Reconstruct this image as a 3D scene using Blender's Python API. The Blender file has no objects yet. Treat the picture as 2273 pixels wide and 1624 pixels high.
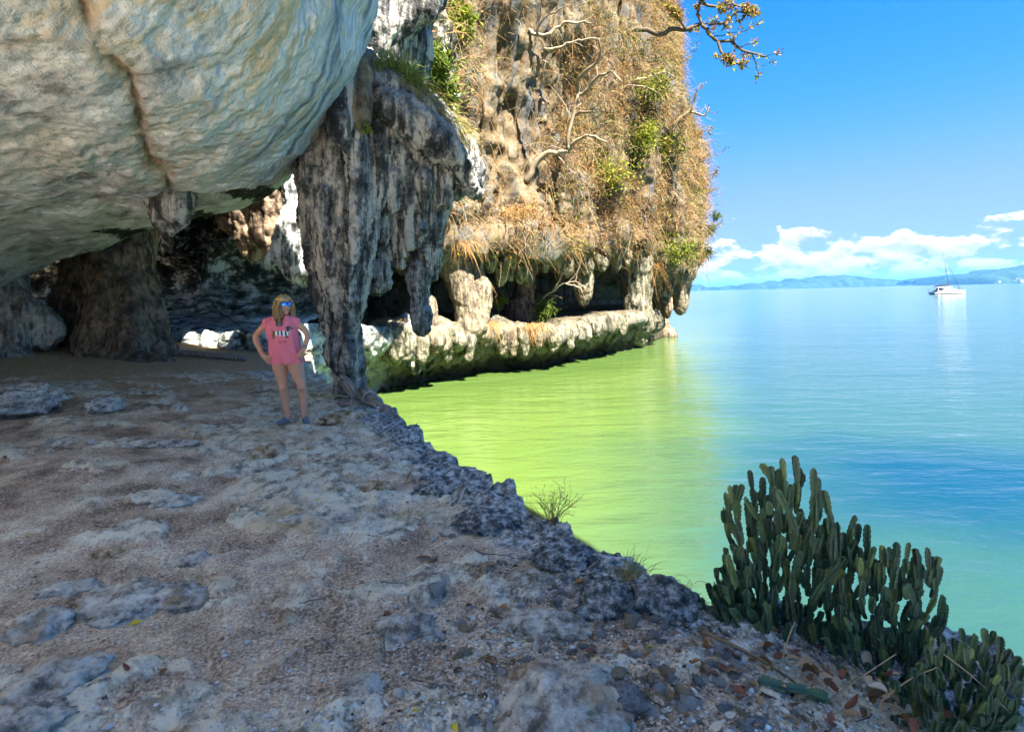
import bpy, math, random
import numpy as np
from mathutils import Vector, Matrix

# ------------------------------------------------------------------ camera, sky, sun, exposure
SC = bpy.context.scene
COL = SC.collection
F, CX, HY, ROLL, CAMZ, WATER = 1262.0, 1136.5, 655.0, math.radians(1.39), 1.68, -2.0
cam_data = bpy.data.cameras.new('camera')
cam_data.sensor_width = 36.0
cam_data.lens = F / 2273.0 * 36.0
cam_data.shift_y = -(812.0 - HY) / 2273.0
cam_data.clip_start, cam_data.clip_end = 0.05, 60000.0
cam = bpy.data.objects.new('camera', cam_data)
COL.objects.link(cam)
_c, _s = math.cos(ROLL), math.sin(ROLL)
cam.matrix_world = Matrix(((_c, _s, 0, 0), (0, 0, -1, 0), (-_s, _c, 0, CAMZ), (0, 0, 0, 1)))
SC.camera = cam

SUN_DIR = Vector((0.30, -0.52, 0.80)).normalized()     # towards the sun
SUN_EL = math.asin(SUN_DIR.z)
SUN_AZ = math.atan2(SUN_DIR.x, SUN_DIR.y)              # clockwise from +Y
SUN_STRENGTH, SKY_STRENGTH, EXPOSURE = 3.3, 0.15, 3.3

vs = SC.view_settings
vs.view_transform = 'Standard'
vs.look = 'None'
vs.exposure = EXPOSURE
vs.gamma = 1.0
vs.use_curve_mapping = False
SC.render.engine = 'CYCLES'
SC.cycles.use_denoising = True
SC.cycles.max_bounces = 5
SC.cycles.diffuse_bounces = 4
SC.cycles.glossy_bounces = 2
SC.cycles.transmission_bounces = 4
SC.cycles.volume_bounces = 0
SC.cycles.transparent_max_bounces = 6
SC.cycles.sample_clamp_indirect = 6.0
SC.cycles.use_adaptive_sampling = True
SC.cycles.adaptive_threshold = 0.03
SC.cycles.caustics_reflective = False
SC.cycles.caustics_refractive = False

sun_data = bpy.data.lights.new('sun', 'SUN')
sun_data.energy = SUN_STRENGTH
sun_data.angle = math.radians(0.53)
sun_data.color = (1.0, 0.93, 0.80)
sun = bpy.data.objects.new('sun', sun_data)
COL.objects.link(sun)
sun.rotation_euler = SUN_DIR.to_track_quat('Z', 'Y').to_euler()
sun.location = (0, 0, 60)


# ------------------------------------------------------------------ node helper
class NT:
    def __init__(self, tree):
        self.t, self.n, self.l = tree, tree.nodes, tree.links

    def node(self, kind, **kw):
        nd = self.n.new(kind)
        for k, v in kw.items():
            setattr(nd, k, v)
        return nd

    def put(self, sock, v):
        if v is None:
            return
        if isinstance(v, bpy.types.NodeSocket):
            self.l.new(v, sock)
        else:
            if sock.type == 'RGBA' and not isinstance(v, (int, float)) and len(v) == 3:
                v = (*v, 1.0)
            sock.default_value = v

    def pos(self):
        return self.node('ShaderNodeNewGeometry').outputs['Position']

    def objco(self):
        return self.node('ShaderNodeTexCoord').outputs['Object']

    def attr(self, name, out='Fac'):
        return self.node('ShaderNodeAttribute', attribute_name=name).outputs[out]

    def scale(self, vec, s, rot=(0, 0, 0)):
        nd = self.node('ShaderNodeMapping')
        self.put(nd.inputs['Vector'], vec)
        nd.inputs['Scale'].default_value = s if not isinstance(s, (int, float)) else (s, s, s)
        nd.inputs['Rotation'].default_value = rot
        return nd.outputs[0]

    def noise(self, vec, scale, detail=6, rough=0.55, dist=0.0, out='Fac'):
        nd = self.node('ShaderNodeTexNoise')
        self.put(nd.inputs['Vector'], vec)
        for k, v in (('Scale', scale), ('Detail', detail), ('Roughness', rough), ('Distortion', dist)):
            self.put(nd.inputs[k], v)
        return nd.outputs[out]

    def vor(self, vec, scale, feature='F1', out='Distance', rand=1.0):
        nd = self.node('ShaderNodeTexVoronoi', feature=feature)
        self.put(nd.inputs['Vector'], vec)
        self.put(nd.inputs['Scale'], scale)
        nd.inputs['Randomness'].default_value = rand
        return nd.outputs[out]

    def math(self, op, a, b=None, c=None, clamp=False):
        nd = self.node('ShaderNodeMath', operation=op, use_clamp=clamp)
        self.put(nd.inputs[0], a)
        self.put(nd.inputs[1], b)
        if c is not None:
            self.put(nd.inputs[2], c)
        return nd.outputs[0]

    def vmath(self, op, a, b=None, out=0):
        nd = self.node('ShaderNodeVectorMath', operation=op)
        self.put(nd.inputs[0], a)
        self.put(nd.inputs[1], b)
        return nd.outputs[out]

    def step(self, x, lo, hi, smooth=True):
        nd = self.node('ShaderNodeMapRange', interpolation_type='SMOOTHSTEP' if smooth else 'LINEAR')
        self.put(nd.inputs['Value'], x)
        self.put(nd.inputs['From Min'], lo)
        self.put(nd.inputs['From Max'], hi)
        return nd.outputs[0]

    def ramp(self, fac, stops, interp='LINEAR'):
        nd = self.node('ShaderNodeValToRGB')
        cr = nd.color_ramp
        cr.interpolation = interp
        while len(cr.elements) < len(stops):
            cr.elements.new(0.5)
        for e, (p, c) in zip(cr.elements, stops):
            e.position = p
            e.color = (*c, 1.0) if len(c) == 3 else c
        self.put(nd.inputs[0], fac)
        return nd.outputs[0]

    def mix(self, fac, a, b, mode='MIX'):
        nd = self.node('ShaderNodeMix', data_type='RGBA', blend_type=mode)
        self.put(nd.inputs[0], fac)
        self.put(nd.inputs[6], a)
        self.put(nd.inputs[7], b)
        return nd.outputs[2]

    def sep(self, vec):
        nd = self.node('ShaderNodeSeparateXYZ')
        self.put(nd.inputs[0], vec)
        return nd.outputs

    def comb(self, x, y, z):
        nd = self.node('ShaderNodeCombineXYZ')
        for i, v in enumerate((x, y, z)):
            self.put(nd.inputs[i], v)
        return nd.outputs[0]

    def bump(self, height, strength=0.5, dist=0.05, normal=None):
        nd = self.node('ShaderNodeBump')
        nd.inputs['Strength'].default_value = strength
        nd.inputs['Distance'].default_value = dist
        self.put(nd.inputs['Height'], height)
        self.put(nd.inputs['Normal'], normal)
        return nd.outputs[0]


def new_mat(name):
    m = bpy.data.materials.new(name)
    m.use_nodes = True
    m.node_tree.nodes.clear()
    return m, NT(m.node_tree)


def finish(nt, color, rough=0.85, normal=None, spec=0.3, metal=0.0, trans_col=None, trans=0.0, coat=0.0):
    b = nt.node('ShaderNodeBsdfPrincipled')
    nt.put(b.inputs['Base Color'], color)
    nt.put(b.inputs['Roughness'], rough)
    nt.put(b.inputs['Specular IOR Level'], spec)
    nt.put(b.inputs['Metallic'], metal)
    nt.put(b.inputs['Normal'], normal)
    if coat:
        b.inputs['Coat Weight'].default_value = coat
    sh = b.outputs[0]
    if trans:
        t = nt.node('ShaderNodeBsdfTranslucent')
        nt.put(t.inputs[0], trans_col if trans_col is not None else color)
        nt.put(t.inputs['Normal'], normal)
        mx = nt.node('ShaderNodeMixShader')
        mx.inputs[0].default_value = trans
        nt.l.new(sh, mx.inputs[1])
        nt.l.new(t.outputs[0], mx.inputs[2])
        sh = mx.outputs[0]
    o = nt.node('ShaderNodeOutputMaterial')
    nt.l.new(sh, o.inputs['Surface'])


def flat_mat(name, color, rough=0.6, spec=0.4, metal=0.0, var=0.12, scale=30.0, coat=0.0, bump=0.0):
    m, nt = new_mat(name)
    co = nt.objco()
    n = nt.noise(co, scale, 4)
    f = nt.math('MULTIPLY_ADD', n, 2 * var, 1 - var)
    c = nt.mix(1.0, color, nt.comb(f, f, f), 'MULTIPLY')
    nrm = nt.bump(n, bump, 0.01) if bump else None
    finish(nt, c, rough, nrm, spec, metal, coat=coat)
    return m


# ------------------------------------------------------------------ world: Nishita sky and cumulus near the horizon
world = bpy.data.worlds.new('World')
SC.world = world
world.use_nodes = True
world.node_tree.nodes.clear()
w = NT(world.node_tree)
sky = w.node('ShaderNodeTexSky', sky_type='NISHITA')
sky.sun_disc = False
sky.sun_elevation = SUN_EL
sky.sun_rotation = SUN_AZ
sky.altitude = 0.0
sky.air_density = 1.0
sky.dust_density = 0.25
sky.ozone_density = 3.5
dirv = w.node('ShaderNodeTexCoord').outputs['Generated']
dx, dy, dz = w.sep(dirv)
hs = w.node('ShaderNodeHueSaturation')
hs.inputs['Saturation'].default_value = 1.4
w.put(hs.inputs['Color'], sky.outputs[0])
# film-like shoulder, the same for the whole sky
sr, sg, sb = w.sep(hs.outputs[0])
def shoulder(c, k):
    q = w.math('DIVIDE', w.math('MAXIMUM', c, 0.0), k)
    return w.math('DIVIDE', c, w.math('POWER', w.math('ADD', 1.0, w.math('POWER', q, 3.0)), 1 / 3))
skycol = w.comb(w.math('MULTIPLY', shoulder(sr, 1.4), 0.18), w.math('MULTIPLY', shoulder(sg, 1.9), 0.215), w.math('MULTIPLY', shoulder(sb, 2.2), 0.40))
horiz = w.math('SQRT', w.math('ADD', w.math('MULTIPLY', dx, dx), w.math('MULTIPLY', dy, dy)))
ax, ay = w.math('DIVIDE', dx, horiz), w.math('DIVIDE', dy, horiz)
el = w.math('DIVIDE', dz, horiz)
elk = w.math('MULTIPLY', el, 2.0)
def cloud_density(e):
    return w.noise(w.comb(ax, ay, e), 19.0, 6, 0.56, 0.1)
d0, d1 = cloud_density(elk), cloud_density(w.math('ADD', elk, 0.022))
big = w.noise(w.comb(ax, ay, 3.7), 4.0, 1, 0.5)                      # where the banks stand higher
top = w.math('MULTIPLY_ADD', big, 0.18, 0.05)
thr = w.math('ADD', 0.388, w.math('MULTIPLY', w.step(el, w.math('MULTIPLY', top, 0.45), w.math('MULTIPLY', top, 1.2)), 0.50))
cov = w.math('MULTIPLY', w.step(d0, thr, w.math('ADD', thr, 0.075)), w.step(el, 0.004, 0.03))
veil = w.math('MULTIPLY', w.math('POWER', w.step(w.math('MULTIPLY', el, -1), -0.32, 0.0, False), 2.2), 0.72)
light = w.math('MULTIPLY_ADD', w.math('SUBTRACT', d0, d1), 6.0, 0.6, clamp=True)
ccol = w.mix(light, (0.60, 0.63, 0.68), (1.0, 0.98, 0.96))
skyv = w.mix(veil, skycol, (0.39, 0.55, 0.70))
final = w.mix(w.math('MULTIPLY', cov, w.math('MULTIPLY_ADD', w.step(el, 0.0, 0.10), 0.25, 0.73)), skyv, ccol)
bg = w.node('ShaderNodeBackground')
w.put(bg.inputs['Color'], final)
bg.inputs['Strength'].default_value = SKY_STRENGTH
world.cycles.sampling_method = 'MANUAL'
world.cycles.sample_map_resolution = 512
wo = w.node('ShaderNodeOutputWorld')
w.l.new(bg.outputs[0], wo.inputs['Surface'])


# ------------------------------------------------------------------ pixels -> rays (photograph scaled to 2273 x 1624)
def ray(u, v):
    a, b = (u - CX) / F, (HY - v) / F
    return np.array([a * _c + b * _s, 1.0, -a * _s + b * _c])


def at(u, v, y):
    """point on the ray at distance y ahead"""
    return np.array([0, 0, CAMZ]) + ray(u, v) * y


def onz(u, v, z=0.0):
    """point where the ray meets the level z"""
    r = ray(u, v)
    return np.array([0, 0, CAMZ]) + r * ((z - CAMZ) / r[2])


def project(p):
    p = np.asarray(p, float)
    y = np.maximum(p[..., 1], 1e-3)
    x, z = p[..., 0] / y, (p[..., 2] - CAMZ) / y
    a, b = x * _c - z * _s, x * _s + z * _c
    return CX + a * F, HY - b * F


# ------------------------------------------------------------------ numpy noise
_rng = np.random.RandomState(7)
_perm = np.tile(_rng.permutation(256), 3).astype(np.int32)
_g = _rng.normal(size=(256, 3)).astype(np.float32)
_g /= np.linalg.norm(_g, axis=1)[:, None]


def perlin(p):
    p = np.asarray(p, np.float32)
    i = np.floor(p).astype(np.int32)
    f = p - i
    u = f * f * f * (f * (f * 6 - 15) + 10)
    i &= 255
    res = 0
    for a in (0, 1):
        wx = u[:, 0] if a else 1 - u[:, 0]
        ha = _perm[(i[:, 0] + a)]
        for b in (0, 1):
            wy = wx * (u[:, 1] if b else 1 - u[:, 1])
            hb = _perm[ha + i[:, 1] + b]
            for c in (0, 1):
                wz = wy * (u[:, 2] if c else 1 - u[:, 2])
                g = _g[_perm[hb + i[:, 2] + c]]
                d = g[:, 0] * (f[:, 0] - a) + g[:, 1] * (f[:, 1] - b) + g[:, 2] * (f[:, 2] - c)
                res = res + wz * d
    return res * 1.5


def fbm(p, octaves=4, gain=0.5, seed=0.0):
    p = np.asarray(p, np.float32) + seed
    s, a = 0, 1.0
    for k in range(octaves):
        s = s + a * perlin(p)
        p = p * 2.03 + 11.7
        a *= gain
    return s


def ridged(p, octaves=4, gain=0.5, seed=0.0):
    p = np.asarray(p, np.float32) + seed
    s, a, t = 0, 1.0, 0.0
    for k in range(octaves):
        s = s + a * (1 - 2 * np.abs(perlin(p)))
        t += a
        p = p * 2.1 + 7.3
        a *= gain
    return s / t


def cells(p, seed=0):
    """distance to the nearest jittered cell point (for scallops and pits)"""
    p = np.asarray(p, np.float32) + seed
    i = np.floor(p).astype(np.int32)
    f = p - i
    best = np.full(len(p), 9.0, np.float32)
    for a in (-1, 0, 1):
        for b in (-1, 0, 1):
            for c in (-1, 0, 1):
                j = (i + np.array([a, b, c], np.int32)) & 255
                h = _perm[_perm[_perm[j[:, 0]] + j[:, 1]] + j[:, 2]]
                o = _g[h] * 0.35 + 0.5 + np.array([a, b, c], np.float32)
                d = ((o - f) ** 2).sum(1)
                np.minimum(best, d, out=best)
    return np.sqrt(best)


def sstep(x, a, b):
    t = np.clip((np.asarray(x, float) - a) / (b - a), 0, 1)
    return t * t * (3 - 2 * t)


def spline(ctrl, n, closed=False):
    """Catmull-Rom through control rows, n samples"""
    c = np.asarray(ctrl, float)
    m = len(c)
    t = np.linspace(0, m - 1, n)
    i = np.clip(t.astype(int), 0, m - 2)
    f = (t - i)[:, None]
    p0, p1, p2, p3 = c[np.maximum(i - 1, 0)], c[i], c[i + 1], c[np.minimum(i + 2, m - 1)]
    return 0.5 * (2 * p1 + (p2 - p0) * f + (2 * p0 - 5 * p1 + 4 * p2 - p3) * f ** 2 + (3 * p1 - p0 - 3 * p2 + p3) * f ** 3)


# ------------------------------------------------------------------ mesh helpers
def tag(o, label=None, cat=None, group=None, kind=None):
    if label: o['label'] = label
    if cat: o['category'] = cat
    if group: o['group'] = group
    if kind: o['kind'] = kind
    return o


def mesh_from(name, verts, faces, smooth=True):
    me = bpy.data.meshes.new(name)
    verts = np.asarray(verts, np.float32)
    if isinstance(faces, np.ndarray):
        k = faces.shape[1]
        nf = len(faces)
        me.vertices.add(len(verts))
        me.vertices.foreach_set('co', verts.ravel())
        me.loops.add(nf * k)
        me.loops.foreach_set('vertex_index', faces.astype(np.int32).ravel())
        me.polygons.add(nf)
        me.polygons.foreach_set('loop_start', np.arange(0, nf * k, k, dtype=np.int32))
        me.polygons.foreach_set('loop_total', np.full(nf, k, np.int32))
        me.update(calc_edges=True)
    else:
        me.from_pydata([tuple(map(float, v)) for v in verts], [], [tuple(map(int, f)) for f in faces])
    if smooth:
        me.polygons.foreach_set('use_smooth', np.ones(len(me.polygons), bool))
    return me


def add_attr(me, name, vals):
    a = me.attributes.new(name, 'FLOAT', 'POINT')
    a.data.foreach_set('value', np.asarray(vals, np.float32).ravel())


def link(name, me, mat=None, parent=None, loc=None, **tags):
    o = bpy.data.objects.new(name, me)
    COL.objects.link(o)
    if mat is not None and me is not None and not me.materials:
        me.materials.append(mat)
    if parent is not None:
        o.parent = parent
    if loc is not None:
        o.location = tuple(map(float, loc))
    tag(o, **tags)
    return o


def empty(name, loc=(0, 0, 0), rz=0.0, **tags):
    o = bpy.data.objects.new(name, None)
    COL.objects.link(o)
    o.location = tuple(map(float, loc))
    o.rotation_euler = (0, 0, rz)
    o.empty_display_size = 0.1
    tag(o, **tags)
    return o


def grid_faces(nr, nc):
    i = np.arange(nr * nc).reshape(nr, nc)
    return np.stack([i[:-1, :-1], i[:-1, 1:], i[1:, 1:], i[1:, :-1]], -1).reshape(-1, 4)


def grid_normals(P):
    du = np.gradient(P, axis=0)
    dv = np.gradient(P, axis=1)
    n = np.cross(du, dv)
    return n / np.maximum(np.linalg.norm(n, axis=2, keepdims=True), 1e-9)


def vert_normals(V, Fq):
    a, b, c = V[Fq[:, 0]], V[Fq[:, 1]], V[Fq[:, 2]]
    d = V[Fq[:, 3]] if Fq.shape[1] == 4 else c
    n = np.cross(c - a, d - b) if Fq.shape[1] == 4 else np.cross(b - a, c - a)
    N = np.zeros_like(V)
    for k in range(Fq.shape[1]):
        np.add.at(N, Fq[:, k], n)
    return N / np.maximum(np.linalg.norm(N, axis=1, keepdims=True), 1e-12)


# ------------------------------------------------------------------ implicit bodies and surface nets
class Field:
    def __init__(self, lo, hi, h):
        self.lo, self.h = np.asarray(lo, float), h
        self.n = np.ceil((np.asarray(hi, float) - self.lo) / h).astype(int) + 1
        self.f = np.full(self.n, 1.0, np.float32)

    def _block(self, lo, hi):
        a = np.clip(np.floor((np.asarray(lo) - self.lo) / self.h).astype(int), 0, self.n)
        b = np.clip(np.ceil((np.asarray(hi) - self.lo) / self.h).astype(int) + 1, 0, self.n)
        if np.any(b <= a):
            return None, None
        ax = [(self.lo[k] + np.arange(a[k], b[k]) * self.h).astype(np.float32) for k in range(3)]
        X = np.meshgrid(*ax, indexing='ij')
        return tuple(slice(a[k], b[k]) for k in range(3)), X

    def join(self, sl, d, k):
        cur = self.f[sl]
        if k <= 0:
            self.f[sl] = np.minimum(cur, d)
        else:
            h = np.maximum(k - np.abs(cur - d), 0) / k
            self.f[sl] = np.minimum(cur, d) - h * h * k * 0.25

    def cone(self, p, q, r0, r1, k=0.05, sub=False):
        p, q = np.asarray(p, float), np.asarray(q, float)
        m = max(r0, r1) + 2 * k + 2 * self.h
        sl, X = self._block(np.minimum(p, q) - m, np.maximum(p, q) + m)
        if sl is None:
            return
        d = q - p
        L2 = max(float(d @ d), 1e-9)
        t = np.clip(((X[0] - p[0]) * d[0] + (X[1] - p[1]) * d[1] + (X[2] - p[2]) * d[2]) / L2, 0, 1)
        dist = np.sqrt((X[0] - p[0] - t * d[0]) ** 2 + (X[1] - p[1] - t * d[1]) ** 2 + (X[2] - p[2] - t * d[2]) ** 2) - (r0 + (r1 - r0) * t)
        if sub:
            self._sub(sl, dist, k)
        else:
            self.join(sl, dist, k)

    def _sub(self, sl, d, k):
        cur, d = self.f[sl], -d
        h = np.maximum(k - np.abs(cur - d), 0) / max(k, 1e-6)
        self.f[sl] = np.maximum(cur, d) + h * h * k * 0.25

    def chain(self, pts, rad, k=0.05):
        for i in range(len(pts) - 1):
            self.cone(pts[i], pts[i + 1], rad[i], rad[i + 1], k)

    def ball(self, c, r, k=0.05, rot=None, sub=False):
        """ellipsoid with radii r (scalar or three)"""
        c = np.asarray(c, float)
        r = np.asarray([r] * 3 if np.isscalar(r) else r, float)
        m = r.max() + 2 * k + 2 * self.h
        sl, X = self._block(c - m, c + m)
        if sl is None:
            return
        x, y, z = X[0] - c[0], X[1] - c[1], X[2] - c[2]
        if rot is not None:
            R = np.asarray(rot)
            x, y, z = (R[0, 0] * x + R[1, 0] * y + R[2, 0] * z, R[0, 1] * x + R[1, 1] * y + R[2, 1] * z, R[0, 2] * x + R[1, 2] * y + R[2, 2] * z)
        k0 = np.sqrt((x / r[0]) ** 2 + (y / r[1]) ** 2 + (z / r[2]) ** 2)
        k1 = np.sqrt((x / r[0] ** 2) ** 2 + (y / r[1] ** 2) ** 2 + (z / r[2] ** 2) ** 2)
        d = k0 * (k0 - 1) / np.maximum(k1, 1e-6)
        if sub:
            self._sub(sl, d, k)
        else:
            self.join(sl, d, k)

    def mesh(self):
        f = self.f
        s = f < 0
        nx, ny, nz = f.shape
        cnt = np.zeros((nx - 1, ny - 1, nz - 1), np.int8)
        for a in (0, 1):
            for b in (0, 1):
                for c in (0, 1):
                    cnt += s[a:nx - 1 + a, b:ny - 1 + b, c:nz - 1 + c]
        act = (cnt > 0) & (cnt < 8)
        idx = np.full(act.shape, -1, np.int64)
        I = np.argwhere(act)
        idx[act] = np.arange(len(I))
        acc = np.zeros((len(I), 3))
        num = np.zeros(len(I))
        corners = [(a, b, c) for a in (0, 1) for b in (0, 1) for c in (0, 1)]
        for c0 in corners:
            for ax in range(3):
                if c0[ax]:
                    continue
                c1 = list(c0); c1[ax] = 1
                v0 = f[I[:, 0] + c0[0], I[:, 1] + c0[1], I[:, 2] + c0[2]]
                v1 = f[I[:, 0] + c1[0], I[:, 1] + c1[1], I[:, 2] + c1[2]]
                m = (v0 < 0) != (v1 < 0)
                t = np.where(m, v0 / np.where(m, v0 - v1, 1), 0)
                p = np.tile(np.array(c0, float), (len(I), 1))
                p[:, ax] += t
                acc += p * m[:, None]
                num += m
        V = self.lo + (I + acc / np.maximum(num, 1)[:, None]) * self.h
        quads = []
        for ax in range(3):
            o1, o2 = [(1, 2), (2, 0), (0, 1)][ax]
            sa = [slice(None)] * 3; sb = [slice(None)] * 3
            sa[ax] = slice(0, -1); sb[ax] = slice(1, None)
            e = s[tuple(sa)] != s[tuple(sb)]
            inside_first = s[tuple(sa)]
            E = np.argwhere(e)
            ok = (E[:, o1] > 0) & (E[:, o2] > 0) & (E[:, o1] < f.shape[o1] - 1) & (E[:, o2] < f.shape[o2] - 1)
            E = E[ok]
            fl = inside_first[E[:, 0], E[:, 1], E[:, 2]]
            def ci(d1, d2):
                q = E.copy(); q[:, o1] -= d1; q[:, o2] -= d2
                return idx[q[:, 0], q[:, 1], q[:, 2]]
            q = np.stack([ci(1, 1), ci(0, 1), ci(0, 0), ci(1, 0)], 1)
            q[~fl] = q[~fl][:, ::-1]
            quads.append(q)
        Q = np.concatenate(quads)
        return V, Q

# ================================================================== SETTING
# ------------------------------------------------------------------ rock materials
def rock_bump(nt, co, fine=1.0, pits=0.0, coarse=3.0, strength=0.7):
    a = nt.noise(co, coarse, 6, 0.62)
    h = a
    b = nt.noise(co, 34.0 * fine, 5, 0.6)
    h = nt.math('ADD', h, nt.math('MULTIPLY', b, 0.22))
    if pits:
        v = nt.vor(co, 11.0 * fine, 'SMOOTH_F1')
        h = nt.math('ADD', h, nt.math('MULTIPLY', v, pits))
    return nt.bump(h, strength, 0.09)


def mat_ceiling():
    m, nt = new_mat('pale_limestone_ceiling')
    co = nt.pos()
    band = nt.attr('band')
    along = nt.attr('along')
    cr = nt.attr('crack')
    bv = nt.comb(nt.math('MULTIPLY', along, 4.5), nt.math('MULTIPLY', band, 13.0), 0.0)
    s1 = nt.noise(bv, 1.0, 7, 0.6, 0.5)
    s2 = nt.noise(nt.comb(nt.math('MULTIPLY', along, 5.0), nt.math('MULTIPLY', band, 24.0), 4.0), 1.0, 6, 0.62, 0.6)
    big = nt.noise(co, 0.55, 6, 0.6)
    base = nt.ramp(nt.noise(co, 2.2, 6, 0.70), [(0.372, (0.23, 0.218, 0.207)), (0.454, (0.422, 0.416, 0.414)), (0.546, (0.576, 0.574, 0.578)), (0.645, (0.71, 0.723, 0.752))])
    base = nt.mix(nt.step(big, 0.50, 0.66), base, nt.mix(0.4, base, (0.48, 0.426, 0.316)))
    rim = nt.step(nt.math('ADD', band, nt.math('MULTIPLY', nt.math('SUBTRACT', big, 0.5), 0.35)), 0.62, 0.22)
    right = nt.step(along, 0.30, 0.50)
    s1 = nt.math('MULTIPLY_ADD', s1, 1.9, -0.45)
    stripe = nt.ramp(s1, [(0.30, (0.192, 0.203, 0.227)), (0.41, (0.346, 0.361, 0.394)), (0.47, (0.595, 0.604, 0.626)), (0.54, (0.48, 0.366, 0.205)), (0.58, (0.672, 0.673, 0.68)), (0.66, (0.403, 0.436, 0.475)), (0.78, (0.653, 0.673, 0.713))])
    amt = nt.math('MULTIPLY', nt.math('ADD', nt.math('MULTIPLY', rim, 0.35), 0.62), right)
    col = nt.mix(amt, base, stripe)
    pale = nt.math('MULTIPLY', nt.math('MULTIPLY', rim, right), nt.step(s2, 0.46, 0.60))
    col = nt.mix(nt.math('MULTIPLY', pale, 0.7), col, (0.755, 0.767, 0.77))
    och = nt.math('MULTIPLY', nt.step(s2, 0.575, 0.63), nt.math('MULTIPLY_ADD', right, 0.6, 0.25))
    col = nt.mix(nt.math('MULTIPLY', och, 0.75), col, (0.512, 0.343, 0.149))
    dark = nt.math('MULTIPLY', nt.step(nt.noise(co, 1.1, 5, 0.75), 0.68, 0.74), 0.85)
    col = nt.mix(dark, col, (0.035, 0.035, 0.03))
    hv = nt.math('ADD', nt.attr('halo'), nt.math('MULTIPLY', nt.math('SUBTRACT', nt.noise(co, 4.0, 6, 0.7), 0.5), 1.6))
    col = nt.mix(nt.math('MULTIPLY', nt.step(hv, 0.40, 1.0), 0.6), col, nt.mix(nt.noise(co, 14.0, 4), (0.20, 0.125, 0.07), (0.50, 0.40, 0.27)))
    col = nt.mix(nt.math('MULTIPLY', nt.step(cr, 0.2, 0.9), 0.8), col, nt.mix(nt.noise(co, 9.0, 4), (0.10, 0.055, 0.03), (0.40, 0.28, 0.17)))
    stain = nt.attr('stain')
    col = nt.mix(nt.step(nt.math('ADD', stain, nt.math('MULTIPLY', nt.noise(co, 5.0, 6, 0.75), 1.9)), 1.50, 1.75), col, (0.02, 0.022, 0.018))
    sp = nt.noise(co, 42.0, 4, 0.6)
    col = nt.mix(nt.step(sp, 0.60, 0.72), col, nt.mix(0.65, col, (0.09, 0.08, 0.06)))
    finish(nt, col, 0.9, rock_bump(nt, co, 1.0, 0.55, 4.0, 0.9), 0.2)
    return m


def mat_cliff():
    m, nt = new_mat('weathered_limestone_cliff')
    co = nt.pos()
    x, y, z = nt.sep(co)
    cave = nt.attr('cave')
    st = nt.noise(nt.scale(co, (1.5, 1.5, 0.16)), 1.0, 5, 0.66, 0.7)
    st2 = nt.noise(nt.scale(co, (4.0, 4.0, 0.35)), 1.0, 6, 0.6, 0.4)
    big = nt.noise(co, 0.35, 6, 0.6)
    up = nt.ramp(nt.noise(co, 1.3, 6, 0.68), [(0.361, (0.049, 0.032, 0.0173)), (0.454, (0.108, 0.0762, 0.0416)), (0.535, (0.138, 0.103, 0.0618)), (0.645, (0.163, 0.144, 0.108))])
    up = nt.mix(nt.step(st, 0.52, 0.62), up, nt.mix(st2, (0.032, 0.0369, 0.0416), (0.119, 0.128, 0.133)))
    up = nt.mix(nt.math('MULTIPLY', nt.step(st2, 0.55, 0.68), 0.7), up, (0.0185, 0.0173, 0.0147))
    low = nt.ramp(st, [(0.372, (0.0291, 0.0291, 0.0229)), (0.454, (0.092, 0.0836, 0.0544)), (0.500, (0.15, 0.125, 0.0797)), (0.546, (0.104, 0.113, 0.104)), (0.593, (0.182, 0.163, 0.125)), (0.674, (0.071, 0.071, 0.0667))])
    low = nt.mix(nt.math('MULTIPLY', nt.step(st2, 0.54, 0.66), 0.75), low, (0.0221, 0.0245, 0.0173))
    col = nt.mix(nt.step(nt.math('ADD', z, nt.math('MULTIPLY', big, 1.2)), 3.7, 5.2), low, up)
    # tide band above the water
    tz = nt.math('ADD', z, nt.math('MULTIPLY', nt.noise(co, 1.6, 5), -0.9))
    col = nt.mix(nt.step(tz, -1.55, -1.95), col, nt.mix(nt.noise(co, 9.0, 5), (0.0173, 0.0159, 0.0112), (0.0592, 0.0514, 0.032)))
    # level dusty tops
    nz = nt.sep(nt.node('ShaderNodeNewGeometry').outputs['Normal'])[2]
    floor = nt.math('MULTIPLY', nt.step(nz, 0.62, 0.85), nt.step(z, 3.0, 1.0))
    col = nt.mix(nt.math('MULTIPLY', floor, 0.7), col, nt.mix(nt.noise(co, 3.0, 5, 0.7), (0.0735, 0.055, 0.0334), (0.114, 0.0963, 0.0633)))
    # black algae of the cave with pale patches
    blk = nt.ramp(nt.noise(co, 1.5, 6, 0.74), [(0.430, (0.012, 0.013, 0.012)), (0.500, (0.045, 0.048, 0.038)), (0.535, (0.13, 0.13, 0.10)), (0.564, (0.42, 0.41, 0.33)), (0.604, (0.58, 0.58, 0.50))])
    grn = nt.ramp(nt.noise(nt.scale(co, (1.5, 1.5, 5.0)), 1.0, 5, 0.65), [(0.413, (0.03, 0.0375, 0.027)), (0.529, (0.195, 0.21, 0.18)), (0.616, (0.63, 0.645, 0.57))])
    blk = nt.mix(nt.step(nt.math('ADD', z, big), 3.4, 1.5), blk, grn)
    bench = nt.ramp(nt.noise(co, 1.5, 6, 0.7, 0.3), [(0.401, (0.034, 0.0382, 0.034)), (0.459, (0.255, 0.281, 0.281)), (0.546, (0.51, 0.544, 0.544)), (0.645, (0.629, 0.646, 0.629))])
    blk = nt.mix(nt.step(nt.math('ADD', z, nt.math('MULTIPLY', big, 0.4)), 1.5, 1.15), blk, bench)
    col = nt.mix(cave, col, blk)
    finish(nt, col, 0.9, rock_bump(nt, co, 0.6, 0.25, 1.6, 0.95), 0.2)
    return m


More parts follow.
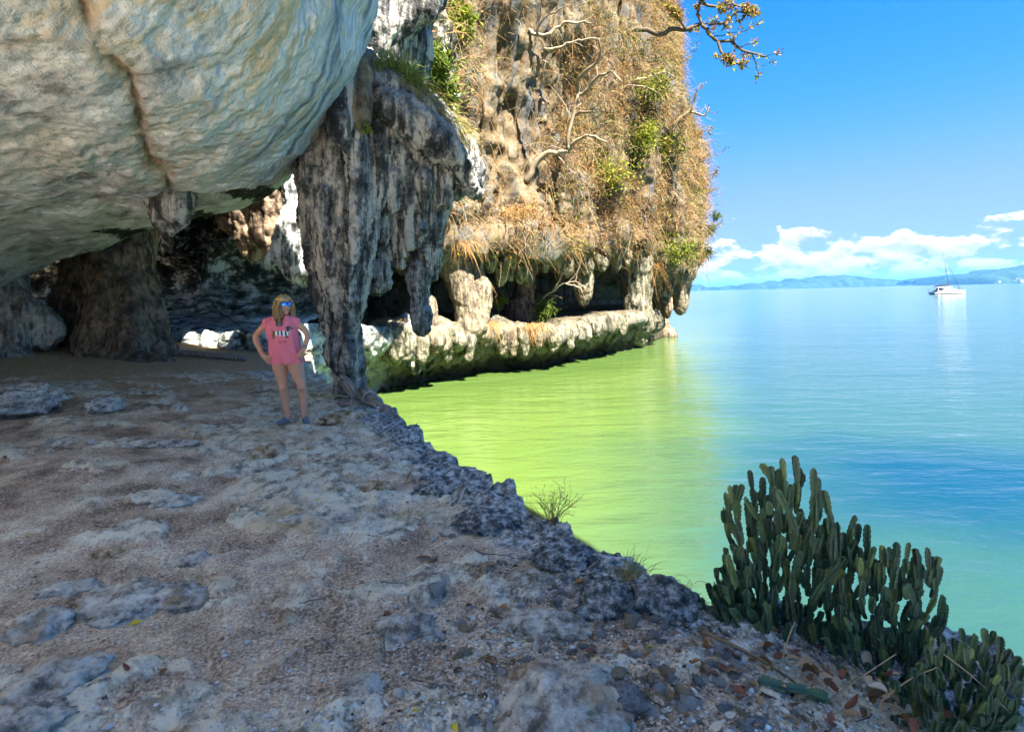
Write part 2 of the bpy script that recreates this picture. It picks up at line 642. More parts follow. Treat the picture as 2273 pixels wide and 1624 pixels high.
def mat_ground():
    m, nt = new_mat('dusty_rocky_ground')
    co = nt.pos()
    x, y, z = nt.sep(co)
    rk, dk, sand, bounce_sand = nt.attr('rock'), nt.attr('dark'), nt.attr('sand'), nt.attr('bounce_sand')
    n = nt.noise(co, 1.7, 6, 0.66)
    f = nt.noise(co, 55.0, 5, 0.7)
    dirt = nt.ramp(nt.math('ADD', nt.math('MULTIPLY', n, 0.55), nt.math('MULTIPLY', f, 0.45)),
                   [(0.420, (0.175, 0.119, 0.0811)), (0.480, (0.444, 0.319, 0.23)), (0.530, (0.634, 0.474, 0.351)), (0.590, (0.82, 0.74, 0.581))])
    dirt = nt.mix(sand, dirt, nt.ramp(f, [(0.400, (0.222, 0.119, 0.0541)), (0.500, (0.539, 0.326, 0.163)), (0.600, (0.792, 0.534, 0.298))]))
    grit = nt.vor(co, 95.0, 'F1', 'Color')
    gs = nt.sep(grit)[0]
    dirt = nt.mix(nt.math('MULTIPLY', nt.step(gs, 0.86, 0.90), 0.45), dirt, nt.mix(nt.sep(grit)[1], (0.39, 0.325, 0.26), (0.8, 0.754, 0.676)))
    dirt = nt.mix(nt.math('MULTIPLY', nt.step(gs, 0.10, 0.06), 0.5), dirt, (0.117, 0.0845, 0.0585))
    rock = nt.ramp(nt.noise(co, 7.0, 6, 0.72), [(0.384, (0.189, 0.168, 0.131)), (0.465, (0.495, 0.45, 0.365)), (0.541, (0.757, 0.702, 0.572)), (0.639, (0.82, 0.726, 0.572))])
    rock = nt.mix(nt.step(nt.noise(co, 0.9, 5), 0.50, 0.62), rock, nt.mix(0.55, rock, (0.582, 0.387, 0.194)))
    rv = nt.math('ADD', nt.math('MULTIPLY', rk, 0.8), nt.math('MULTIPLY', nt.math('SUBTRACT', nt.noise(co, 7.0, 8, 0.85), 0.5), 2.2))
    col = nt.mix(nt.math('MULTIPLY', nt.step(rv, 0.30, 0.55), 0.9), dirt, rock)
    kar = nt.ramp(nt.noise(co, 16.0, 5, 0.7), [(0.396, (0.0675, 0.0702, 0.0743)), (0.500, (0.27, 0.277, 0.277)), (0.616, (0.648, 0.648, 0.634))])
    dv = nt.math('ADD', dk, nt.math('MULTIPLY', nt.math('SUBTRACT', nt.noise(co, 6.0, 6), 0.5), 0.9))
    col = nt.mix(nt.step(dv, 0.35, 0.6), col, kar)
    col = nt.mix(bounce_sand, col, nt.mix(f, (0.56, 0.51, 0.42), (0.70, 0.65, 0.55)))      # pale sand added behind the viewpoint to bounce sunlight
    dirt_lump = nt.noise(co, 7.0, 5, 0.65)
    h = nt.math('ADD', nt.math('MULTIPLY', nt.noise(co, 22.0, 5, 0.7), 0.8), nt.math('MULTIPLY', f, 0.35))
    h = nt.math('ADD', h, nt.math('MULTIPLY', nt.vor(co, 60.0, 'F1'), -0.25))
    h = nt.math('ADD', h, nt.math('MULTIPLY', dirt_lump, 1.6))
    finish(nt, col, 0.93, nt.bump(h, 0.85, 0.03), 0.18)
    return m


# ------------------------------------------------------------------ sea
def build_sea():
    m, nt = new_mat('green_bay_water')
    co = nt.pos()
    x, y, z = nt.sep(co)
    off = nt.math('ADD', nt.math('SUBTRACT', x, nt.math('MULTIPLY', y, 0.42)), nt.math('MULTIPLY', nt.noise(co, 0.12, 4), 6.0))
    near = nt.step(nt.vmath('LENGTH', co, out='Value'), 10.0, 120.0)
    shallow = nt.mix(nt.noise(nt.scale(co, (0.12, 0.25, 1)), 1.0, 4), (0.0581, 0.115, 0.022), (0.105, 0.16, 0.036))
    deep = nt.mix(nt.noise(nt.scale(co, (0.02, 0.05, 1)), 1.0, 3), (0.00522, 0.0391, 0.0478), (0.0296, 0.0783, 0.0574))
    col = nt.mix(nt.step(off, -2.5, 4.0), shallow, deep)
    col = nt.mix(near, col, (0.022, 0.078, 0.068))
    blue_patch = nt.vmath('LENGTH', nt.scale(nt.vmath('SUBTRACT', co, (8.5, 10.5, WATER)), (0.19, 0.22, 1)), out='Value')
    blue_patch = nt.math('ADD', blue_patch, nt.math('MULTIPLY', nt.noise(co, 0.35, 4), 0.9))
    col = nt.mix(nt.step(blue_patch, 1.55, 0.6), col, (0.003, 0.035, 0.062))       # darker blue patch off the ledge
    w1 = nt.noise(nt.scale(co, (0.55, 1.5, 1.0), (0, 0, 0.25)), 1.0, 3, 0.5, 0.3)
    w2 = nt.noise(nt.scale(co, (2.2, 5.5, 1.0), (0, 0, -0.12)), 1.0, 4, 0.55, 0.4)
    w3 = nt.noise(nt.scale(co, (0.07, 0.20, 1.0), (0, 0, 0.4)), 1.0, 3)
    h = nt.math('ADD', nt.math('MULTIPLY', w1, 0.15), nt.math('ADD', nt.math('MULTIPLY', w2, 0.045), nt.math('MULTIPLY', w3, 0.30)))
    b = nt.node('ShaderNodeBsdfPrincipled')
    nt.put(b.inputs['Base Color'], col)
    b.inputs['Roughness'].default_value = 0.1
    b.inputs['IOR'].default_value = 1.33
    nt.put(b.inputs['Normal'], nt.bump(h, 0.42, 1.0))
    o = nt.node('ShaderNodeOutputMaterial')
    nt.l.new(b.outputs[0], o.inputs['Surface'])
    R = 20000.0
    me = mesh_from('sea', [(-R, -R, 0), (R, -R, 0), (R, R, 0), (-R, R, 0)], [(0, 1, 2, 3)], False)
    link('sea', me, m, loc=(0, 0, WATER), kind='structure')


# ------------------------------------------------------------------ the bulging roof of the shelter
def build_ceiling():
    # rows: silhouette point S (on its ray, distance from what it hangs over), point E overhead, pull towards the viewer
    C = np.array([0, 0, CAMZ])
    rows = [
        (np.array([-23., 12., -1.0]), (-16., 4., 2.4), 0.35),
        (np.array([-19.5, 13., -0.5]), (-13., 1.5, 2.9), 0.45),
        (at(-150, 735, 14.5), (-9., -0.5, 3.2), 0.55),
        (at(0, 652, 15.5), (-7.5, -0.8, 3.7), 0.6),
        (at(100, 592, 15.0), (-6.6, -1.0, 4.1), 0.6),
        (at(200, 552, 14.0), (-5.8, -1.2, 4.5), 0.6),
        (at(330, 512, 13.0), (-5.0, -1.3, 4.9), 0.58),
        (at(450, 480, 12.2), (-4.4, -1.3, 5.2), 0.56),
        (at(570, 440, 11.4), (-4.0, -1.2, 5.5), 0.52),
        (at(650, 385, 10.8), (-3.7, -1.1, 5.7), 0.48),
        (at(710, 315, 10.3), (-3.5, -1.0, 5.9), 0.44),
        (at(765, 212, 9.9), (-3.3, -1.0, 6.1), 0.42),
        (at(805, 110, 9.6), (-3.1, -1.1, 6.3), 0.40),
        (at(833, -10, 9.3), (-2.9, -1.2, 6.5), 0.40),
        (at(850, -170, 9.0), (-2.6, -1.3, 6.7), 0.40),
        (np.array([-1.5, 8.2, 8.6]), (-2.2, -1.5, 6.8), 0.35),  # from here on the lip is unseen, shaped to keep sun off the ledge
        (np.array([0.8, 6.8, 9.3]), (-1.4, -2.6, 7.2), 0.3),
        (np.array([3.2, 4.3, 9.6]), (-0.5, -3.6, 7.7), 0.3),
        (np.array([5.2, 1.0, 9.8]), (0.5, -4.2, 8.2), 0.3),
        (np.array([6.8, -2.2, 10.0]), (1.8, -4.8, 8.6), 0.3),
        (np.array([7.6, -5.0, 10.2]), (3.5, -5.4, 9.2), 0.3),
    ]
    nt_, nphi = 560, 420
    S = spline([r[0] for r in rows], nt_)
    E = spline([r[1] for r in rows], nt_)
    b = spline([[r[2]] for r in rows], nt_)
    VA = -(S - C) * b
    VB = E - S - VA
    up = np.array([0.0, 0.0, 1.0])
    out = -VB.copy(); out[:, 2] = 0
    # quarter ellipse from the silhouette to overhead, and the far side turning up and away
    ph_in = np.linspace(0, 1, nphi) ** 1.15 * (math.pi / 2)
    ph_out = np.linspace(0.03, 1, 60) * 1.35
    rows_in = S[:, None] + (1 - np.cos(ph_in))[None, :, None] * VB[:, None] + np.sin(ph_in)[None, :, None] * VA[:, None]
    back = np.array([0.0, 4.0, 0.0])[None] * 1.0
    VB2 = VB * 0.55 + up * 7.5
    rows_out = S[:, None] + (1 - np.cos(ph_out))[None, :, None] * VB2[:, None] - np.sin(ph_out)[None, :, None] * VA[:, None] * 0.35
    ext_t = np.linspace(0.04, 1, 24)
    ext = E[:, None] + ext_t[None, :, None] * (np.array([-0.3, -0.9, 2.5]))[None, None]
    P = np.concatenate([rows_out[:, ::-1], rows_in, ext], 1)
    band = np.concatenate([-ph_out[::-1] * 0.2, ph_in / (math.pi / 2), 1 + ext_t])
    along = np.linspace(0, 1, nt_)
    N = grid_normals(P)
    # make normals point to the viewer side (down / out)
    mid = N[nt_ // 2, 200]
    if np.dot(mid, C - P[nt_ // 2, 200]) < 0:
        N = -N
    flat = P.reshape(-1, 3)
    big = fbm(flat * 0.28, 3, 0.5, 3.1) * 0.17
    med = fbm(flat * np.array([1.5, 1.5, 2.0]), 4, 0.55, 9.0) * 0.055
    A = np.repeat(along[:, None], P.shape[1], 1).ravel()
    Bn = np.repeat(band[None], nt_, 0).ravel()
    stri = fbm(np.stack([A * 7, Bn * 30, np.zeros_like(A)], 1), 4, 0.55, 2.0) * 0.018 * (0.4 + 0.6 * sstep(A, 0.3, 0.5))
    cl = cells(flat * 4.2, 5)
    scal = -(np.clip(0.55 - cl, 0, 1) * 0.12 + np.clip(0.5 - cells(flat * np.array([8.5, 8.5, 11.0]), 15), 0, 1) * 0.05) * (0.35 + 0.65 * sstep(fbm(flat * 0.7, 2, 0.5, 8), -0.2, 0.4)) * (1.35 - sstep(A, 0.35, 0.55))
    ter = ridged(flat * np.array([0.55, 0.55, 0.8]), 4, 0.5, 21.0)
    u, v = project(flat)
    u = np.where(flat[:, 1] > 1, u, -9999)
    # the brown joint that runs down to the little stalactite
    joint = [(190, -60), (197, 20), (208, 75), (228, 130), (262, 150), (296, 185), (306, 235), (322, 330), (338, 370), (372, 400), (378, 440)]
    pts = spline(joint, 90)
    crack = np.zeros(len(flat))
    sel = (u > 60) & (u < 520) & (v > -200) & (v < 520)
    d = np.sqrt((u[sel, None] - pts[None, :, 0]) ** 2 + (v[sel, None] - pts[None, :, 1]) ** 2)
    jw = perlin(flat[sel] * 5.0) * 7
    crack[sel] = sstep(d.min(1) + jw * 1.6, 11, 1) * sstep(perlin(flat[sel] * 1.7 + 5.0), -0.6, 0.0)
    halo = np.zeros(len(flat)); halo[sel] = sstep(d.min(1) + jw * 3, 42, 6)
    stain = np.zeros(len(flat))
    for (a, bb, r, q) in ((560, 425, 110, 0.2), (420, 475, 110, 0.2), (300, 518, 140, 0.15)):
        dd = np.sqrt(((u - a) / r) ** 2 + ((v - bb) / (r * q)) ** 2)
        stain = np.maximum(stain, sstep(dd, 1.3, 0.2))
    disp = big + med + stri + scal + np.maximum(ter - 0.45, 0) * -0.16 - crack * 0.07 - halo * 0.025
    disp = disp * np.where(Bn < 0, 0.5, 1.0)
    V = flat + N.reshape(-1, 3) * disp[:, None]
    me = mesh_from('cave_ceiling', V, grid_faces(*P.shape[:2]))
    add_attr(me, 'band', np.clip(Bn, 0, 2)); add_attr(me, 'along', A)
    add_attr(me, 'crack', crack); add_attr(me, 'halo', halo); add_attr(me, 'stain', stain)
    link('cave_ceiling', me, mat_ceiling(), kind='structure')


# ------------------------------------------------------------------ cliff with its tide notch, terrace and cave
CLIFF = {}
def build_cliff():
    foot = [(-24, 22), (-19, 23.5), (-14.5, 22.5), (-11.2, 19.2), (-8.6, 17.0), (-6.7, 17.0), (-5.8, 19.0), (-5.3, 21.4), (-4.4, 23.4), (-2.9, 25.3), (-1.2, 27.0),
            (0.9, 28.7), (3.6, 31.8), (6.2, 34.3), (8.4, 36.5), (9.8, 40.0), (11.6, 44.5), (13.4, 48.6), (13.9, 54.0), (11.5, 62.0), (4.0, 78.0)]
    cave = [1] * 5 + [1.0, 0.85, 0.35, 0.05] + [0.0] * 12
    prof_cave = [(0.3, -3.4), (0.2, -2.4), (0.1, -1.4), (0.05, -0.6), (0.2, 0.1), (0.25, 0.55), (0.0, 0.78), (-1.6, 0.9), (-3.4, 1.1), (-4.6, 1.8),
                 (-5.0, 2.8), (-4.4, 3.8), (-3.0, 4.7), (-1.2, 5.5), (1.0, 6.3), (3.0, 7.4), (4.0, 9.5), (4.0, 13.0), (2.0, 20.0), (0.0, 30.0)]
    prof_cliff = [(-2.2, -3.4), (-1.6, -2.5), (-1.1, -1.95), (-0.75, -1.55), (0.0, -0.85), (0.95, -0.1), (0.55, 0.38), (-1.4, 0.42), (-4.0, 0.5), (-5.2, 1.2),
                  (-4.9, 2.9), (-2.6, 3.7), (0.2, 3.6), (1.35, 4.4), (1.3, 5.9), (1.2, 9.0), (1.0, 15.0), (0.4, 24.0), (-2.0, 34.0), (-6.0, 42.0)]
    # the far corner overhangs more
    prof_end = [(-1.6, -3.4), (-0.9, -2.5), (-0.35, -1.95), (-0.4, -1.55), (-0.9, -0.8), (-1.2, -0.2), (-1.5, 0.2), (-2.0, 0.6), (-2.4, 0.9), (-2.6, 1.4),
                (-2.2, 2.0), (-0.4, 2.5), (1.3, 3.1), (1.9, 4.3), (2.2, 7.5), (2.1, 10.5), (1.4, 16.0), (0.4, 24.0), (-1.0, 34.0), (-6.0, 42.0)]
    endw = [0] * 15 + [0.45, 0.95, 1, 1, 1, 1]
    # depth of the notch varies: floor points pushed further back where there are chambers
    deep = [0, 0, 0, 0, 0, 0, 0.1, 0.4, 0.8, 0.8, 0.5, 0.9, 1.0, 0.6, 0.5, 0.2, 0, 0, 0, 0, 0]
    pc, pk, pe = map(np.array, (prof_cave, prof_cliff, prof_end))
    prof = []
    for cvv, ew, dp in zip(cave, endw, deep):
        q = pk * (1 - ew) + pe * ew
        q = q * (1 - cvv) + pc * cvv
        q = q.copy()
        q[8:11, 0] -= 4.5 * dp
        q[9:11, 1] += 0.2 * dp
        prof.append(q)
    prof = np.array(prof)                                # station x K x 2
    ns, nk = 900, 520
    # uneven sampling: most stations where the photograph looks
    base = spline(foot, 1400)
    seg = np.r_[0, np.cumsum(np.linalg.norm(np.diff(base, axis=0), axis=1))]
    dist = np.linalg.norm(base, axis=1)
    wgt = np.r_[0, np.cumsum(np.diff(seg) / (dist[1:] + 2))]
    tt = np.interp(np.linspace(0, wgt[-1], ns), wgt, np.linspace(0, 1, 1400))
    ii = tt * (len(foot) - 1)
    def at_station(arr):
        a = np.asarray(arr, float).reshape(len(foot), -1)
        i = np.clip(ii.astype(int), 0, len(foot) - 2); f = (ii - i)[:, None]; f = f * f * (3 - 2 * f)
        return a[i] * (1 - f) + a[i + 1] * f
    bx = np.stack([np.interp(tt, np.linspace(0, 1, 1400), base[:, k]) for k in (0, 1)], 1)
    tan = np.gradient(bx, axis=0)
    ker = np.ones(41) / 41
    tan = np.stack([np.convolve(np.pad(tan[:, k], 20, 'edge'), ker, 'valid') for k in (0, 1)], 1)
    tan /= np.linalg.norm(tan, axis=1)[:, None]
    nor = np.stack([tan[:, 1], -tan[:, 0]], 1)           # towards the water
    K = prof.shape[1]
    pr = at_station(prof.reshape(len(foot), -1)).reshape(ns, K, 2)
    # denser sampling low down
    kk = np.interp(np.linspace(0, 1, nk), [0, 0.10, 0.34, 0.62, 0.88, 1.0], [0, 1.5, 6.5, 13.0, 17.2, K - 1])
    i = np.clip(kk.astype(int), 0, K - 2); f = (kk - i)[None, :, None]
    g = lambda j: pr[:, np.clip(j, 0, K - 1)]
    p0, p1, p2, p3 = g(i - 1), g(i), g(i + 1), g(i + 2)
    pp = 0.5 * (2 * p1 + (p2 - p0) * f + (2 * p0 - 5 * p1 + 4 * p2 - p3) * f ** 2 + (3 * p1 - p0 - 3 * p2 + p3) * f ** 3)
    arc = np.r_[0, np.cumsum(np.linalg.norm(np.diff(bx, axis=0), axis=1))]
    s3 = np.c_[arc, arc * 0, arc * 0]
    rimw = np.interp(kk, [2, 4, 6, 8], [0, 1, 1, 0])[None]
    roofw = np.interp(kk, [10, 12, 13.5, 16], [0, 1, 1, 0.2])[None]
    calm = 1 - at_station(cave) * 0.7
    pp[..., 0] += (fbm(s3 * 0.35, 4, 0.6, 3.3) * 0.85)[:, None] * rimw * calm + (fbm(s3 * 0.30, 4, 0.6, 8.8) * 1.3)[:, None] * roofw * calm
    pp[..., 1] += (fbm(s3 * 0.30, 3, 0.6, 5.5) * 0.32)[:, None] * rimw * calm + (fbm(s3 * 0.45, 4, 0.65, 1.9) * 0.75)[:, None] * roofw * calm
    P = np.concatenate([bx[:, None] + nor[:, None] * pp[..., :1], pp[..., 1:]], 2)
    N = grid_normals(P)
    j = ns // 2
    if np.dot(N[j, int(nk * 0.8)][:2], nor[j]) < 0:
        N = -N
    flat = P.reshape(-1, 3)
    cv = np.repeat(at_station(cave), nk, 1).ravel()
    z = flat[:, 2]
    hi = sstep(z, 3.0, 6.0)
    floor = sstep(N.reshape(-1, 3)[:, 2], 0.75, 0.95) * (z < 2.2)
    big = fbm(flat * np.array([0.16, 0.16, 0.10]), 4, 0.5, 4.4) * (0.35 + 1.6 * hi)
    flute = ridged(flat * np.array([0.75, 0.75, 0.14]), 4, 0.55, 1.0) * (0.16 + 0.65 * hi)
    med = fbm(flat * 0.9, 4, 0.55, 6.0) * (0.16 + 0.13 * hi)
    blk = cells(flat * np.array([1.1, 1.1, 0.9]), 3)
    lump = np.clip(0.62 - blk, 0, 1) * (0.06 + 0.22 * hi) * sstep(fbm(flat * 0.4, 2, 0.5, 12.0), -0.1, 0.5)
    fine = fbm(flat * 3.4, 3, 0.55, 17.0) * 0.055 + ridged(flat * np.array([1.6, 1.6, 1.1]), 4, 0.6, 45.0) * 0.13 * (1 - hi) * (1 - floor)
    drip = np.maximum(ridged(flat * np.array([1.9, 1.9, 0.4]), 3, 0.5, 31.0), 0) * 0.22 * sstep(N.reshape(-1, 3)[:, 2], 0.2, -0.5)
    disp = (big * 0.8 + flute + med + lump) * (1 - 0.85 * floor) + fine + drip
    u, v = project(flat)
    # the pale shelf of rock that juts out above the chambers
    shelf = sstep(np.sqrt(((u - 1130) / 150) ** 2 + ((v - 545) / 60) ** 2), 1.15, 0.4) * (N.reshape(-1, 3)[:, 2] > -0.5)
    disp += shelf * 1.1
    V = flat + N.reshape(-1, 3) * disp[:, None]
    # stalactite teeth along the roof edge of the notch
    k0 = int(np.argmin(np.abs(kk - 12.2)))
    me = mesh_from('cliff', V, grid_faces(ns, nk))
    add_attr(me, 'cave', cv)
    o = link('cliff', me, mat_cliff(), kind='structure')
    Vg = V.reshape(ns, nk, 3)
    CLIFF['V'] = Vg
    CLIFF['N'] = grid_normals(Vg) * (1 if np.dot(grid_normals(Vg)[j, int(nk * 0.8)][:2], nor[j]) > 0 else -1)
    CLIFF['nor'] = nor; CLIFF['kk'] = kk


# ------------------------------------------------------------------ ground of the ledge
EDGE = np.array([(-26, 30), (-6.2, 18.2), (-5.9, 16.4), (-4.9, 13.6), (-3.9, 11.6), (-3.0, 10.4), (-2.25, 9.0), (-1.46, 7.34), (-0.95, 6.3), (-0.41, 5.39), (0.18, 4.18), (0.44, 3.6),
                 (0.78, 3.25), (0.98, 3.05), (1.30, 3.22), (1.80, 3.30), (2.45, 3.10), (3.0, 2.2), (3.1, 0.2), (4.0, -3.0), (9.0, -9.0), (12.0, -40.0), (-40, -40.0)], float)


def edge_dist(xy):
    """signed distance to the rim of the ledge, positive on the ledge"""
    best = np.full(len(xy), 1e9)
    inside = np.zeros(len(xy), bool)
    n = len(EDGE)
    for k in range(n):
        a, b = EDGE[k], EDGE[(k + 1) % n]
        ab = b - a
        t = np.clip(((xy - a) @ ab) / (ab @ ab), 0, 1)
        best = np.minimum(best, np.linalg.norm(xy - a - t[:, None] * ab, axis=1))
        cond = ((a[1] > xy[:, 1]) != (b[1] > xy[:, 1])) & (xy[:, 0] < (b[0] - a[0]) * (xy[:, 1] - a[1]) / (b[1] - a[1] + 1e-12) + a[0])
        inside ^= cond
    return np.where(inside, best, -best)


def ground_height(xy, detail=True):
    x, y = xy[:, 0], xy[:, 1]
    d = edge_dist(xy)
    p3 = np.stack([x, y, np.zeros_like(x)], 1)
    jag = fbm(p3 * 2.2, 3, 0.55, 5.0) * 0.16
    d2 = d + jag
    z = 0.062 * np.maximum(-x - 4.5, 0) * sstep(y, 6, 14) + 0.02 * np.maximum(-x - 3, 0)
    z = z + fbm(p3 * 0.4, 3, 0.5, 2.0) * 0.055
    # stony bank under the cactus falls away to the right
    bank = sstep(x + 0.25 * (y - 2.4), 0.75, 2.2) * sstep(y, 4.2, 2.6)
    z = z - 0.42 * bank
    z = z - 1.6 * sstep(y, -2.0, -16.0) * sstep(x, -16, -4)
    rim = sstep(d2, 0.75, 0.05) * sstep(y, 9.5, 8.0) * sstep(y, 1.6, 2.8)
    rockn = fbm(p3 * np.array([0.9, 1.5, 1]), 5, 0.55, 41.0)
    patch = sstep(fbm(p3 * 0.30, 2, 0.5, 13.0) + 0.25 * sstep(y, 3.0, 5.0) - 0.25 * sstep(y, 9.0, 11.0), -0.15, 0.35)
    rock = sstep(rockn + 0.50 * patch, 0.04, 0.52)
    rock = rock * sstep(np.hypot(x + 9.5, y - 14.5), 2.0, 6.0)
    if detail:
        z = z + rock * (0.015 + 0.075 * np.maximum(ridged(p3 * 2.6, 5, 0.6, 3.0), -0.3))
        z = z + fbm(p3 * 4.0, 4, 0.65, 77.0) * 0.016
        z = z + rim * np.maximum(ridged(p3 * 2.6, 4, 0.55, 9.0) + 0.25, 0) * (0.05 + 0.06 * np.clip(fbm(p3 * 0.9, 2, .5, 71.0) * 2, -1, 1))
    fall = np.maximum(-d2, 0)
    z = np.where(d2 < 0, z - 3.4 * (1 - np.exp(-fall * 2.6)) - fall * 0.4, z)
    sand = np.maximum(sstep(np.hypot((x + 9.5) * 0.8, y - 13.5), 6.5, 2.5), 0)
    return z, rock, np.maximum(rim, sstep(d2, 0.03, -0.05)), sand


def gz(x, y):
    return float(ground_height(np.array([[x, y]], float))[0][0])


def build_ground():
    cols = np.r_[np.radians(np.linspace(-180, -47, 60)[:-1]), np.radians(np.linspace(-47, 47, 800)), np.radians(np.linspace(47, 180, 60)[1:])]
    r = np.exp(np.linspace(math.log(0.35), math.log(42.0), 620))
    R, A = np.meshgrid(r, cols, indexing='ij')
    xy = np.stack([(R * np.sin(A)).ravel(), (R * np.cos(A)).ravel()], 1)
    z, rock, dark, sand = ground_height(xy)
    P = np.c_[xy, z]
    fine = fbm(np.c_[xy, z] * 14.0, 2, 0.6, 8.0) * 0.006
    P[:, 2] += fine
    fc = grid_faces(len(r), len(cols))
    keep = (z[fc].max(1) > -3.3)
    fc = fc[keep][:, ::-1]
    me = mesh_from('ground', P, fc)
    add_attr(me, 'rock', rock); add_attr(me, 'dark', dark); add_attr(me, 'sand', sand); add_attr(me, 'bounce_sand', sstep(xy[:, 1] + 0.15 * perlin(np.c_[xy, xy[:, 0] * 0] * 1.5), 1.7, 1.1))
    link('ground', me, mat_ground(), kind='structure')


import time
_t0 = time.time()
def clock(s):
    print('BUILD %-22s %.1fs' % (s, time.time() - _t0), flush=True)

build_sea(); build_ceiling(); clock('ceiling')
build_cliff(); clock('cliff')
build_ground(); clock('ground')

# ================================================================== DRIPSTONE FORMATIONS
def mat_dripstone(name, lo, mid, hi, stain, top, dark_amt=0.5, top_amt=0.7, band=1.0):
    m, nt = new_mat(name)
    co = nt.pos()
    st = nt.noise(nt.scale(co, (5.0, 5.0, 0.55)), 1.0, 5, 0.62, 0.5)
    n = nt.noise(co, 3.2, 6, 0.7)
    col = nt.ramp(nt.math('ADD', nt.math('MULTIPLY', st, 0.62), nt.math('MULTIPLY', n, 0.38)), [(0.42, lo), (0.485, mid), (0.555, hi)])
    s2 = nt.noise(nt.scale(co, (9.0, 9.0, 0.8)), 1.0, 4, 0.6, 0.3)
    col = nt.mix(nt.math('MULTIPLY', nt.step(s2, 0.53, 0.62), dark_amt), col, stain)
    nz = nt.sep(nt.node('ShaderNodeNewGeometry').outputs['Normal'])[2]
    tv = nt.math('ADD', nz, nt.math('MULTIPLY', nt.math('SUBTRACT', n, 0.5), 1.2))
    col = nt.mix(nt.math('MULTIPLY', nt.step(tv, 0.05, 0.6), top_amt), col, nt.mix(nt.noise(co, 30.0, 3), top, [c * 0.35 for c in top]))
    sp = nt.noise(co, 26.0, 4, 0.65)
    col = nt.mix(nt.step(sp, 0.62, 0.72), col, nt.mix(0.7, col, hi))
    finish(nt, col, 0.85, rock_bump(nt, co, 0.9, 0.2, 5.0, 0.95), 0.3)
    return m


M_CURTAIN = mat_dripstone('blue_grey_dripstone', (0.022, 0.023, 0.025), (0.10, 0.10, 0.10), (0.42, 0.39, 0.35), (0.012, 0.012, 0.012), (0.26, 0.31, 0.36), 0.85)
M_TRUNK = mat_dripstone('dark_brown_dripstone', (0.0297, 0.0207, 0.0142), (0.115, 0.0782, 0.0522), (0.297, 0.218, 0.147), (0.0162, 0.0138, 0.0114), (0.216, 0.172, 0.123), 0.5, 0.35)
M_PALE = mat_dripstone('pale_tan_dripstone', (0.0607, 0.0466, 0.0327), (0.168, 0.13, 0.0842), (0.243, 0.21, 0.149), (0.0327, 0.0303, 0.0233), (0.197, 0.168, 0.122), 0.5, 0.4)
M_OLIVE = mat_dripstone('olive_grey_dripstone', (0.0375, 0.0375, 0.0263), (0.128, 0.116, 0.075), (0.255, 0.232, 0.173), (0.0225, 0.0225, 0.0188), (0.18, 0.158, 0.112), 0.6, 0.4)
M_WHITE = mat_dripstone('black_and_white_dripstone', (0.015, 0.016, 0.015), (0.16, 0.17, 0.17), (0.68, 0.72, 0.73), (0.01, 0.01, 0.01), (0.5, 0.53, 0.53), 0.6, 0.3)
M_BROWN = mat_dripstone('rust_brown_dripstone', (0.06, 0.03, 0.02), (0.19, 0.10, 0.06), (0.33, 0.2, 0.12), (0.03, 0.02, 0.015), (0.25, 0.15, 0.1), 0.5, 0.2)


def rough_up(V, Q, amp, freq, flute=0.0, ffreq=4.0, fine=0.012, seed=0.0):
    N = vert_normals(V, Q)
    d = fbm(V * freq, 4, 0.55, seed) * amp
    if flute:
        d = d + ridged(V * np.array([ffreq, ffreq, ffreq * 0.16]), 3, 0.55, seed + 5) * flute
    if fine:
        d = d + fbm(V * freq * 7, 2, 0.6, seed + 9) * fine
        if flute:
            d = d + (ridged(V * np.array([3.2, 3.2, 0.7]) * ffreq, 2, 0.6, seed + 3) * fine * 1.3)
    return V + N * d[:, None]


def formation(name, chains, lo, hi, h, mat, amp=0.05, freq=2.0, flute=0.05, ffreq=4.0, fine=0.012, k=0.15, seed=0.0, balls=(), cuts=(), parent=None, **tags):
    fl = Field(lo, hi, h)
    for c in chains:
        pts = np.array([p[:3] for p in c]); rad = [p[3] for p in c]
        m = max(8, 4 * len(c))
        sp = spline(np.c_[pts, rad], m)
        fl.chain(sp[:, :3], np.maximum(sp[:, 3], 0.01), k)
    for c, r in balls:
        fl.ball(c, r, k)
    for c, r in cuts:
        fl.ball(c, r, k, sub=True)
    V, Q = fl.mesh()
    V = rough_up(V, Q, amp, freq, flute, ffreq, fine, seed)
    org = np.array([V[:, 0].mean(), V[:, 1].mean(), V[:, 2].min()])
    me = mesh_from(name, V - org, Q)
    return link(name, me, mat, parent, loc=org, **tags)


def bounds(chains, pad):
    P = np.array([p[:3] for c in chains for p in c]); R = max(p[3] for c in chains for p in c)
    return P.min(0) - R - pad, P.max(0) + R + pad


def vp(u, v, y, r):
    return (*at(u, v, y), r)


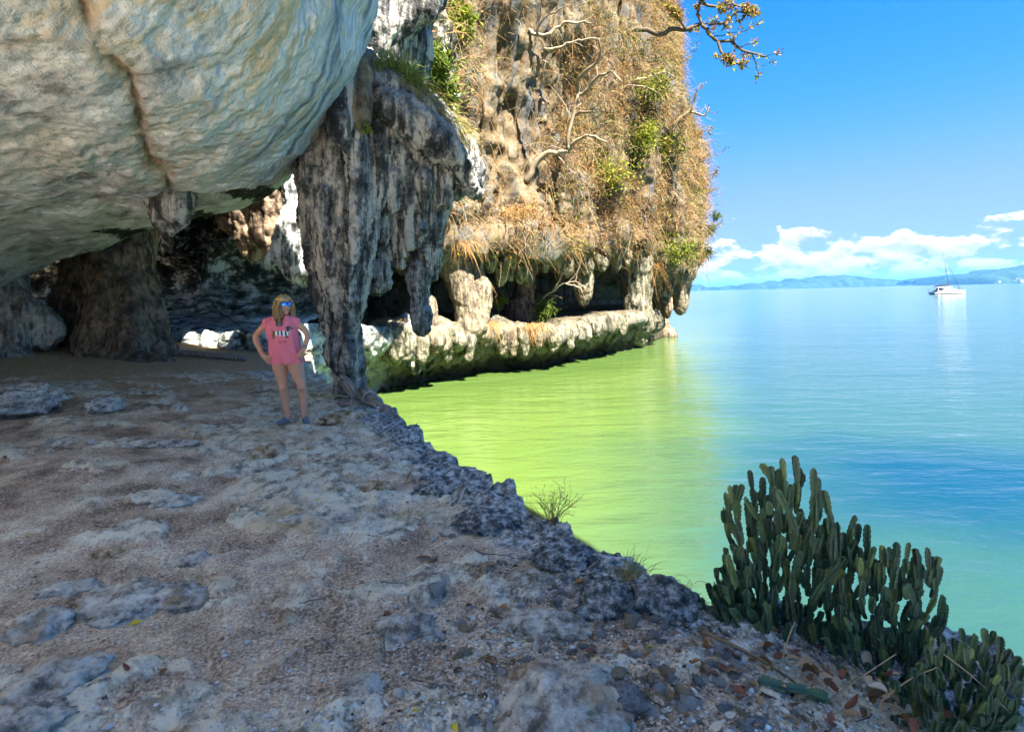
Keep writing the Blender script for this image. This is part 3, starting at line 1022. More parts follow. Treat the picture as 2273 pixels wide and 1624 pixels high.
def build_curtain():
    def C(cx, cy, y, r):
        return (*at(631.4 + 0.5443 * cx, 63.1 + 0.5443 * cy, y), r)
    rnd = random.Random(4)
    ch = [
        [C(262, 1560, 9.9, .24), C(258, 1450, 9.9, .13), C(242, 1370, 9.88, .15), C(226, 1310, 9.85, .19), C(240, 1240, 9.9, .13), C(226, 1130, 10.0, .24),
         C(210, 980, 10.15, .33), C(200, 800, 10.25, .40), C(192, 640, 10.35, .48), C(215, 500, 10.4, .52), C(270, 380, 10.4, .50), C(310, 260, 10.4, .44), C(290, 160, 10.6, .4)],
        [C(100, 540, 10.6, .24), C(104, 660, 10.45, .17), C(122, 850, 10.2, .16), C(155, 1060, 10.0, .15), C(195, 1225, 9.9, .09)],
        [C(120, 600, 9.9, .15), C(140, 780, 9.75, .12), C(165, 960, 9.7, .11), C(192, 1120, 9.72, .09), C(215, 1220, 9.8, .05)],
        [C(262, 230, 9.9, .20), C(280, 420, 9.6, .14), C(292, 600, 9.45, .12), C(288, 780, 9.4, .11), C(272, 930, 9.42, .10), C(258, 1090, 9.55, .08), C(252, 1230, 9.7, .07), C(266, 1320, 9.68, .08), C(258, 1440, 9.72, .07)],
        [C(215, 480, 9.65, .12), C(180, 690, 9.55, .10), C(165, 790, 9.5, .11), C(192, 950, 9.5, .09), C(218, 1120, 9.6, .07), C(235, 1240, 9.75, .05)],
        [C(235, 560, 9.6, .08), C(228, 760, 9.5, .08), C(226, 920, 9.5, .07), C(232, 1080, 9.6, .05)],
        [C(330, 480, 9.75, .10), C(328, 650, 9.65, .09), C(318, 800, 9.6, .08), C(300, 960, 9.62, .06), C(282, 1080, 9.68, .05)],
        [C(400, 380, 9.9, .24), C(385, 560, 9.8, .14), C(360, 760, 9.75, .11), C(334, 930, 9.72, .09), C(305, 1090, 9.75, .08), C(288, 1200, 9.82, .07), C(290, 1340, 9.9, .08), C(294, 1500, 9.9, .11)],
        # canopy
        [C(285, 190, 10.3, .30), C(370, 265, 10.2, .40), C(460, 325, 10.2, .46), C(550, 385, 10.3, .46), C(630, 450, 10.4, .42), C(700, 520, 10.5, .33), C(755, 595, 10.6, .22), C(797, 668, 10.7, .06)],
        [C(420, 330, 9.8, .28), C(500, 370, 9.75, .30), C(580, 430, 9.85, .28), C(650, 490, 10.0, .25), C(715, 560, 10.2, .2), C(745, 620, 10.3, .13), C(770, 672, 10.4, .05)],
        # long hoof-like stalactite and its root
        [C(600, 560, 10.6, .36), C(600, 700, 10.7, .33), C(588, 820, 10.7, .26), C(572, 910, 10.7, .19), C(552, 1010, 10.7, .15), C(546, 1110, 10.7, .11), C(556, 1180, 10.68, .12), C(566, 1228, 10.66, .08)],
        [C(600, 860, 10.8, .12), C(605, 960, 10.85, .08), C(600, 1010, 10.85, .04)],
        [C(690, 560, 10.6, .14), C(680, 640, 10.6, .11), C(636, 690, 10.65, .1), C(630, 735, 10.65, .05)],
        [C(720, 600, 10.6, .2), C(700, 655, 10.6, .10), C(712, 680, 10.6, .05)],
        # knob
        [C(385, 900, 10.3, .13), C(388, 960, 10.25, .10), C(382, 1000, 10.2, .15), C(378, 1040, 10.2, .11), C(372, 1062, 10.2, .05)],
        [C(405, 1000, 10.25, .08), C(402, 1045, 10.25, .07), C(415, 1030, 10.25, .04)],
    ]
    bottoms = {335: 940, 362: 900, 392: 930, 425: 985, 452: 960, 478: 975, 505: 930, 532: 880, 560: 870, 590: 840, 618: 740, 645: 700}
    for cx, b in bottoms.items():
        y = 10.45 + rnd.uniform(-0.12, 0.12)
        top = 430 + (cx - 335) * 0.55
        w = rnd.uniform(-12, 12)
        ch.append([C(cx, top, y, .26), C(cx + w * .5, top * .6 + b * .4, y - .05, .14), C(cx + w, top * .2 + b * .8, y - .1, .075), C(cx + w, b, y - .1, .012)])
        ch.append([C(cx + 14, top + 40, y - .15, .12), C(cx + 12, top * .5 + b * .5, y - .22, .065), C(cx + 10 + w, top * .2 + b * .8, y - .22, .04), C(cx + 10, b * .9 + top * .1, y - .22, .01)])
    for cx, top, b, r in ((352, 420, 610, .13), (410, 430, 535, .16), (447, 430, 600, .12), (470, 500, 740, .09), (520, 450, 590, .17), (548, 500, 620, .10), (592, 520, 640, .12), (628, 560, 700, .12), (662, 590, 720, .10), (500, 560, 760, .08), (440, 600, 740, .10), (408, 600, 760, .09), (570, 600, 760, .09)):
        y = 9.82 + 0.0012 * (cx - 352) + rnd.uniform(-.05, .1)
        ch.append([C(cx, top, y, r), C(cx + rnd.uniform(-6, 6), (top * 2 + b) / 3, y, r * .8), C(cx, (top + 2 * b) / 3, y + .02, r * .45), C(cx, b, y + .03, .02)])
    lo, hi = bounds(ch, 0.12)
    lo[2] = -0.35
    formation('dripstone_column', ch, lo, hi, 0.028, M_CURTAIN, amp=0.05, freq=2.6, flute=0.075, ffreq=4.5, fine=0.024, k=0.045, seed=2.0,
              label='tall blue grey dripstone column with a canopy of hanging curtains at the rim of the ledge', cat='rock column')
    # the smooth blue stalactite and tan block between roof and column
    ch = [[C(240, 180, 9.45, .22), C(236, 260, 9.4, .19), C(232, 350, 9.35, .17), C(228, 420, 9.3, .14), C(222, 458, 9.3, .06)]]
    lo, hi = bounds(ch, .12)
    formation('stalactite', ch, lo, hi, 0.03, M_CURTAIN, 0.02, 2.0, 0.02, 4.0, 0.006, 0.1, 5.0,
              label='smooth blue grey blunt stalactite hanging between the pale roof bulge and the big column', cat='stalactite')
    ch = [[C(300, 150, 9.8, .25), C(305, 260, 9.55, .17), C(310, 340, 9.45, .15), C(305, 385, 9.45, .08)]]
    lo, hi = bounds(ch, .12)
    formation('stalactite', ch, lo, hi, 0.03, M_PALE, 0.05, 3.0, 0.02, 4.0, 0.012, 0.1, 8.0,
              label='short tan pitted stalactite against the top of the big column', cat='stalactite')
    # fluted rock above, between roof and cliff
    ch = []
    for cu, a, b, y, r in ((838, -80, 130, 12.5, .55), (865, -80, 110, 12.8, .5), (893, -80, 60, 12.6, .4), (915, -80, 35, 12.7, .4), (950, -80, 30, 12.6, .3), (905, 10, 140, 13.2, .28), (870, 60, 170, 13.2, .4), (925, 0, 180, 13.6, .22)):
        ch.append([vp(cu, a, y, r), vp(cu + 3, (a + b) / 2, y - .1, r * .9), vp(cu, b - 15, y - .15, r * .55), vp(cu, b, y - .15, .06)])
    lo, hi = bounds(ch, .15)
    formation('dripstone_curtain', ch, lo, hi, 0.06, M_CURTAIN, 0.08, 1.6, 0.09, 3.0, 0.02, 0.2, 14.0,
              label='dark fluted dripstone curtain above the grassy top of the big column', cat='rock formation')


def build_trunk():
    ch = [
        [vp(268, 440, 15.8, 0.629), vp(262, 530, 15.6, 0.459), vp(264, 600, 15.4, 0.459), vp(268, 670, 15.2, 0.629), vp(268, 740, 15.0, 0.777), vp(272, 800, 14.9, 0.925)],
        [vp(200, 470, 16.3, 0.407), vp(192, 560, 16.1, 0.296), vp(185, 640, 15.9, 0.407), vp(170, 710, 15.6, 0.555), vp(158, 765, 15.4, 0.629)],
        [vp(310, 500, 15.9, 0.333), vp(300, 600, 15.5, 0.296), vp(308, 680, 15.2, 0.311), vp(325, 750, 14.9, 0.333), vp(345, 800, 14.7, 0.296)],
        [vp(240, 600, 14.9, 0.148), vp(235, 690, 14.5, 0.207), vp(225, 760, 14.1, 0.222), vp(212, 800, 13.9, 0.185)],
        [vp(285, 640, 14.8, 0.163), vp(290, 720, 14.35, 0.207), vp(292, 780, 14.0, 0.237), vp(290, 815, 13.8, 0.222)],
        [vp(255, 660, 14.7, 0.133), vp(255, 740, 14.2, 0.185), vp(245, 810, 13.8, 0.185)],
        [vp(330, 740, 14.7, 0.111), vp(352, 785, 14.4, 0.0888), vp(366, 800, 14.3, 0.0592)],
        [vp(150, 720, 15.2, 0.148), vp(128, 752, 14.9, 0.185), vp(110, 770, 14.8, 0.148)],
    ]
    lo, hi = bounds(ch, .15)
    hi[2] = 5.2; lo[2] = -0.5
    formation('rock_column', ch, lo, hi, 0.055, M_TRUNK, amp=0.10, freq=1.6, flute=0.13, ffreq=2.6, fine=0.02, k=0.3, seed=7.0,
              label='massive dark brown tree-like dripstone column standing on the sandy cave floor', cat='rock column')
    # root of the roof at the left border
    ch = [[vp(-60, 560, 13.6, .9), vp(-50, 650, 13.4, .55), vp(-40, 720, 13.2, .4), vp(-12, 790, 13.0, .3), vp(5, 815, 13.0, .22)],
          [vp(-20, 640, 13.6, .45), vp(25, 690, 13.6, .33), vp(70, 715, 13.7, .3), vp(95, 735, 13.8, .2), vp(100, 750, 13.8, .1)],
          [vp(30, 690, 13.6, .3), vp(35, 730, 13.6, .28), vp(60, 745, 13.7, .22)],
          [vp(15, 740, 13.2, .25), vp(20, 780, 13.1, .16), vp(22, 812, 13.0, .12)]]
    lo, hi = bounds(ch, .15)
    formation('rock_root', ch, lo, hi, 0.05, mat_dripstone('grey_brown_dripstone', (0.08, 0.07, 0.06), (0.24, 0.22, 0.19), (0.50, 0.46, 0.40), (0.05, 0.045, 0.04), (0.34, 0.31, 0.27), 0.5, 0.5),
              0.10, 1.5, 0.06, 2.6, 0.02, 0.3, 3.0, label='grey root of the pale roof reaching the sandy floor beside the dark trunk', cat='rock formation')


def build_small_formations():
    dg = bpy.context.view_layer
    dg.update()
    ceil = bpy.data.objects['cave_ceiling']
    ok, p, n, i = ceil.ray_cast(Vector((0, 0, CAMZ)), Vector(ray(376, 425)).normalized())
    y = p.y if ok else 11.5
    ch = [[vp(372, 395, y + .25, .28), vp(362, 440, y - .05, .20), vp(350, 462, y - .1, .1)],
          [vp(380, 400, y + .2, .3), vp(388, 445, y - .1, .24), vp(392, 475, y - .12, .13), vp(388, 500, y - .12, .05)],
          [vp(370, 430, y, .18), vp(368, 480, y - .05, .15), vp(376, 515, y - .08, .04)],
          [vp(400, 430, y, .15), vp(405, 460, y - .05, .1), vp(404, 478, y - .05, .03)]]
    lo, hi = bounds(ch, .12)
    formation('stalactite', ch, lo, hi, 0.03, M_CURTAIN, 0.05, 3.5, 0.05, 6.0, 0.012, 0.07, 21.0,
              label='cluster of grey pointed stalactite teeth below the brown joint in the pale roof', cat='stalactite')
    # black and white hanging rock behind the column
    ch = [[vp(655, 415, 14.6, .35), vp(652, 470, 14.5, .2), vp(655, 520, 14.4, .36), vp(655, 570, 14.3, .38), vp(662, 612, 14.3, .2)],
          [vp(640, 480, 14.3, .12), vp(630, 540, 14.2, .16), vp(608, 572, 14.1, .08), vp(596, 585, 14.1, .03)],
          [vp(672, 480, 14.4, .2), vp(682, 560, 14.3, .26), vp(684, 606, 14.2, .12)]]
    lo, hi = bounds(ch, .15)
    formation('stalactite', ch, lo, hi, 0.045, M_WHITE, 0.08, 2.0, 0.06, 4.0, 0.02, 0.12, 25.0,
              label='white and black blotched stalactite hanging in the cave behind the big column', cat='stalactite')
    ch = [[vp(600, 380, 14.8, .6), vp(600, 450, 14.8, .42), vp(603, 520, 14.8, .28), vp(600, 580, 14.8, .1)],
          [vp(570, 400, 15.2, .5), vp(560, 480, 15.2, .4), vp(558, 530, 15.2, .2), vp(556, 560, 15.2, .05)],
          [vp(525, 420, 15.6, .55), vp(530, 480, 15.6, .4), vp(540, 520, 15.6, .12)]]
    lo, hi = bounds(ch, .15)
    formation('stalactite', ch, lo, hi, 0.06, M_TRUNK, 0.12, 1.8, 0.08, 3.0, 0.03, 0.2, 31.0,
              label='black knobbly stalactites merging with the dark cave roof behind the person', cat='stalactite')
    # pillars and pendants of the far terrace
    def simple(name, ch, mat, seed, label, cat, h=0.09, amp=0.12, freq=1.1, flute=0.1, ff=2.4):
        lo, hi = bounds(ch, .25)
        formation(name, ch, lo, hi, h, mat, amp, freq, flute, ff, 0.03, 0.25, seed, label=label, cat=cat)
    simple('rock_pillar', [[vp(950, 420, 26.8, 1.2), vp(972, 490, 25.8, .85), vp(992, 545, 25.2, .55), vp(1012, 600, 25.0, .46), vp(1030, 655, 24.9, .42), vp(1043, 705, 24.8, .45), vp(1048, 730, 24.8, .5)],
                           [vp(1025, 470, 26.8, .8), vp(1038, 540, 26.2, .45), vp(1052, 600, 25.8, .3), vp(1066, 650, 25.5, .40), vp(1060, 690, 25.4, .36), vp(1052, 715, 25.2, .3)]], M_PALE, 41.0,
           'sunlit tan leaning pillar joining the far terrace to the cliff', 'rock pillar')
    simple('rock_pillar', [[vp(1180, 500, 32.2, 1.0), vp(1172, 560, 31.5, .7), vp(1165, 610, 31.3, .38), vp(1163, 660, 31.2, .40), vp(1152, 690, 31.0, .6), vp(1150, 712, 31.0, .8)]], M_BROWN, 44.0,
           'rust brown stalagmite pillar inside the chamber of the far terrace', 'rock pillar')
    simple('rock_pillar', [[vp(1405, 500, 38.5, 1.6), vp(1405, 560, 37.5, 1.2), vp(1412, 620, 37.3, .8), vp(1415, 670, 37.2, .7), vp(1418, 715, 37.2, .8), vp(1418, 750, 37.4, .5)]], M_OLIVE, 47.0,
           'greenish tan rock buttress closing the chamber near the seaward end of the cliff', 'rock pillar', 0.13, 0.2)
    simple('stalactite', [[vp(1290, 555, 31.5, .7), vp(1292, 605, 31.3, .45), vp(1295, 640, 31.3, .38), vp(1298, 668, 31.3, .12)]], M_PALE, 50.0,
           'pale sunlit thick stalactite hanging over the far terrace', 'stalactite')
    simple('stalactite', [[vp(1518, 595, 47.5, 1.0), vp(1515, 630, 47.3, .5), vp(1512, 660, 47.3, .52), vp(1510, 690, 47.3, .3)]], M_PALE, 53.0,
           'stubby tan stalactite hanging over the water at the seaward tip of the cliff', 'stalactite', 0.12)
    simple('stalactite', [[vp(1478, 590, 45.5, 1.0), vp(1477, 640, 45.3, .5), vp(1480, 675, 45.3, .35), vp(1483, 702, 45.3, .1)],
                          [vp(1462, 590, 45.5, .9), vp(1460, 640, 45.3, .4), vp(1463, 662, 45.3, .1)]], M_TRUNK, 56.0,
           'dark ragged stalactites in the shadow under the seaward tip of the cliff', 'stalactite', 0.12)
    simple('rock_stack', [[vp(1460, 640, 47, .9), vp(1460, 690, 47, .6), vp(1465, 725, 46.8, .6), vp(1468, 748, 46.6, .8)],
                          [vp(1480, 742, 46, .6), vp(1490, 746, 46, .3)]], M_TRUNK, 59.0,
           'dark rock foot standing in the water under the seaward tip', 'rock', 0.13)
    # stump on the terrace rim
    simple('stalagmite', [[vp(952, 668, 23.6, .17), vp(953, 700, 23.6, .2), vp(950, 735, 23.6, .28)]], M_PALE, 61.0,
           'broken tan stalagmite stump at the rim of the far terrace', 'stalagmite', 0.05, 0.04, 3.0, 0.02)
    # drip masses over the rim of the terrace
    rnd = random.Random(11)
    for k, (u, v0, v1, y, r, mt, lab) in enumerate(((912, 742, 822, 22.6, .50, M_CURTAIN, 'blue grey drip tongue over the terrace rim beside the stalagmite stump'),
                                          (870, 748, 800, 21.6, .45, M_OLIVE, 'tan drip boss on the terrace rim beside the big column'),
                                          (985, 742, 800, 24.2, .45, M_OLIVE, 'tan drip fold on the terrace rim below the leaning pillar'),
                                          (1110, 735, 785, 26.9, .5, M_OLIVE, 'green grey drip fold on the terrace rim under the dry grass'))):
        ch = [[vp(u - 12, v0 - 10, y + .5, r), vp(u, v0 + 5, y, r * .9), vp(u + 4, (v0 + v1) / 2, y - .1, r * .6), vp(u + 8, v1, y - .1, .06)],
              [vp(u - 35, v0 - 5, y + .3, r * .8), vp(u - 25, v0 + 18, y, r * .6), vp(u - 15, v0 + 40, y + .05, .1)]]
        simple('drip_fold', ch, mt, 70.0 + k, lab, 'rock formation', 0.07, 0.09, 1.6)


def build_rim_drips():
    rnd = random.Random(5)
    kk, Vg, nor = CLIFF['kk'], CLIFF['V'], CLIFF['nor']
    j = int(np.argmin(np.abs(kk - 5.3)))
    u, v = project(Vg[:, j])
    jr = int(np.argmin(np.abs(kk - 12.4)))
    ur, vr = project(Vg[:, jr])
    for (uu, vv, jj, u0, u1, n, lab, grp, L) in ((u, v, j, 880, 1400, 17, 'knobbly drip tongue hanging over the rim of the far terrace', 'drip tongues on the far terrace rim', (0.5, 1.2)),
                                                (ur, vr, jr, 1070, 1400, 13, 'short knobbly stalactite under the roof edge of the far chambers', 'stalactites under the chamber roof', (0.35, 1.0))):
        for q in range(n):
            t = u0 + (u1 - u0) * (q + rnd.random() * 0.8) / n
            i = int(np.argmin(np.abs(uu - t) + 1e3 * (Vg[:, jj, 1] > 47)))
            p = Vg[i, jj]; nn = np.array([*nor[i], 0])
            ln, r = rnd.uniform(*L), rnd.uniform(0.16, 0.34)
            ch = [[(*(p - nn * .3 + np.array([0, 0, .1])), r), (*(p + nn * .08 - np.array([0, 0, ln * .25])), r * .9), (*(p + nn * .1 - np.array([0, 0, ln * .65])), r * .55), (*(p + nn * .05 - np.array([0, 0, ln])), .05)]]
            lo, hi = bounds(ch, .2)
            formation('drip_tongue' if jj == j else 'stalactite', ch, lo, hi, 0.07, (M_OLIVE, M_PALE, M_OLIVE, M_OLIVE)[rnd.randrange(4)], 0.08, 2.0, 0.07, 3.5, 0.03, 0.15, 100.0 + q, label=lab, cat='dripstone', group=grp)


build_curtain(); clock('curtain')
build_trunk(); clock('trunk')
build_small_formations(); build_rim_drips(); clock('formations')

# ================================================================== FAR SHORE, BOAT, HAZE
def tube(pts, rad, n=6, cap=True):
    """tapered tube along points -> verts, faces"""
    P = np.asarray(pts, float)
    m = len(P)
    rad = np.broadcast_to(np.asarray(rad, float), (m,))
    T = np.gradient(P, axis=0)
    T /= np.maximum(np.linalg.norm(T, axis=1)[:, None], 1e-9)
    ref = np.array([0, 0, 1.0]) if abs(T[:, 2]).mean() < 0.8 else np.array([1.0, 0, 0])
    A = np.cross(T, ref); A /= np.maximum(np.linalg.norm(A, axis=1)[:, None], 1e-9)
    B = np.cross(T, A)
    ang = np.arange(n) / n * 2 * math.pi
    V = P[:, None] + rad[:, None, None] * (np.cos(ang)[None, :, None] * A[:, None] + np.sin(ang)[None, :, None] * B[:, None])
    Fc = []
    for i in range(m - 1):
        for j in range(n):
            a, b = i * n + j, i * n + (j + 1) % n
            Fc.append((a, b, b + n, a + n))
    if cap:
        Fc.append(tuple(range(n))[::-1]); Fc.append(tuple(range((m - 1) * n, m * n)))
    return V.reshape(-1, 3), Fc


def merge(parts):
    V, Fc, o = [], [], 0
    for v, f in parts:
        V.append(np.asarray(v, float)); Fc += [tuple(i + o for i in q) for q in f]; o += len(v)
    return np.concatenate(V), Fc


def box(lo, hi):
    (x0, y0, z0), (x1, y1, z1) = lo, hi
    return np.array([(x0, y0, z0), (x1, y0, z0), (x1, y1, z0), (x0, y1, z0), (x0, y0, z1), (x1, y0, z1), (x1, y1, z1), (x0, y1, z1)], float), \
        [(0, 3, 2, 1), (4, 5, 6, 7), (0, 1, 5, 4), (1, 2, 6, 5), (2, 3, 7, 6), (3, 0, 4, 7)]


def prism(poly, y0, y1):
    """polygon in x,z extruded along y"""
    n = len(poly)
    V = [(x, y0, z) for x, z in poly] + [(x, y1, z) for x, z in poly]
    return np.array(V, float), [tuple(range(n)), tuple(range(2 * n - 1, n - 1, -1))] + [(i, i + n, (i + 1) % n + n, (i + 1) % n) for i in range(n)]


def build_hills():
    m, nt = new_mat('wooded_karst')
    co = nt.pos()
    n = nt.noise(co, 0.012, 6, 0.65)
    nz = nt.sep(nt.node('ShaderNodeNewGeometry').outputs['Normal'])[2]
    col = nt.ramp(n, [(0.35, (0.012, 0.03, 0.012)), (0.6, (0.03, 0.06, 0.025))])
    col = nt.mix(nt.math('MULTIPLY', nt.step(nz, 0.35, 0.1), nt.step(nt.noise(co, 0.02, 4), 0.52, 0.62)), col, (0.22, 0.21, 0.18))
    finish(nt, col, 0.95, None, 0.1)

    def uv(cx, cy):
        return 1515 + 0.3334 * cx, 536.7 + 0.3334 * cy
    groups = [
        (9500, [(-120, 322), (-60, 305), (0, 296), (35, 300), (60, 285), (100, 283), (130, 300), (150, 314), (172, 320)]),
        (9300, [(186, 320), (200, 300), (222, 306), (240, 308), (262, 302), (275, 300), (300, 298), (312, 304), (320, 292), (335, 294), (350, 318)]),
        (8200, [(372, 316), (382, 299), (410, 290), (440, 280), (470, 270), (500, 285), (530, 277), (560, 274), (590, 259), (615, 280), (680, 272), (700, 246), (722, 242), (748, 258), (790, 256), (830, 246),
                (860, 235), (920, 230), (945, 247), (955, 234), (1000, 227), (1060, 222), (1082, 241), (1130, 232), (1180, 240), (1220, 251), (1270, 240), (1330, 257), (1356, 247), (1380, 266), (1430, 263), (1500, 264), (1558, 288)]),
        (7000, [(1560, 290), (1570, 262), (1588, 246), (1610, 241), (1635, 248), (1648, 268), (1656, 288)]),
        (6600, [(1684, 290), (1700, 256), (1722, 234), (1762, 223), (1790, 231), (1815, 219), (1828, 213), (1846, 236), (1870, 232), (1890, 250), (1920, 284)]),
        (6000, [(1840, 285), (1858, 248), (1880, 226), (1910, 219), (1960, 215), (2010, 192), (2060, 183), (2110, 195), (2150, 194), (2190, 196), (2230, 176), (2273, 165), (2330, 150), (2420, 160), (2560, 200), (2700, 270)]),
        (11500, [(1600, 285), (1640, 262), (1720, 258), (1800, 262), (1900, 275)]),
    ]
    for gi, (D, prof) in enumerate(groups):
        pts = np.array([at(*uv(a, b), D) for a, b in prof])
        x0, x1 = pts[0, 0], pts[-1, 0]
        nx, ny = max(40, int((x1 - x0) / 22)), 26
        xs = np.linspace(x0, x1, nx)
        hz = np.interp(xs, pts[:, 0], np.maximum(pts[:, 2] - WATER, 3))
        hz = hz + fbm(np.c_[xs, xs * 0, xs * 0] / 70.0, 4, 0.6, gi * 3.0) * 13 * np.clip(hz / 60, 0.2, 1.2)
        ts = np.linspace(-1, 1, ny)
        X, T = np.meshgrid(xs, ts, indexing='ij')
        nse = fbm(np.c_[X.ravel() / 160, T.ravel() * 3, X.ravel() * 0 + gi], 3, 0.5).reshape(X.shape)
        W = 420.0
        Y = D + (T + nse * 0.25) * W
        Z = hz[:, None] * (1 - np.abs(T) ** 2.4) ** 0.5 * (1 + 0.18 * nse * np.abs(T)) + WATER - 0.5
        Vv = np.stack([X, Y, np.maximum(Z, WATER - 0.8)], -1).reshape(-1, 3)
        link('hills', mesh_from('hills', Vv, grid_faces(nx, ny)[:, ::-1]), m, kind='structure')
    # low mangrove shore in front of them
    xs = np.linspace(2000, 9000, 260)
    hz = 14 + 5 * fbm(np.c_[xs / 200, xs * 0, xs * 0], 3)
    Y0 = 5700 + (9000 - xs) * 0.35
    V = np.concatenate([np.stack([xs, Y0 - 40, xs * 0 + WATER - .5], 1), np.stack([xs, Y0, hz + WATER], 1), np.stack([xs, Y0 + 900, hz + WATER], 1)])
    link('hills', mesh_from('hills', V, grid_faces(3, 260)), m, kind='structure')


def build_haze():
    R, z0, z1 = 21000.0, -4.6, 300.0
    m, nt = new_mat('sea_haze')
    v = nt.node('ShaderNodeVolumePrincipled')
    v.inputs['Color'].default_value = (0.12, 0.43, 0.95, 1)
    v.inputs['Density'].default_value = 0.000055
    v.inputs['Anisotropy'].default_value = 0.0
    o = nt.node('ShaderNodeOutputMaterial')
    nt.l.new(v.outputs[0], o.inputs['Volume'])
    V, Fc = box((-R, -R, z0), (R, R, z1))
    link('haze', mesh_from('haze', V, Fc, False), m, kind='stuff')


def build_boat():
    p = onz(2103, 652.5, WATER)
    root = empty('catamaran', (p[0], p[1], WATER), math.radians(-13),
                 label='white sailing catamaran with black sail bag and bare mast at anchor in the bay', cat='catamaran')
    white = flat_mat('white_gelcoat', (0.78, 0.78, 0.74), 0.3, 0.5, var=0.03)
    dark = flat_mat('dark_glazing', (0.02, 0.015, 0.015), 0.15, 0.5)
    black = flat_mat('black_canvas', (0.02, 0.022, 0.03), 0.8, 0.2)
    navy = flat_mat('navy_antifouling', (0.01, 0.02, 0.03), 0.5)
    alu = flat_mat('dark_spar', (0.06, 0.08, 0.10), 0.4, 0.5)
    blue = flat_mat('blue_sail_cover', (0.02, 0.08, 0.22), 0.7)
    red = flat_mat('red_cloth', (0.35, 0.05, 0.08), 0.8)
    L = 10.2
    xs = np.linspace(-L / 2, L / 2, 22)
    def hull(cy):
        rows = []
        for x in xs:
            t = (x + L / 2) / L
            hw = 0.72 * min(1, (1 - t) * 2.6 + 0.02) ** 0.6
            top = 1.05 + 0.45 * t if t > 0.12 else 0.35 + t / 0.12 * 0.7
            bot = -0.35 - 0.1 * math.sin(t * math.pi)
            rows.append([(x, cy - hw, top), (x, cy - hw * 0.98, 0.35), (x, cy - hw * 0.8, 0.1), (x, cy, bot), (x, cy + hw * 0.8, 0.1), (x, cy + hw * 0.98, 0.35), (x, cy + hw, top)])
        V = np.array(rows).reshape(-1, 3)
        Fc = [tuple(q) for q in grid_faces(len(xs), 7)]
        for i in range(len(xs) - 1):
            Fc.append((i * 7 + 6, i * 7, (i + 1) * 7, (i + 1) * 7 + 6))
        Fc.append(tuple(range(7))); Fc.append(tuple(range((len(xs) - 1) * 7, len(xs) * 7))[::-1])
        return V, Fc
    for cy in (-2.1, 2.1):
        hobj = link('hull', mesh_from('hull', *hull(cy), smooth=False), white, root)
        V, Fc = hull(cy)
        V2 = V.copy(); V2[:, 2] = np.clip(V2[:, 2], -0.5, 0.24); V2[:, 1] = cy + (V2[:, 1] - cy) * 1.02; V2[:, 0] *= 1.004
        link('waterline_stripe', mesh_from('waterline_stripe', V2, Fc, False), navy, hobj)
        for x, w_, z in ((1.1, 1.3, 0.98), (-2.9, 1.15, 0.72), (-0.2, 0.22, 0.9), (-1.9, 0.22, 0.85)):
            s = -1 if cy < 0 else 1
            link('hull_window', mesh_from('hull_window', *box((x - w_ / 2, cy + s * 0.69 - .05, z - 0.12), (x + w_ / 2, cy + s * 0.69 + .07, z + 0.12)), smooth=False), dark, hobj)
    link('bridge_deck', mesh_from('bridge_deck', *box((-4.4, -2.6, 0.75), (2.9, 2.6, 1.18)), smooth=False), white, root)
    link('front_beam', mesh_from('front_beam', *box((4.2, -2.2, 1.25), (4.45, 2.2, 1.45)), smooth=False), white, root)
    cab = prism([(-2.7, 1.15), (2.7, 1.15), (2.2, 1.75), (1.2, 2.1), (-1.0, 2.2), (-1.7, 1.9)], -2.05, 2.05)
    c = link('cabin', mesh_from('cabin', *cab, smooth=False), white, root)
    for s in (-1, 1):
        win = prism([(-1.0, 1.6), (-0.6, 1.85), (0.3, 1.85), (1.0, 1.62), (0.4, 1.5), (-0.7, 1.48)], s * 2.05 - .04, s * 2.05 + .04)
        link('cabin_window', mesh_from('cabin_window', *win, smooth=False), dark, c)
    fw = prism([(1.45, 1.72), (1.35, 2.0), (2.05, 1.83), (2.4, 1.55)], -1.5, 1.5)
    link('front_window', mesh_from('front_window', *(fw[0] + np.array([0.06, 0, 0.03]), fw[1]), smooth=False), dark, c)
    link('hardtop', mesh_from('hardtop', *box((-4.1, -1.9, 2.65), (0.9, 1.9, 2.85)), smooth=False), white, root)
    for x in (-3.9, -1.2):
        for s in (-1.75, 1.75):
            link('hardtop_post', mesh_from('hardtop_post', *tube([(x, s, 1.1), (x + 0.15, s, 2.7)], 0.06)), white, root)
    link('cockpit_seat', mesh_from('cockpit_seat', *box((-4.0, -1.6, 1.18), (-3.2, 1.6, 1.7)), smooth=False), red, root)
    link('cockpit_screen', mesh_from('cockpit_screen', *box((-3.1, -1.7, 1.2), (-2.6, 1.7, 2.5)), smooth=False), dark, root)
    mast_top = (-0.95, 0, 16.0)
    mast = link('mast', mesh_from('mast', *tube([(0.55, 0, 2.1), (0.2, 0, 6.0), mast_top], [0.13, 0.12, 0.09], 8)), alu, root)
    link('spreader', mesh_from('spreader', *tube([(0.02, -1.0, 8.3), (0.02, 1.0, 8.3)], 0.05)), white, mast)
    link('radar_dome', mesh_from('radar_dome', *tube([(0.35, 0, 8.15), (0.35, 0, 8.45)], 0.28, 10)), white, mast)
    link('masthead', mesh_from('masthead', *box((-1.2, -.06, 15.9), (-0.7, .06, 16.1)), smooth=False), alu, mast)
    link('boom_sail_bag', mesh_from('boom_sail_bag', *tube([(0.45, 0, 3.55), (-1.5, 0, 3.35), (-4.1, 0, 3.15)], [0.30, 0.26, 0.18], 8)), black, root)
    link('furled_jib', mesh_from('furled_jib', *tube([(4.35, 0, 1.5), (2.6, 0, 6.2), (-0.35, 0, 13.5)], [0.10, 0.085, 0.06])), blue, root)
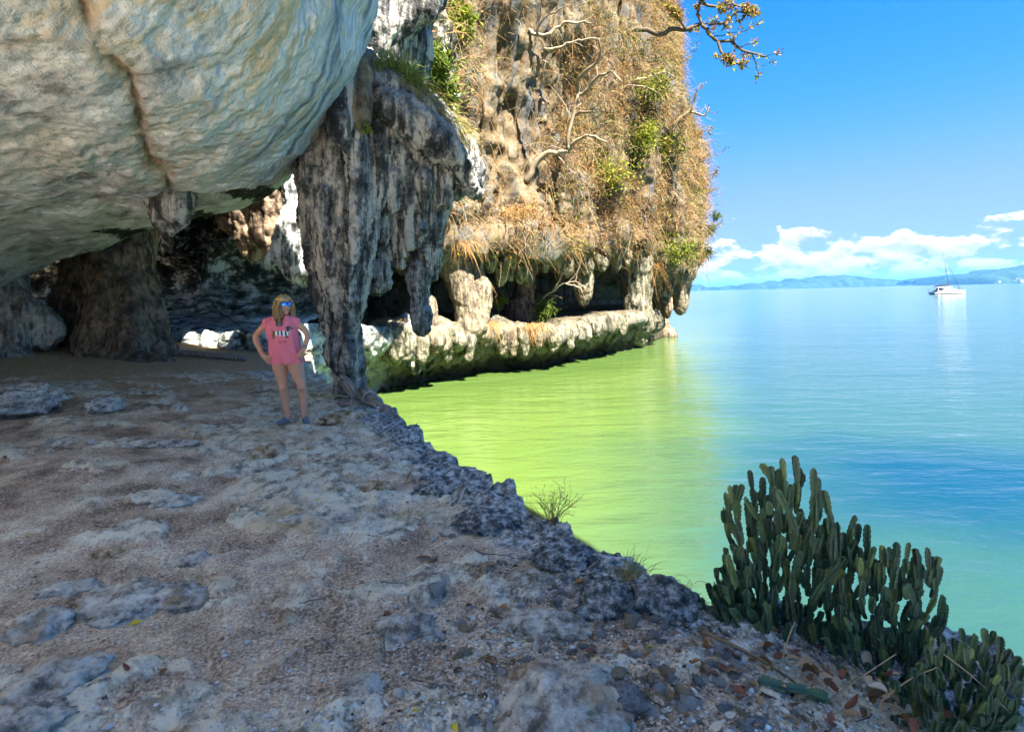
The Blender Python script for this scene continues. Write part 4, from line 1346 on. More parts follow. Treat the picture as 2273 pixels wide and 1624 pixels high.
    for s in (-1, 1):
        link('shroud', mesh_from('shroud', *tube([(-1.5, s * 2.4, 1.2), (0.0, s * 1.0, 8.3), (-0.55, 0, 12.5)], 0.025, 4)), alu, root)
    link('backstay', mesh_from('backstay', *tube([(-4.6, 0, 1.3), (-0.9, 0, 15.5)], 0.015, 4)), alu, root)
    dv = merge([tube([(-4.6, s, 0.9), (-5.2, s, 2.05), (-6.4, s, 2.1)], 0.05) for s in (-1.2, 1.2)] + [tube([(-6.4, -1.2, 2.1), (-6.4, 1.2, 2.1)], 0.05), tube([(-6.4, 1.2, 2.1), (-5.4, 1.2, 0.7)], 0.04)])
    link('davit', mesh_from('davit', *dv), alu, root)
    link('dinghy', mesh_from('dinghy', *tube([(-5.9, -1.3, .62), (-5.7, 0, .55), (-5.9, 1.3, .62)], [0.16, .24, 0.16], 8)), alu, root)
    link('flag', mesh_from('flag', *box((-4.75, 0.02, 3.2), (-4.35, 0.05, 3.6)), smooth=False), red, root)
    link('flag_pole', mesh_from('flag_pole', *tube([(-4.5, 0, 2.8), (-4.5, 0, 3.7)], 0.02, 4)), alu, root)


build_hills(); build_boat(); build_haze(); clock('far shore')

# ================================================================== VEGETATION OF THE CLIFF
RS = np.random.RandomState(21)


def mat_tone(name, stops, trans=0.0, rough=0.8, spec=0.2):
    m, nt = new_mat(name)
    t = nt.attr('tone')
    c = nt.ramp(t, stops)
    finish(nt, c, rough, None, spec, trans=trans)
    return m


TWIG = mat_tone('dry_twig', [(0.0, (0.069, 0.0402, 0.0201)), (0.2, (0.161, 0.0977, 0.0459)), (0.4, (0.253, 0.172, 0.0803)), (0.6, (0.299, 0.218, 0.103)), (0.72, (0.253, 0.114, 0.0459)), (0.85, (0.218, 0.189, 0.0517)), (1.0, (0.345, 0.287, 0.184))])
LEAF = mat_tone('cliff_leaf', [(0.0, (0.0243, 0.0486, 0.00972)), (0.25, (0.081, 0.122, 0.0162)), (0.45, (0.243, 0.275, 0.0243)), (0.6, (0.275, 0.162, 0.0405)), (0.8, (0.243, 0.0891, 0.0324)), (1.0, (0.34, 0.211, 0.0972))], 0.35, 0.6)
BARK = mat_tone('pale_bark', [(0.0, (0.0444, 0.0317, 0.0254)), (0.5, (0.19, 0.146, 0.0954)), (1.0, (0.317, 0.266, 0.196))])
GRASS = mat_tone('grass_blade', [(0.0, (0.05, 0.10, 0.015)), (0.35, (0.14, 0.20, 0.03)), (0.6, (0.32, 0.28, 0.09)), (0.8, (0.40, 0.24, 0.10)), (1.0, (0.42, 0.17, 0.06))], 0.25)


def ribbons(P, width, tone, flat=None):
    """P: n x m x 3 centre lines, width n x m -> verts, quads, tone per vertex"""
    n, m, _ = P.shape
    T = np.gradient(P, axis=1)
    ref = RS.normal(size=(n, 1, 3)) if flat is None else flat
    S = np.cross(T, ref)
    S /= np.maximum(np.linalg.norm(S, axis=2, keepdims=True), 1e-9)
    A, B = P - S * width[..., None], P + S * width[..., None]
    V = np.stack([A, B], 2).reshape(-1, 3)
    base = (np.arange(n)[:, None] * m + np.arange(m - 1)[None]) * 2
    Q = np.stack([base, base + 1, base + 3, base + 2], -1).reshape(-1, 4)
    return V, Q, np.repeat(tone, m * 2)


def arcs(root, d0, length, droop, m=6, wob=0.12):
    """curved twigs: start direction d0, bending down by droop"""
    n = len(root)
    s = np.linspace(0, 1, m)
    P = root[:, None] + d0[:, None] * (length[:, None] * s)[..., None]
    P[..., 2] -= droop[:, None] * length[:, None] * (s ** 2)[None]
    W = RS.normal(size=(n, m, 3)) * wob * length[:, None, None] * s[None, :, None]
    k = np.array([0.25, 0.5, 0.25])
    W[:, 1:-1] = W[:, :-2] * .25 + W[:, 1:-1] * .5 + W[:, 2:] * .25
    return P + W


def leaf_cards(C, size, tone, aspect=0.5, nrm=None):
    """folded diamond leaves: 4 verts, 2 tris sharing a mid rib"""
    n = len(C)
    d = RS.normal(size=(n, 3)); d[:, 2] -= 0.35
    d /= np.linalg.norm(d, axis=1)[:, None]
    r = RS.normal(size=(n, 3)) if nrm is None else nrm
    s = np.cross(d, r); s /= np.maximum(np.linalg.norm(s, axis=1)[:, None], 1e-9)
    up = np.cross(s, d)
    sz = np.asarray(size)[:, None]
    a, b = C, C + d * sz
    mid = C + d * sz * 0.45 + up * sz * 0.10
    V = np.stack([a, mid + s * sz * aspect * .5, b, mid - s * sz * aspect * .5], 1).reshape(-1, 3)
    o = np.arange(n)[:, None] * 4
    Q = np.concatenate([o + np.array([[0, 1, 2]]), o + np.array([[0, 2, 3]])], 0)
    return V, Q, np.repeat(tone, 4)


def veg_obj(name, data, mat, parent=None, loc=None, smooth=False, **tags):
    V, Q, tone = data
    if loc is not None:
        V = V - np.asarray(loc)
    me = mesh_from(name, V, Q, smooth)
    add_attr(me, 'tone', tone)
    return link(name, me, mat, parent, loc=loc, **tags)


def cat(ds):
    V, Q, T, o = [], [], [], 0
    for v, q, t in ds:
        V.append(v); Q.append(q + o); T.append(t); o += len(v)
    return np.concatenate(V), np.concatenate(Q), np.concatenate(T)


def cliff_hit(u, v):
    o = bpy.data.objects['cliff']
    ok, p, n, i = o.ray_cast(Vector((0, 0, CAMZ)), Vector(ray(u, v)).normalized())
    return np.array(p) if ok else None


def build_scrub():
    Vg, Ng = CLIFF['V'], CLIFF['N']
    P, N = Vg[:-1, :-1].reshape(-1, 3), Ng[:-1, :-1].reshape(-1, 3)
    e1, e2 = Vg[1:, :-1] - Vg[:-1, :-1], Vg[:-1, 1:] - Vg[:-1, :-1]
    area = np.linalg.norm(np.cross(e1, e2), axis=2).ravel()
    u, v = project(P)
    seen = (P[:, 2] > 3.3) & (u > 900) & (u < 1680) & (v > -160) & (P[:, 1] < 60) & (N[:, 2] > -0.55)
    line = u + 0.16 * v                                   # more bare rock towards the column
    dens = 0.20 + 0.8 * sstep(line, 1150, 1290)
    dens *= sstep(P[:, 2], 3.2, 5.2) * 0.95 + 0.05
    cl = fbm(P * np.array([0.30, 0.30, 0.25]), 3, 0.55, 15.0)
    dens *= 0.06 + 0.94 * sstep(cl + 0.22 * sstep(line, 1230, 1330), -0.20, 0.22)
    # bare rock panel and joint in the middle of the face
    bare = sstep(np.hypot((u - 1130) / 90, (v - 250) / 140), 0.6, 1.1)
    dens *= 0.15 + 0.85 * bare
    w_ = area * dens * seen / np.maximum(P[:, 1], 10) ** 0.6
    cdf = np.cumsum(w_); cdf /= cdf[-1]
    def pick(n):
        i = np.searchsorted(cdf, RS.rand(n))
        return P[i] + N[i] * RS.uniform(0, 0.12, (n, 1)), N[i], cl[i]
    # arching twigs and dry vines
    n = 54000
    R, Nn, c = pick(n)
    d = Nn * RS.uniform(0.2, 1.0, (n, 1)) + RS.normal(size=(n, 3)) * 0.9
    d[:, 2] += RS.uniform(-0.3, 0.9, n)
    d /= np.linalg.norm(d, axis=1)[:, None]
    Ln = RS.gamma(2.5, 0.22, n) + 0.2
    A = arcs(R, d, Ln, RS.uniform(-0.1, 0.8, n), 6, 0.13)
    wd = (RS.uniform(0.005, 0.011, n)[:, None] * np.linspace(1.3, 0.5, 6)[None])
    hue = fbm(R * 0.22, 2, 0.5, 51.0)
    tone = np.clip(0.55 + hue * 0.45 + RS.normal(size=n) * 0.22, 0, 1)
    veg_obj('dry_scrub', ribbons(A, wd, tone), TWIG, label='tangle of dry tan twigs and vines over the sunlit cliff', kind='stuff')
    # hanging straw on steep parts
    n = 3500
    R, Nn, c = pick(n)
    d = Nn * 0.8 + RS.normal(size=(n, 3)) * 0.25; d[:, 2] += 0.3
    d /= np.linalg.norm(d, axis=1)[:, None]
    A = arcs(R, d, RS.uniform(0.4, 1.3, n), RS.uniform(0.9, 1.7, n), 6, 0.06)
    wd = RS.uniform(0.005, 0.010, n)[:, None] * np.linspace(1.2, 0.5, 6)[None]
    tone = np.clip(0.62 + fbm(R * 0.3, 2, 0.5, 5.0) * 0.3 + RS.normal(size=n) * 0.15, 0, 1)
    veg_obj('hanging_straw', ribbons(A, wd, tone), TWIG, label='straw coloured vines hanging down the cliff face', kind='stuff')
    # leaves: dry ones everywhere, green in patches
    n = 52000
    R, Nn, c = pick(n)
    C = R + Nn * RS.uniform(0.05, 0.8, (n, 1)) + RS.normal(size=(n, 3)) * 0.15
    g = fbm(R * 0.28, 3, 0.55, 61.0) + 0.25 * fbm(R * 1.3, 2, 0.5, 3.0)
    green = g > 0.16
    tone = np.where(green, RS.uniform(0.05, 0.5, n), np.clip(RS.normal(0.8, 0.16, n), 0.5, 1.0))
    tone = np.where(RS.rand(n) < 0.15, RS.uniform(0.0, 0.4, n), tone)
    veg_obj('scrub_leaf', leaf_cards(C, RS.uniform(0.06, 0.16, n), tone, 0.55), LEAF, label='small dry brown and olive leaves of the cliff scrub', kind='stuff')


def branch_tree(name, mains, r0, label, y0=None, out=0.5, tone=0.7, side=7, leaves=0, leaf_tone=(0.5, 1.0), leaf_size=(0.07, 0.14), seed=1, sub=2, cat_='tree', leaf_from=0.4, spread=1.0, up=0.25, group=None, sublen=1.0):
    """tree drawn by its main limbs (pixels); depth from the cliff it roots in"""
    rs = np.random.RandomState(seed)
    b = mains[0][0]
    hit = cliff_hit(*b) if y0 is None else None
    yb = (hit[1] if hit is not None else (y0 or 40.0))
    root_p = at(b[0], b[1], yb)
    root = empty(name, root_p, label=label, cat=cat_, group=group)
    tips = []
    def add(pts, ra, rb, nm):
        v, f = tube(pts, np.linspace(ra, rb, len(pts)), 6 if ra > 0.04 else 4, True)
        me = mesh_from(nm, v - root_p, f)
        add_attr(me, 'tone', np.clip(np.full(len(v), tone) + rs.normal() * 0.08, 0, 1))
        link(nm, me, BARK, root)
    limb_paths = []
    for k, main in enumerate(mains):
        m = len(main)
        ys = yb - np.linspace(0, 1, m) * out * (1 + 0.3 * k) - (0.25 if k else 0.0)
        pts = np.array([at(a, c, yy) for (a, c), yy in zip(main, ys)])
        pts = spline(pts, max(8, m * 3))
        pts[1:-1] += rs.normal(size=(len(pts) - 2, 3)) * 0.025
        ra = r0 * (1.0 if k == 0 else 0.6)
        add(pts, ra, max(ra * 0.35, 0.012), 'trunk' if k == 0 else 'limb')
        limb_paths.append((pts, ra))
    twigs = []
    for pts, ra in limb_paths:
        L = np.linalg.norm(np.diff(pts, axis=0), axis=1).sum()
        lvl = [(pts, ra, L)]
        for dep in range(sub):
            nxt = []
            for (q, rr, LL) in lvl:
                cnt = side if dep == 0 else 3
                for _ in range(cnt):
                    i = rs.randint(int(len(q) * leaf_from), len(q))
                    t = q[min(i + 1, len(q) - 1)] - q[max(i - 1, 0)]
                    t = t / max(np.linalg.norm(t), 1e-6)
                    dd = t * 0.6 + rs.normal(size=3) * 0.6 * spread + np.array([0, -0.1, up])
                    dd /= np.linalg.norm(dd)
                    ln = LL * rs.uniform(0.16, 0.38) * (0.8 if dep else sublen)
                    s = np.linspace(0, 1, 6)[:, None]
                    p = q[i] + dd * ln * s + rs.normal(size=(6, 3)) * ln * 0.06 * s
                    nxt.append((p, rr * 0.35, ln))
                    twigs.append((p, max(rr * 0.22, 0.006)))
            lvl = nxt
    if twigs:
        A = np.array([p for p, _ in twigs]); wd = np.array([r for _, r in twigs])[:, None] * np.linspace(1, 0.4, 6)[None]
        d = ribbons(A, wd, np.clip(tone + rs.normal(size=len(A)) * 0.1, 0, 1))
        d2 = ribbons(A, wd, np.clip(tone + rs.normal(size=len(A)) * 0.1, 0, 1))
        v, q, t = cat([d, d2])
        me = mesh_from('twigs', v - root_p, q, False); add_attr(me, 'tone', t)
        link('twigs', me, BARK, root, kind='stuff')
        if leaves:
            i = rs.randint(0, len(A), leaves); j = rs.randint(2, 6, leaves)
            C = A[i, j] + rs.normal(size=(leaves, 3)) * 0.06
            v, q, t = leaf_cards(C, rs.uniform(*leaf_size, leaves), rs.uniform(*leaf_tone, leaves), 0.55)
            me = mesh_from('foliage', v - root_p, q, False); add_attr(me, 'tone', t)
            link('foliage', me, LEAF, root, kind='stuff')
    return root


def leafy_bush(name, u, v, rad_px, n, tone, label, y=None, size=(0.08, 0.16), flat=0.8, seed=3, aspect=0.5, cat_='shrub', mat=None, toward=0.9):
    rs = np.random.RandomState(seed)
    hit = cliff_hit(u, v) if y is None else at(u, v, y)
    if hit is None:
        hit = at(u, v, 40.0)
    c = hit + np.array([0, -toward, 0])
    big = hit[1] > 15 and y is None
    r = rad_px / F * hit[1] * (1.35 if big else 1.0)
    if big: n, size = int(n * 1.5), (size[0] * 1.4, size[1] * 1.4)
    root = empty(name, hit, label=label, cat=cat_)
    # clumps so that the outline breaks up
    k = 9
    cen = rs.normal(size=(k, 3)); cen /= np.linalg.norm(cen, axis=1)[:, None]
    cen = c + cen * r * rs.uniform(0.2, 0.75, (k, 1)) * np.array([1, 0.7, flat])
    i = rs.randint(0, k, n)
    C = cen[i] + rs.normal(size=(n, 3)) * r * rs.uniform(0.12, 0.42, (n, 1))
    vv, q, t = leaf_cards(C, rs.uniform(*size, n), rs.uniform(*tone, n), aspect)
    me = mesh_from('foliage', vv - hit, q, False); add_attr(me, 'tone', t)
    link('foliage', me, mat or LEAF, root, kind='stuff')
    st = []
    for e in cen:
        p = np.linspace(0, 1, 5)[:, None] * (e - hit) + rs.normal(size=(5, 3)) * r * 0.04
        st.append(tube(p, np.linspace(r * 0.03, r * 0.012, 5), 4))
    sv, sf = merge(st)
    me = mesh_from('stem', sv, sf); add_attr(me, 'tone', np.full(len(sv), 0.35))
    link('stem', me, BARK, root)
    return root


def grass_tuft(name, base, n, length, droop, tone, width, label, spread=0.25, lean=(0, 0, 0), seed=5, cat_='grass tuft', line=None, group=None, upw=0.9):
    rs = np.random.RandomState(seed)
    base = np.asarray(base, float)
    R = base + rs.normal(size=(n, 3)) * np.array([spread, spread, 0.1 * spread]) if line is None else spline(line, n) + rs.normal(size=(n, 3)) * spread
    d = rs.normal(size=(n, 3)) * 0.45 + np.array([0, 0, upw]) + np.asarray(lean)
    d /= np.linalg.norm(d, axis=1)[:, None]
    A = arcs(R, d, rs.uniform(0.5, 1.0, n) * length, rs.uniform(0.5, 1.2, n) * droop, 6, 0.03)
    wd = rs.uniform(0.6, 1.0, n)[:, None] * width * np.array([0.8, 1, 1, .85, .6, .15])[None]
    data = ribbons(A, wd, np.clip(rs.uniform(tone[0], tone[1], n), 0, 1))
    org = R.mean(0) - np.array([0, 0, 0.02])
    return veg_obj(name, data, GRASS, loc=org, label=label, cat=cat_, group=group)


def build_trees():
    q = lambda pts: [(884 + 0.35 * a, 0.35 * b) for a, b in pts]
    h = lambda pts: [(1389 + 0.4277 * a, 0.4277 * b) for a, b in pts]
    branch_tree('bare_tree', [q([(815, 1150), (850, 1080), (900, 1005), (960, 965), (1080, 960), (1075, 890), (1110, 720), (1140, 600)]),
                              q([(1140, 600), (1190, 592), (1220, 540), (1290, 470), (1360, 465), (1420, 520)]), q([(1080, 955), (1150, 880), (1230, 860), (1320, 900)]),
                              q([(1140, 600), (1150, 500), (1230, 420), (1280, 360), (1270, 250)]), q([(1115, 730), (1170, 715), (1250, 710)])], 0.17,
                'bare pale tree with a kinked trunk rooted in the middle of the cliff', out=1.3, tone=0.75, side=8, seed=2)
    branch_tree('bare_tree', [q([(828, 190), (880, 225), (950, 215), (1010, 175), (1060, 145), (1140, 150), (1190, 138), (1225, 158)]), q([(880, 220), (915, 120), (1010, 70), (1090, 30)])], 0.10,
                'bare pale tree stretching flat sideways across the upper cliff', out=1.0, tone=0.85, side=9, seed=3)
    branch_tree('bare_tree', [q([(925, 310), (1010, 305), (1090, 270), (1180, 250), (1285, 245)])], 0.08,
                'thin bare tree below the flat spreading one on the cliff', out=0.8, tone=0.8, side=8, seed=4)
    branch_tree('bare_tree', [q([(770, 340), (740, 280), (680, 230), (620, 150), (600, 60), (620, 0)]), q([(680, 230), (600, 190), (540, 120)]), q([(740, 280), (700, 160), (690, 60), (720, 0)])], 0.06,
                'white-stemmed leafless bush over the dark joint of the cliff', out=0.8, tone=1.0, side=9, seed=5)
    branch_tree('bare_tree', [q([(1480, 515), (1570, 500), (1640, 470), (1700, 465), (1760, 490)]), q([(1380, 590), (1450, 545), (1560, 550), (1660, 600)])], 0.09,
                'pale bare tree lying against the scrub near the seaward edge', out=0.9, tone=0.8, side=9, seed=6)
    branch_tree('bare_tree', [q([(1740, 800), (1800, 740), (1850, 715), (1940, 730), (1975, 680)]), q([(1850, 715), (1880, 640), (1900, 560)])], 0.12,
                'bare tree whose elbowed branch points at the open sky', out=0.4, tone=0.6, side=7, seed=7, spread=1.0)
    branch_tree('cliff_tree', [h([(0, 175), (80, 155), (190, 180), (240, 150), (310, 155), (390, 125), (420, 150), (440, 190), (480, 215), (550, 215), (590, 250), (650, 275), (730, 292)]),
                               h([(390, 125), (372, 60), (400, 0), (430, -60)]), h([(310, 155), (270, 80), (230, 30)]), h([(430, 130), (480, 122), (530, 112), (560, 72), (610, 60), (660, 50)]),
                               h([(480, 215), (500, 280), (560, 320), (640, 350)]), h([(400, 20), (470, 40), (560, 20), (640, 60)])], 0.15,
                'dark-limbed tree with sparse rusty leaves reaching out from the cliff top over the water', out=0.3, tone=0.12, side=14, leaves=1700, leaf_tone=(0.3, 0.95), leaf_size=(0.14, 0.28), seed=8, sub=2, spread=1.1, up=0.0, leaf_from=0.35, sublen=0.5)
    t = lambda pts: [(694.5 + 0.3889 * a, 442 + 0.3889 * b) for a, b in pts]
    branch_tree('bare_shrub', [t([(1225, 700), (1260, 640), (1310, 570), (1370, 520), (1440, 480), (1500, 468)]), t([(1370, 520), (1420, 440), (1450, 400)]), t([(1440, 480), (1510, 500), (1540, 530)])], 0.07,
                'slanting leafless shrub with knobbly twigs rising from the far terrace', y0=29.0, out=0.3, tone=0.8, side=6, leaves=60, leaf_tone=(0.6, 0.8), leaf_size=(0.05, 0.09), seed=9, sub=1, cat_='shrub')
    branch_tree('sapling', [t([(1055, 690), (1058, 640), (1062, 600), (1075, 555)]), t([(1060, 610), (1100, 560)])], 0.035,
                'small yellow-green sapling in a sun patch on the far terrace', y0=29.5, out=0.1, tone=0.7, side=6, leaves=240, leaf_tone=(0.35, 0.55), leaf_size=(0.10, 0.2), seed=10, sub=1, cat_='sapling')
    # twiggy outline against the sky
    for k, (a, b, c, d) in enumerate(((1548, 300, 1578, 292), (1552, 362, 1600, 340), (1560, 440, 1590, 420), (1535, 225, 1562, 190), (1562, 520, 1592, 500), (1528, 130, 1550, 105), (1556, 400, 1588, 385), (1560, 480, 1584, 455))):
        branch_tree('bare_shrub', [[(a - 25, b + 12), (a, b), ((a + c) / 2, (b + d) / 2 - 4), (c, d)]], 0.05,
                    'leafless reddish shrub fringing the seaward edge of the cliff', y0=46.0, out=0.2, tone=0.3, side=9, leaves=40 if k % 2 else 150, leaf_tone=(0.3, 0.85), leaf_size=(0.1, 0.2), seed=30 + k, sub=2,
                    cat_='shrub', leaf_from=0.2, group='shrubs along the seaward edge of the cliff')
    leafy_bush('shrub', 1418, 308, 36, 1500, (0.36, 0.52), 'bright yellow-green bush glowing in the middle of the scrub', seed=12)
    leafy_bush('shrub', 1020, 72, 30, 700, (0.25, 0.47), 'bright green broad-leaved shrub high on the cliff above the column', seed=13, size=(0.12, 0.26))
    leafy_bush('shrub', 968, 170, 34, 900, (0.1, 0.4), 'mid green shrub climbing the rock beside the grassy column top', seed=14, size=(0.1, 0.25), aspect=0.25)
    leafy_bush('shrub', 985, 225, 30, 700, (0.15, 0.42), 'narrow-leaved olive shrub just above the drooping grass', seed=15, size=(0.12, 0.3), aspect=0.2)
    leafy_bush('shrub', 925, 80, 22, 400, (0.2, 0.45), 'small lime green plant hanging beside the dark dripstone curtain', seed=16, size=(0.1, 0.22))
    leafy_bush('shrub', 1480, 330, 34, 800, (0.3, 0.6), 'olive and orange bush to seaward of the bright yellow one', seed=17)
    leafy_bush('shrub', 1350, 395, 40, 700, (0.25, 0.65), 'olive bush below the kinked bare tree', seed=18)
    leafy_bush('shrub', 1440, 210, 40, 700, (0.1, 0.6), 'dark green bush in a hollow of the upper cliff', seed=19)
    leafy_bush('shrub', 1500, 560, 34, 700, (0.1, 0.6), 'dark green bush hanging low at the seaward end of the cliff', seed=20)
    leafy_bush('succulent_bush', 1212, 690, 26, 420, (0.12, 0.36), 'green spiky succulent bush on the rim of the far terrace', y=28.8, seed=21, size=(0.25, 0.45), aspect=0.16, cat_='succulent', toward=0.1)
    leafy_bush('succulent_bush', 1215, 735, 16, 260, (0.2, 0.42), 'yellow-green creeper hanging over the terrace rim below the succulent', y=28.2, seed=22, size=(0.15, 0.3), aspect=0.3, cat_='creeper', toward=0.1)
    leafy_bush('epiphyte', 812, 285, 17, 46, (0.22, 0.45), 'small bright green leafy sprig growing on the front of the big column', y=9.35, seed=23, size=(0.06, 0.13), aspect=0.35, cat_='plant', toward=0.05)
    # dragon plants on the skyline
    for k, (a, b) in enumerate(((1580, 482), (1570, 510), (1562, 560))):
        leafy_bush('rosette_plant', a, b, 11, 120, (0.08, 0.3), 'spiky green rosette plant standing out against the sky at the cliff edge', y=46.0, seed=40 + k, size=(0.3, 0.55), aspect=0.12, cat_='plant')['group'] = 'rosette plants on the skyline'
    # grass cap of the column and hanging grasses
    grass_tuft('grass_tuft', (0, 0, 0), 900, 0.62, 0.55, (0.0, 0.5), 0.006, 'green grass cap on top of the big column', spread=0.12, line=[at(818, 172, 10.2), at(850, 160, 10.0), at(880, 172, 10.0), at(905, 190, 10.0), at(925, 215, 10.05)], lean=(0.2, -0.1, 0.2), seed=50)
    grass_tuft('grass_tuft', (0, 0, 0), 900, 0.65, 1.1, (0.35, 0.8), 0.006, 'tawny drooping grass trailing down the shoulder of the big column', spread=0.09, line=[at(890, 188, 10.0), at(930, 215, 10.05), at(955, 245, 10.1), at(985, 275, 10.2), at(1015, 300, 10.3)], lean=(0.5, -0.2, 0.0), seed=51, upw=0.6)
    for k, (u_, v_, y_, n_, ln, lab) in enumerate(((1025, 540, 25.0, 160, 0.9, 'rusty grass hanging from the head of the leaning pillar'), (1050, 625, 24.8, 120, 0.8, 'orange grass tuft on the side of the leaning pillar'),
                                                   (1445, 590, 37.6, 260, 1.5, 'rusty grass mop hanging over the chamber buttress'), (1140, 470, 26.5, 300, 1.4, 'pinkish dry grass on the pale rock shelf'),
                                                   (1075, 718, 25.6, 260, 0.7, 'straw tuft along the terrace rim beside the leaning pillar'), (1180, 722, 28.2, 300, 0.7, 'straw fringe on the terrace rim under the slanting shrub'))):
        p = cliff_hit(u_, v_)
        yy = y_ if p is None else min(p[1], y_ + 1.5)
        grass_tuft('grass_tuft', at(u_, v_, yy - 0.15), n_, ln, 1.4, (0.65, 1.0), 0.009, lab, spread=0.35, lean=(0.3, -0.5, 0), seed=60 + k, upw=0.4)
    grass_tuft('grass_tuft', at(880, 716, 22.5), 300, 0.5, 0.8, (0.5, 0.9), 0.008, 'dry brown weeds on the terrace behind the big column', spread=0.6, seed=70)


bpy.context.view_layer.update()
build_scrub(); clock('scrub')
build_trees(); clock('trees')

# ================================================================== PERSON
def build_person():
    base = onz(652, 949, 0.0)
    px, py = base[0], base[1]
    pz = min(gz(px - 0.11, py), gz(px + 0.16, py)) + 0.012
    root = empty('person', (px, py, pz), label='woman in a pink sleeveless shirt with hands on hips, looking out to sea', cat='person')
    K = 0.001176
    def J(cx, cy, y=0.0):
        return np.array([(cx - 620) * K, y, (1548 - cy) * K])
    skin = flat_mat('tanned_skin', (0.52, 0.27, 0.175), 0.5, 0.35, var=0.14, scale=14)
    # ---------------- body
    fl = Field((-0.60, -0.27, 0.02), (0.32, 0.25, 1.70), 0.0062)
    # torso under the shirt
    fl.ball(J(500, 560, .01), (0.145, 0.085, 0.22), 0.05)
    fl.ball(J(555, 830, .01), (0.165, 0.10, 0.12), 0.06)
    fl.cone(J(400, 425, .02), J(610, 415, .02), 0.055, 0.055, 0.05)
    # neck, head turned towards the sea
    fd = np.array([0.72, -0.69, 0.0]); sd = np.array([0.69, 0.72, 0.0])
    hc = J(545, 232, 0.0)
    fl.cone(J(508, 420, .02), hc + np.array([-0.012, 0.012, -0.06]), 0.056, 0.050, 0.03)
    R = np.stack([sd, fd, np.array([0, 0, 1.0])], 1)
    fl.ball(hc + np.array([0, 0, 0.018]) - fd * 0.012, (0.072, 0.094, 0.098), 0.02, R)
    fl.ball(hc + fd * 0.030 + np.array([0, 0, -0.035]), (0.058, 0.062, 0.078), 0.03, R)
    fl.cone(hc + fd * 0.068 + np.array([0, 0, -0.098]), hc + fd * 0.078 + np.array([0, 0, -0.092]), 0.022, 0.020, 0.025)      # chin
    fl.cone(hc + fd * 0.090 + np.array([0, 0, 0.012]), hc + fd * 0.106 + np.array([0, 0, -0.028]), 0.009, 0.013, 0.012)       # nose
    fl.ball(hc + fd * 0.090 + np.array([0, 0, -0.058]), (0.022, 0.014, 0.010), 0.010, R)                                       # lips
    for s in (-1, 1):
        fl.ball(hc + fd * 0.062 + sd * s * 0.036 + np.array([0, 0, -0.028]), (0.022, 0.022, 0.024), 0.02)                     # cheeks
        fl.ball(hc + sd * s * 0.074 - fd * 0.005 + np.array([0, 0, -0.012]), (0.010, 0.018, 0.030), 0.006, R)                 # ears
        fl.cone(hc + fd * 0.084 + sd * s * 0.010 + np.array([0, 0, 0.032]), hc + fd * 0.070 + sd * s * 0.045 + np.array([0, 0, 0.034]), 0.010, 0.009, 0.012)
    # arms
    def limb(pts, rad, k=0.03):
        sp = spline(np.c_[np.array(pts), rad], len(pts) * 4)
        fl.chain(sp[:, :3], sp[:, 3] * 0.955, 0.004)
    limb([J(350, 420, .02), J(300, 470, .03), J(240, 520, .05), J(186, 580, .06)], [.050, .049, .044, .037], .02)
    limb([J(186, 580, .06), J(222, 650, .02), J(270, 712, -.03), J(312, 764, -.07)], [.038, .041, .034, .025], .02)
    limb([J(662, 420, .02), J(705, 465, .03), J(750, 510, .04), J(780, 560, .045)], [.048, .047, .042, .035], .02)
    limb([J(780, 560, .045), J(790, 610, .02), J(785, 660, -.01), J(776, 706, -.035)], [.036, .038, .032, .025], .02)
    # hands on the hips
    def hand(w, palm_end, spread, dirs, lens, thumb):
        fl.cone(w, w * .45 + palm_end * .55, .025, .029, .02)
        fl.cone(w * .45 + palm_end * .55 + spread * .012, palm_end + spread * .014, .022, .018, .018)
        fl.cone(w * .45 + palm_end * .55 - spread * .014, palm_end - spread * .018, .022, .017, .018)
        for k in range(4):
            o = palm_end + spread * (0.030 - 0.0205 * k)
            d1, d2 = dirs[0] + spread * (0.16 - 0.11 * k), dirs[1] + spread * (0.12 - 0.09 * k)
            d1 /= np.linalg.norm(d1); d2 /= np.linalg.norm(d2)
            L = lens[k]
            a = o + d1 * L * .45; b = a + d2 * L * .32; c = b + d2 * L * .25
            fl.cone(o - d1 * .012, a, .0105, .0095, .004); fl.cone(a, b, .0095, .0088, .004); fl.cone(b, c, .0088, .0075, .004)
        t0 = w * .6 + palm_end * .4
        fl.cone(t0, t0 + thumb * .035, .016, .012, .012); fl.cone(t0 + thumb * .035, t0 + thumb * .065 + np.array([0, .015, 0]), .0115, .010, .005)
    hand(J(312, 764, -.07), J(372, 806, -.135), np.array([.42, -.25, .87]), [np.array([.86, -.10, -.42]), np.array([.88, .18, -.45])], [.070, .078, .074, .060], np.array([.30, .80, .35]))
    hand(J(776, 706, -.035), J(756, 764, -.105), np.array([-.90, -.25, -.10]), [np.array([-.30, -.22, -.92]), np.array([-.22, .22, -.95])], [.070, .076, .072, .058], np.array([-.35, .85, .1]))
    # legs
    limb([J(488, 860, .01), J(484, 920, 0), J(500, 1030, -.005), J(514, 1110, -.012), J(518, 1155, -.018)], [.108, .103, .080, .062, .060], .02)
    limb([J(518, 1155, -.018), J(520, 1205, .002), J(524, 1270, .012), J(536, 1360, .006), J(550, 1450, 0), J(552, 1500, 0)], [.059, .058, .061, .046, .034, .036], .015)
    limb([J(655, 860, .01), J(662, 920, 0), J(692, 1030, -.005), J(716, 1110, -.012), J(724, 1155, -.018)], [.106, .103, .080, .062, .060], .02)
    limb([J(724, 1155, -.018), J(728, 1205, .002), J(734, 1280, .012), J(738, 1370, .006), J(740, 1440, 0), J(740, 1490, 0)], [.059, .058, .061, .046, .034, .036], .015)
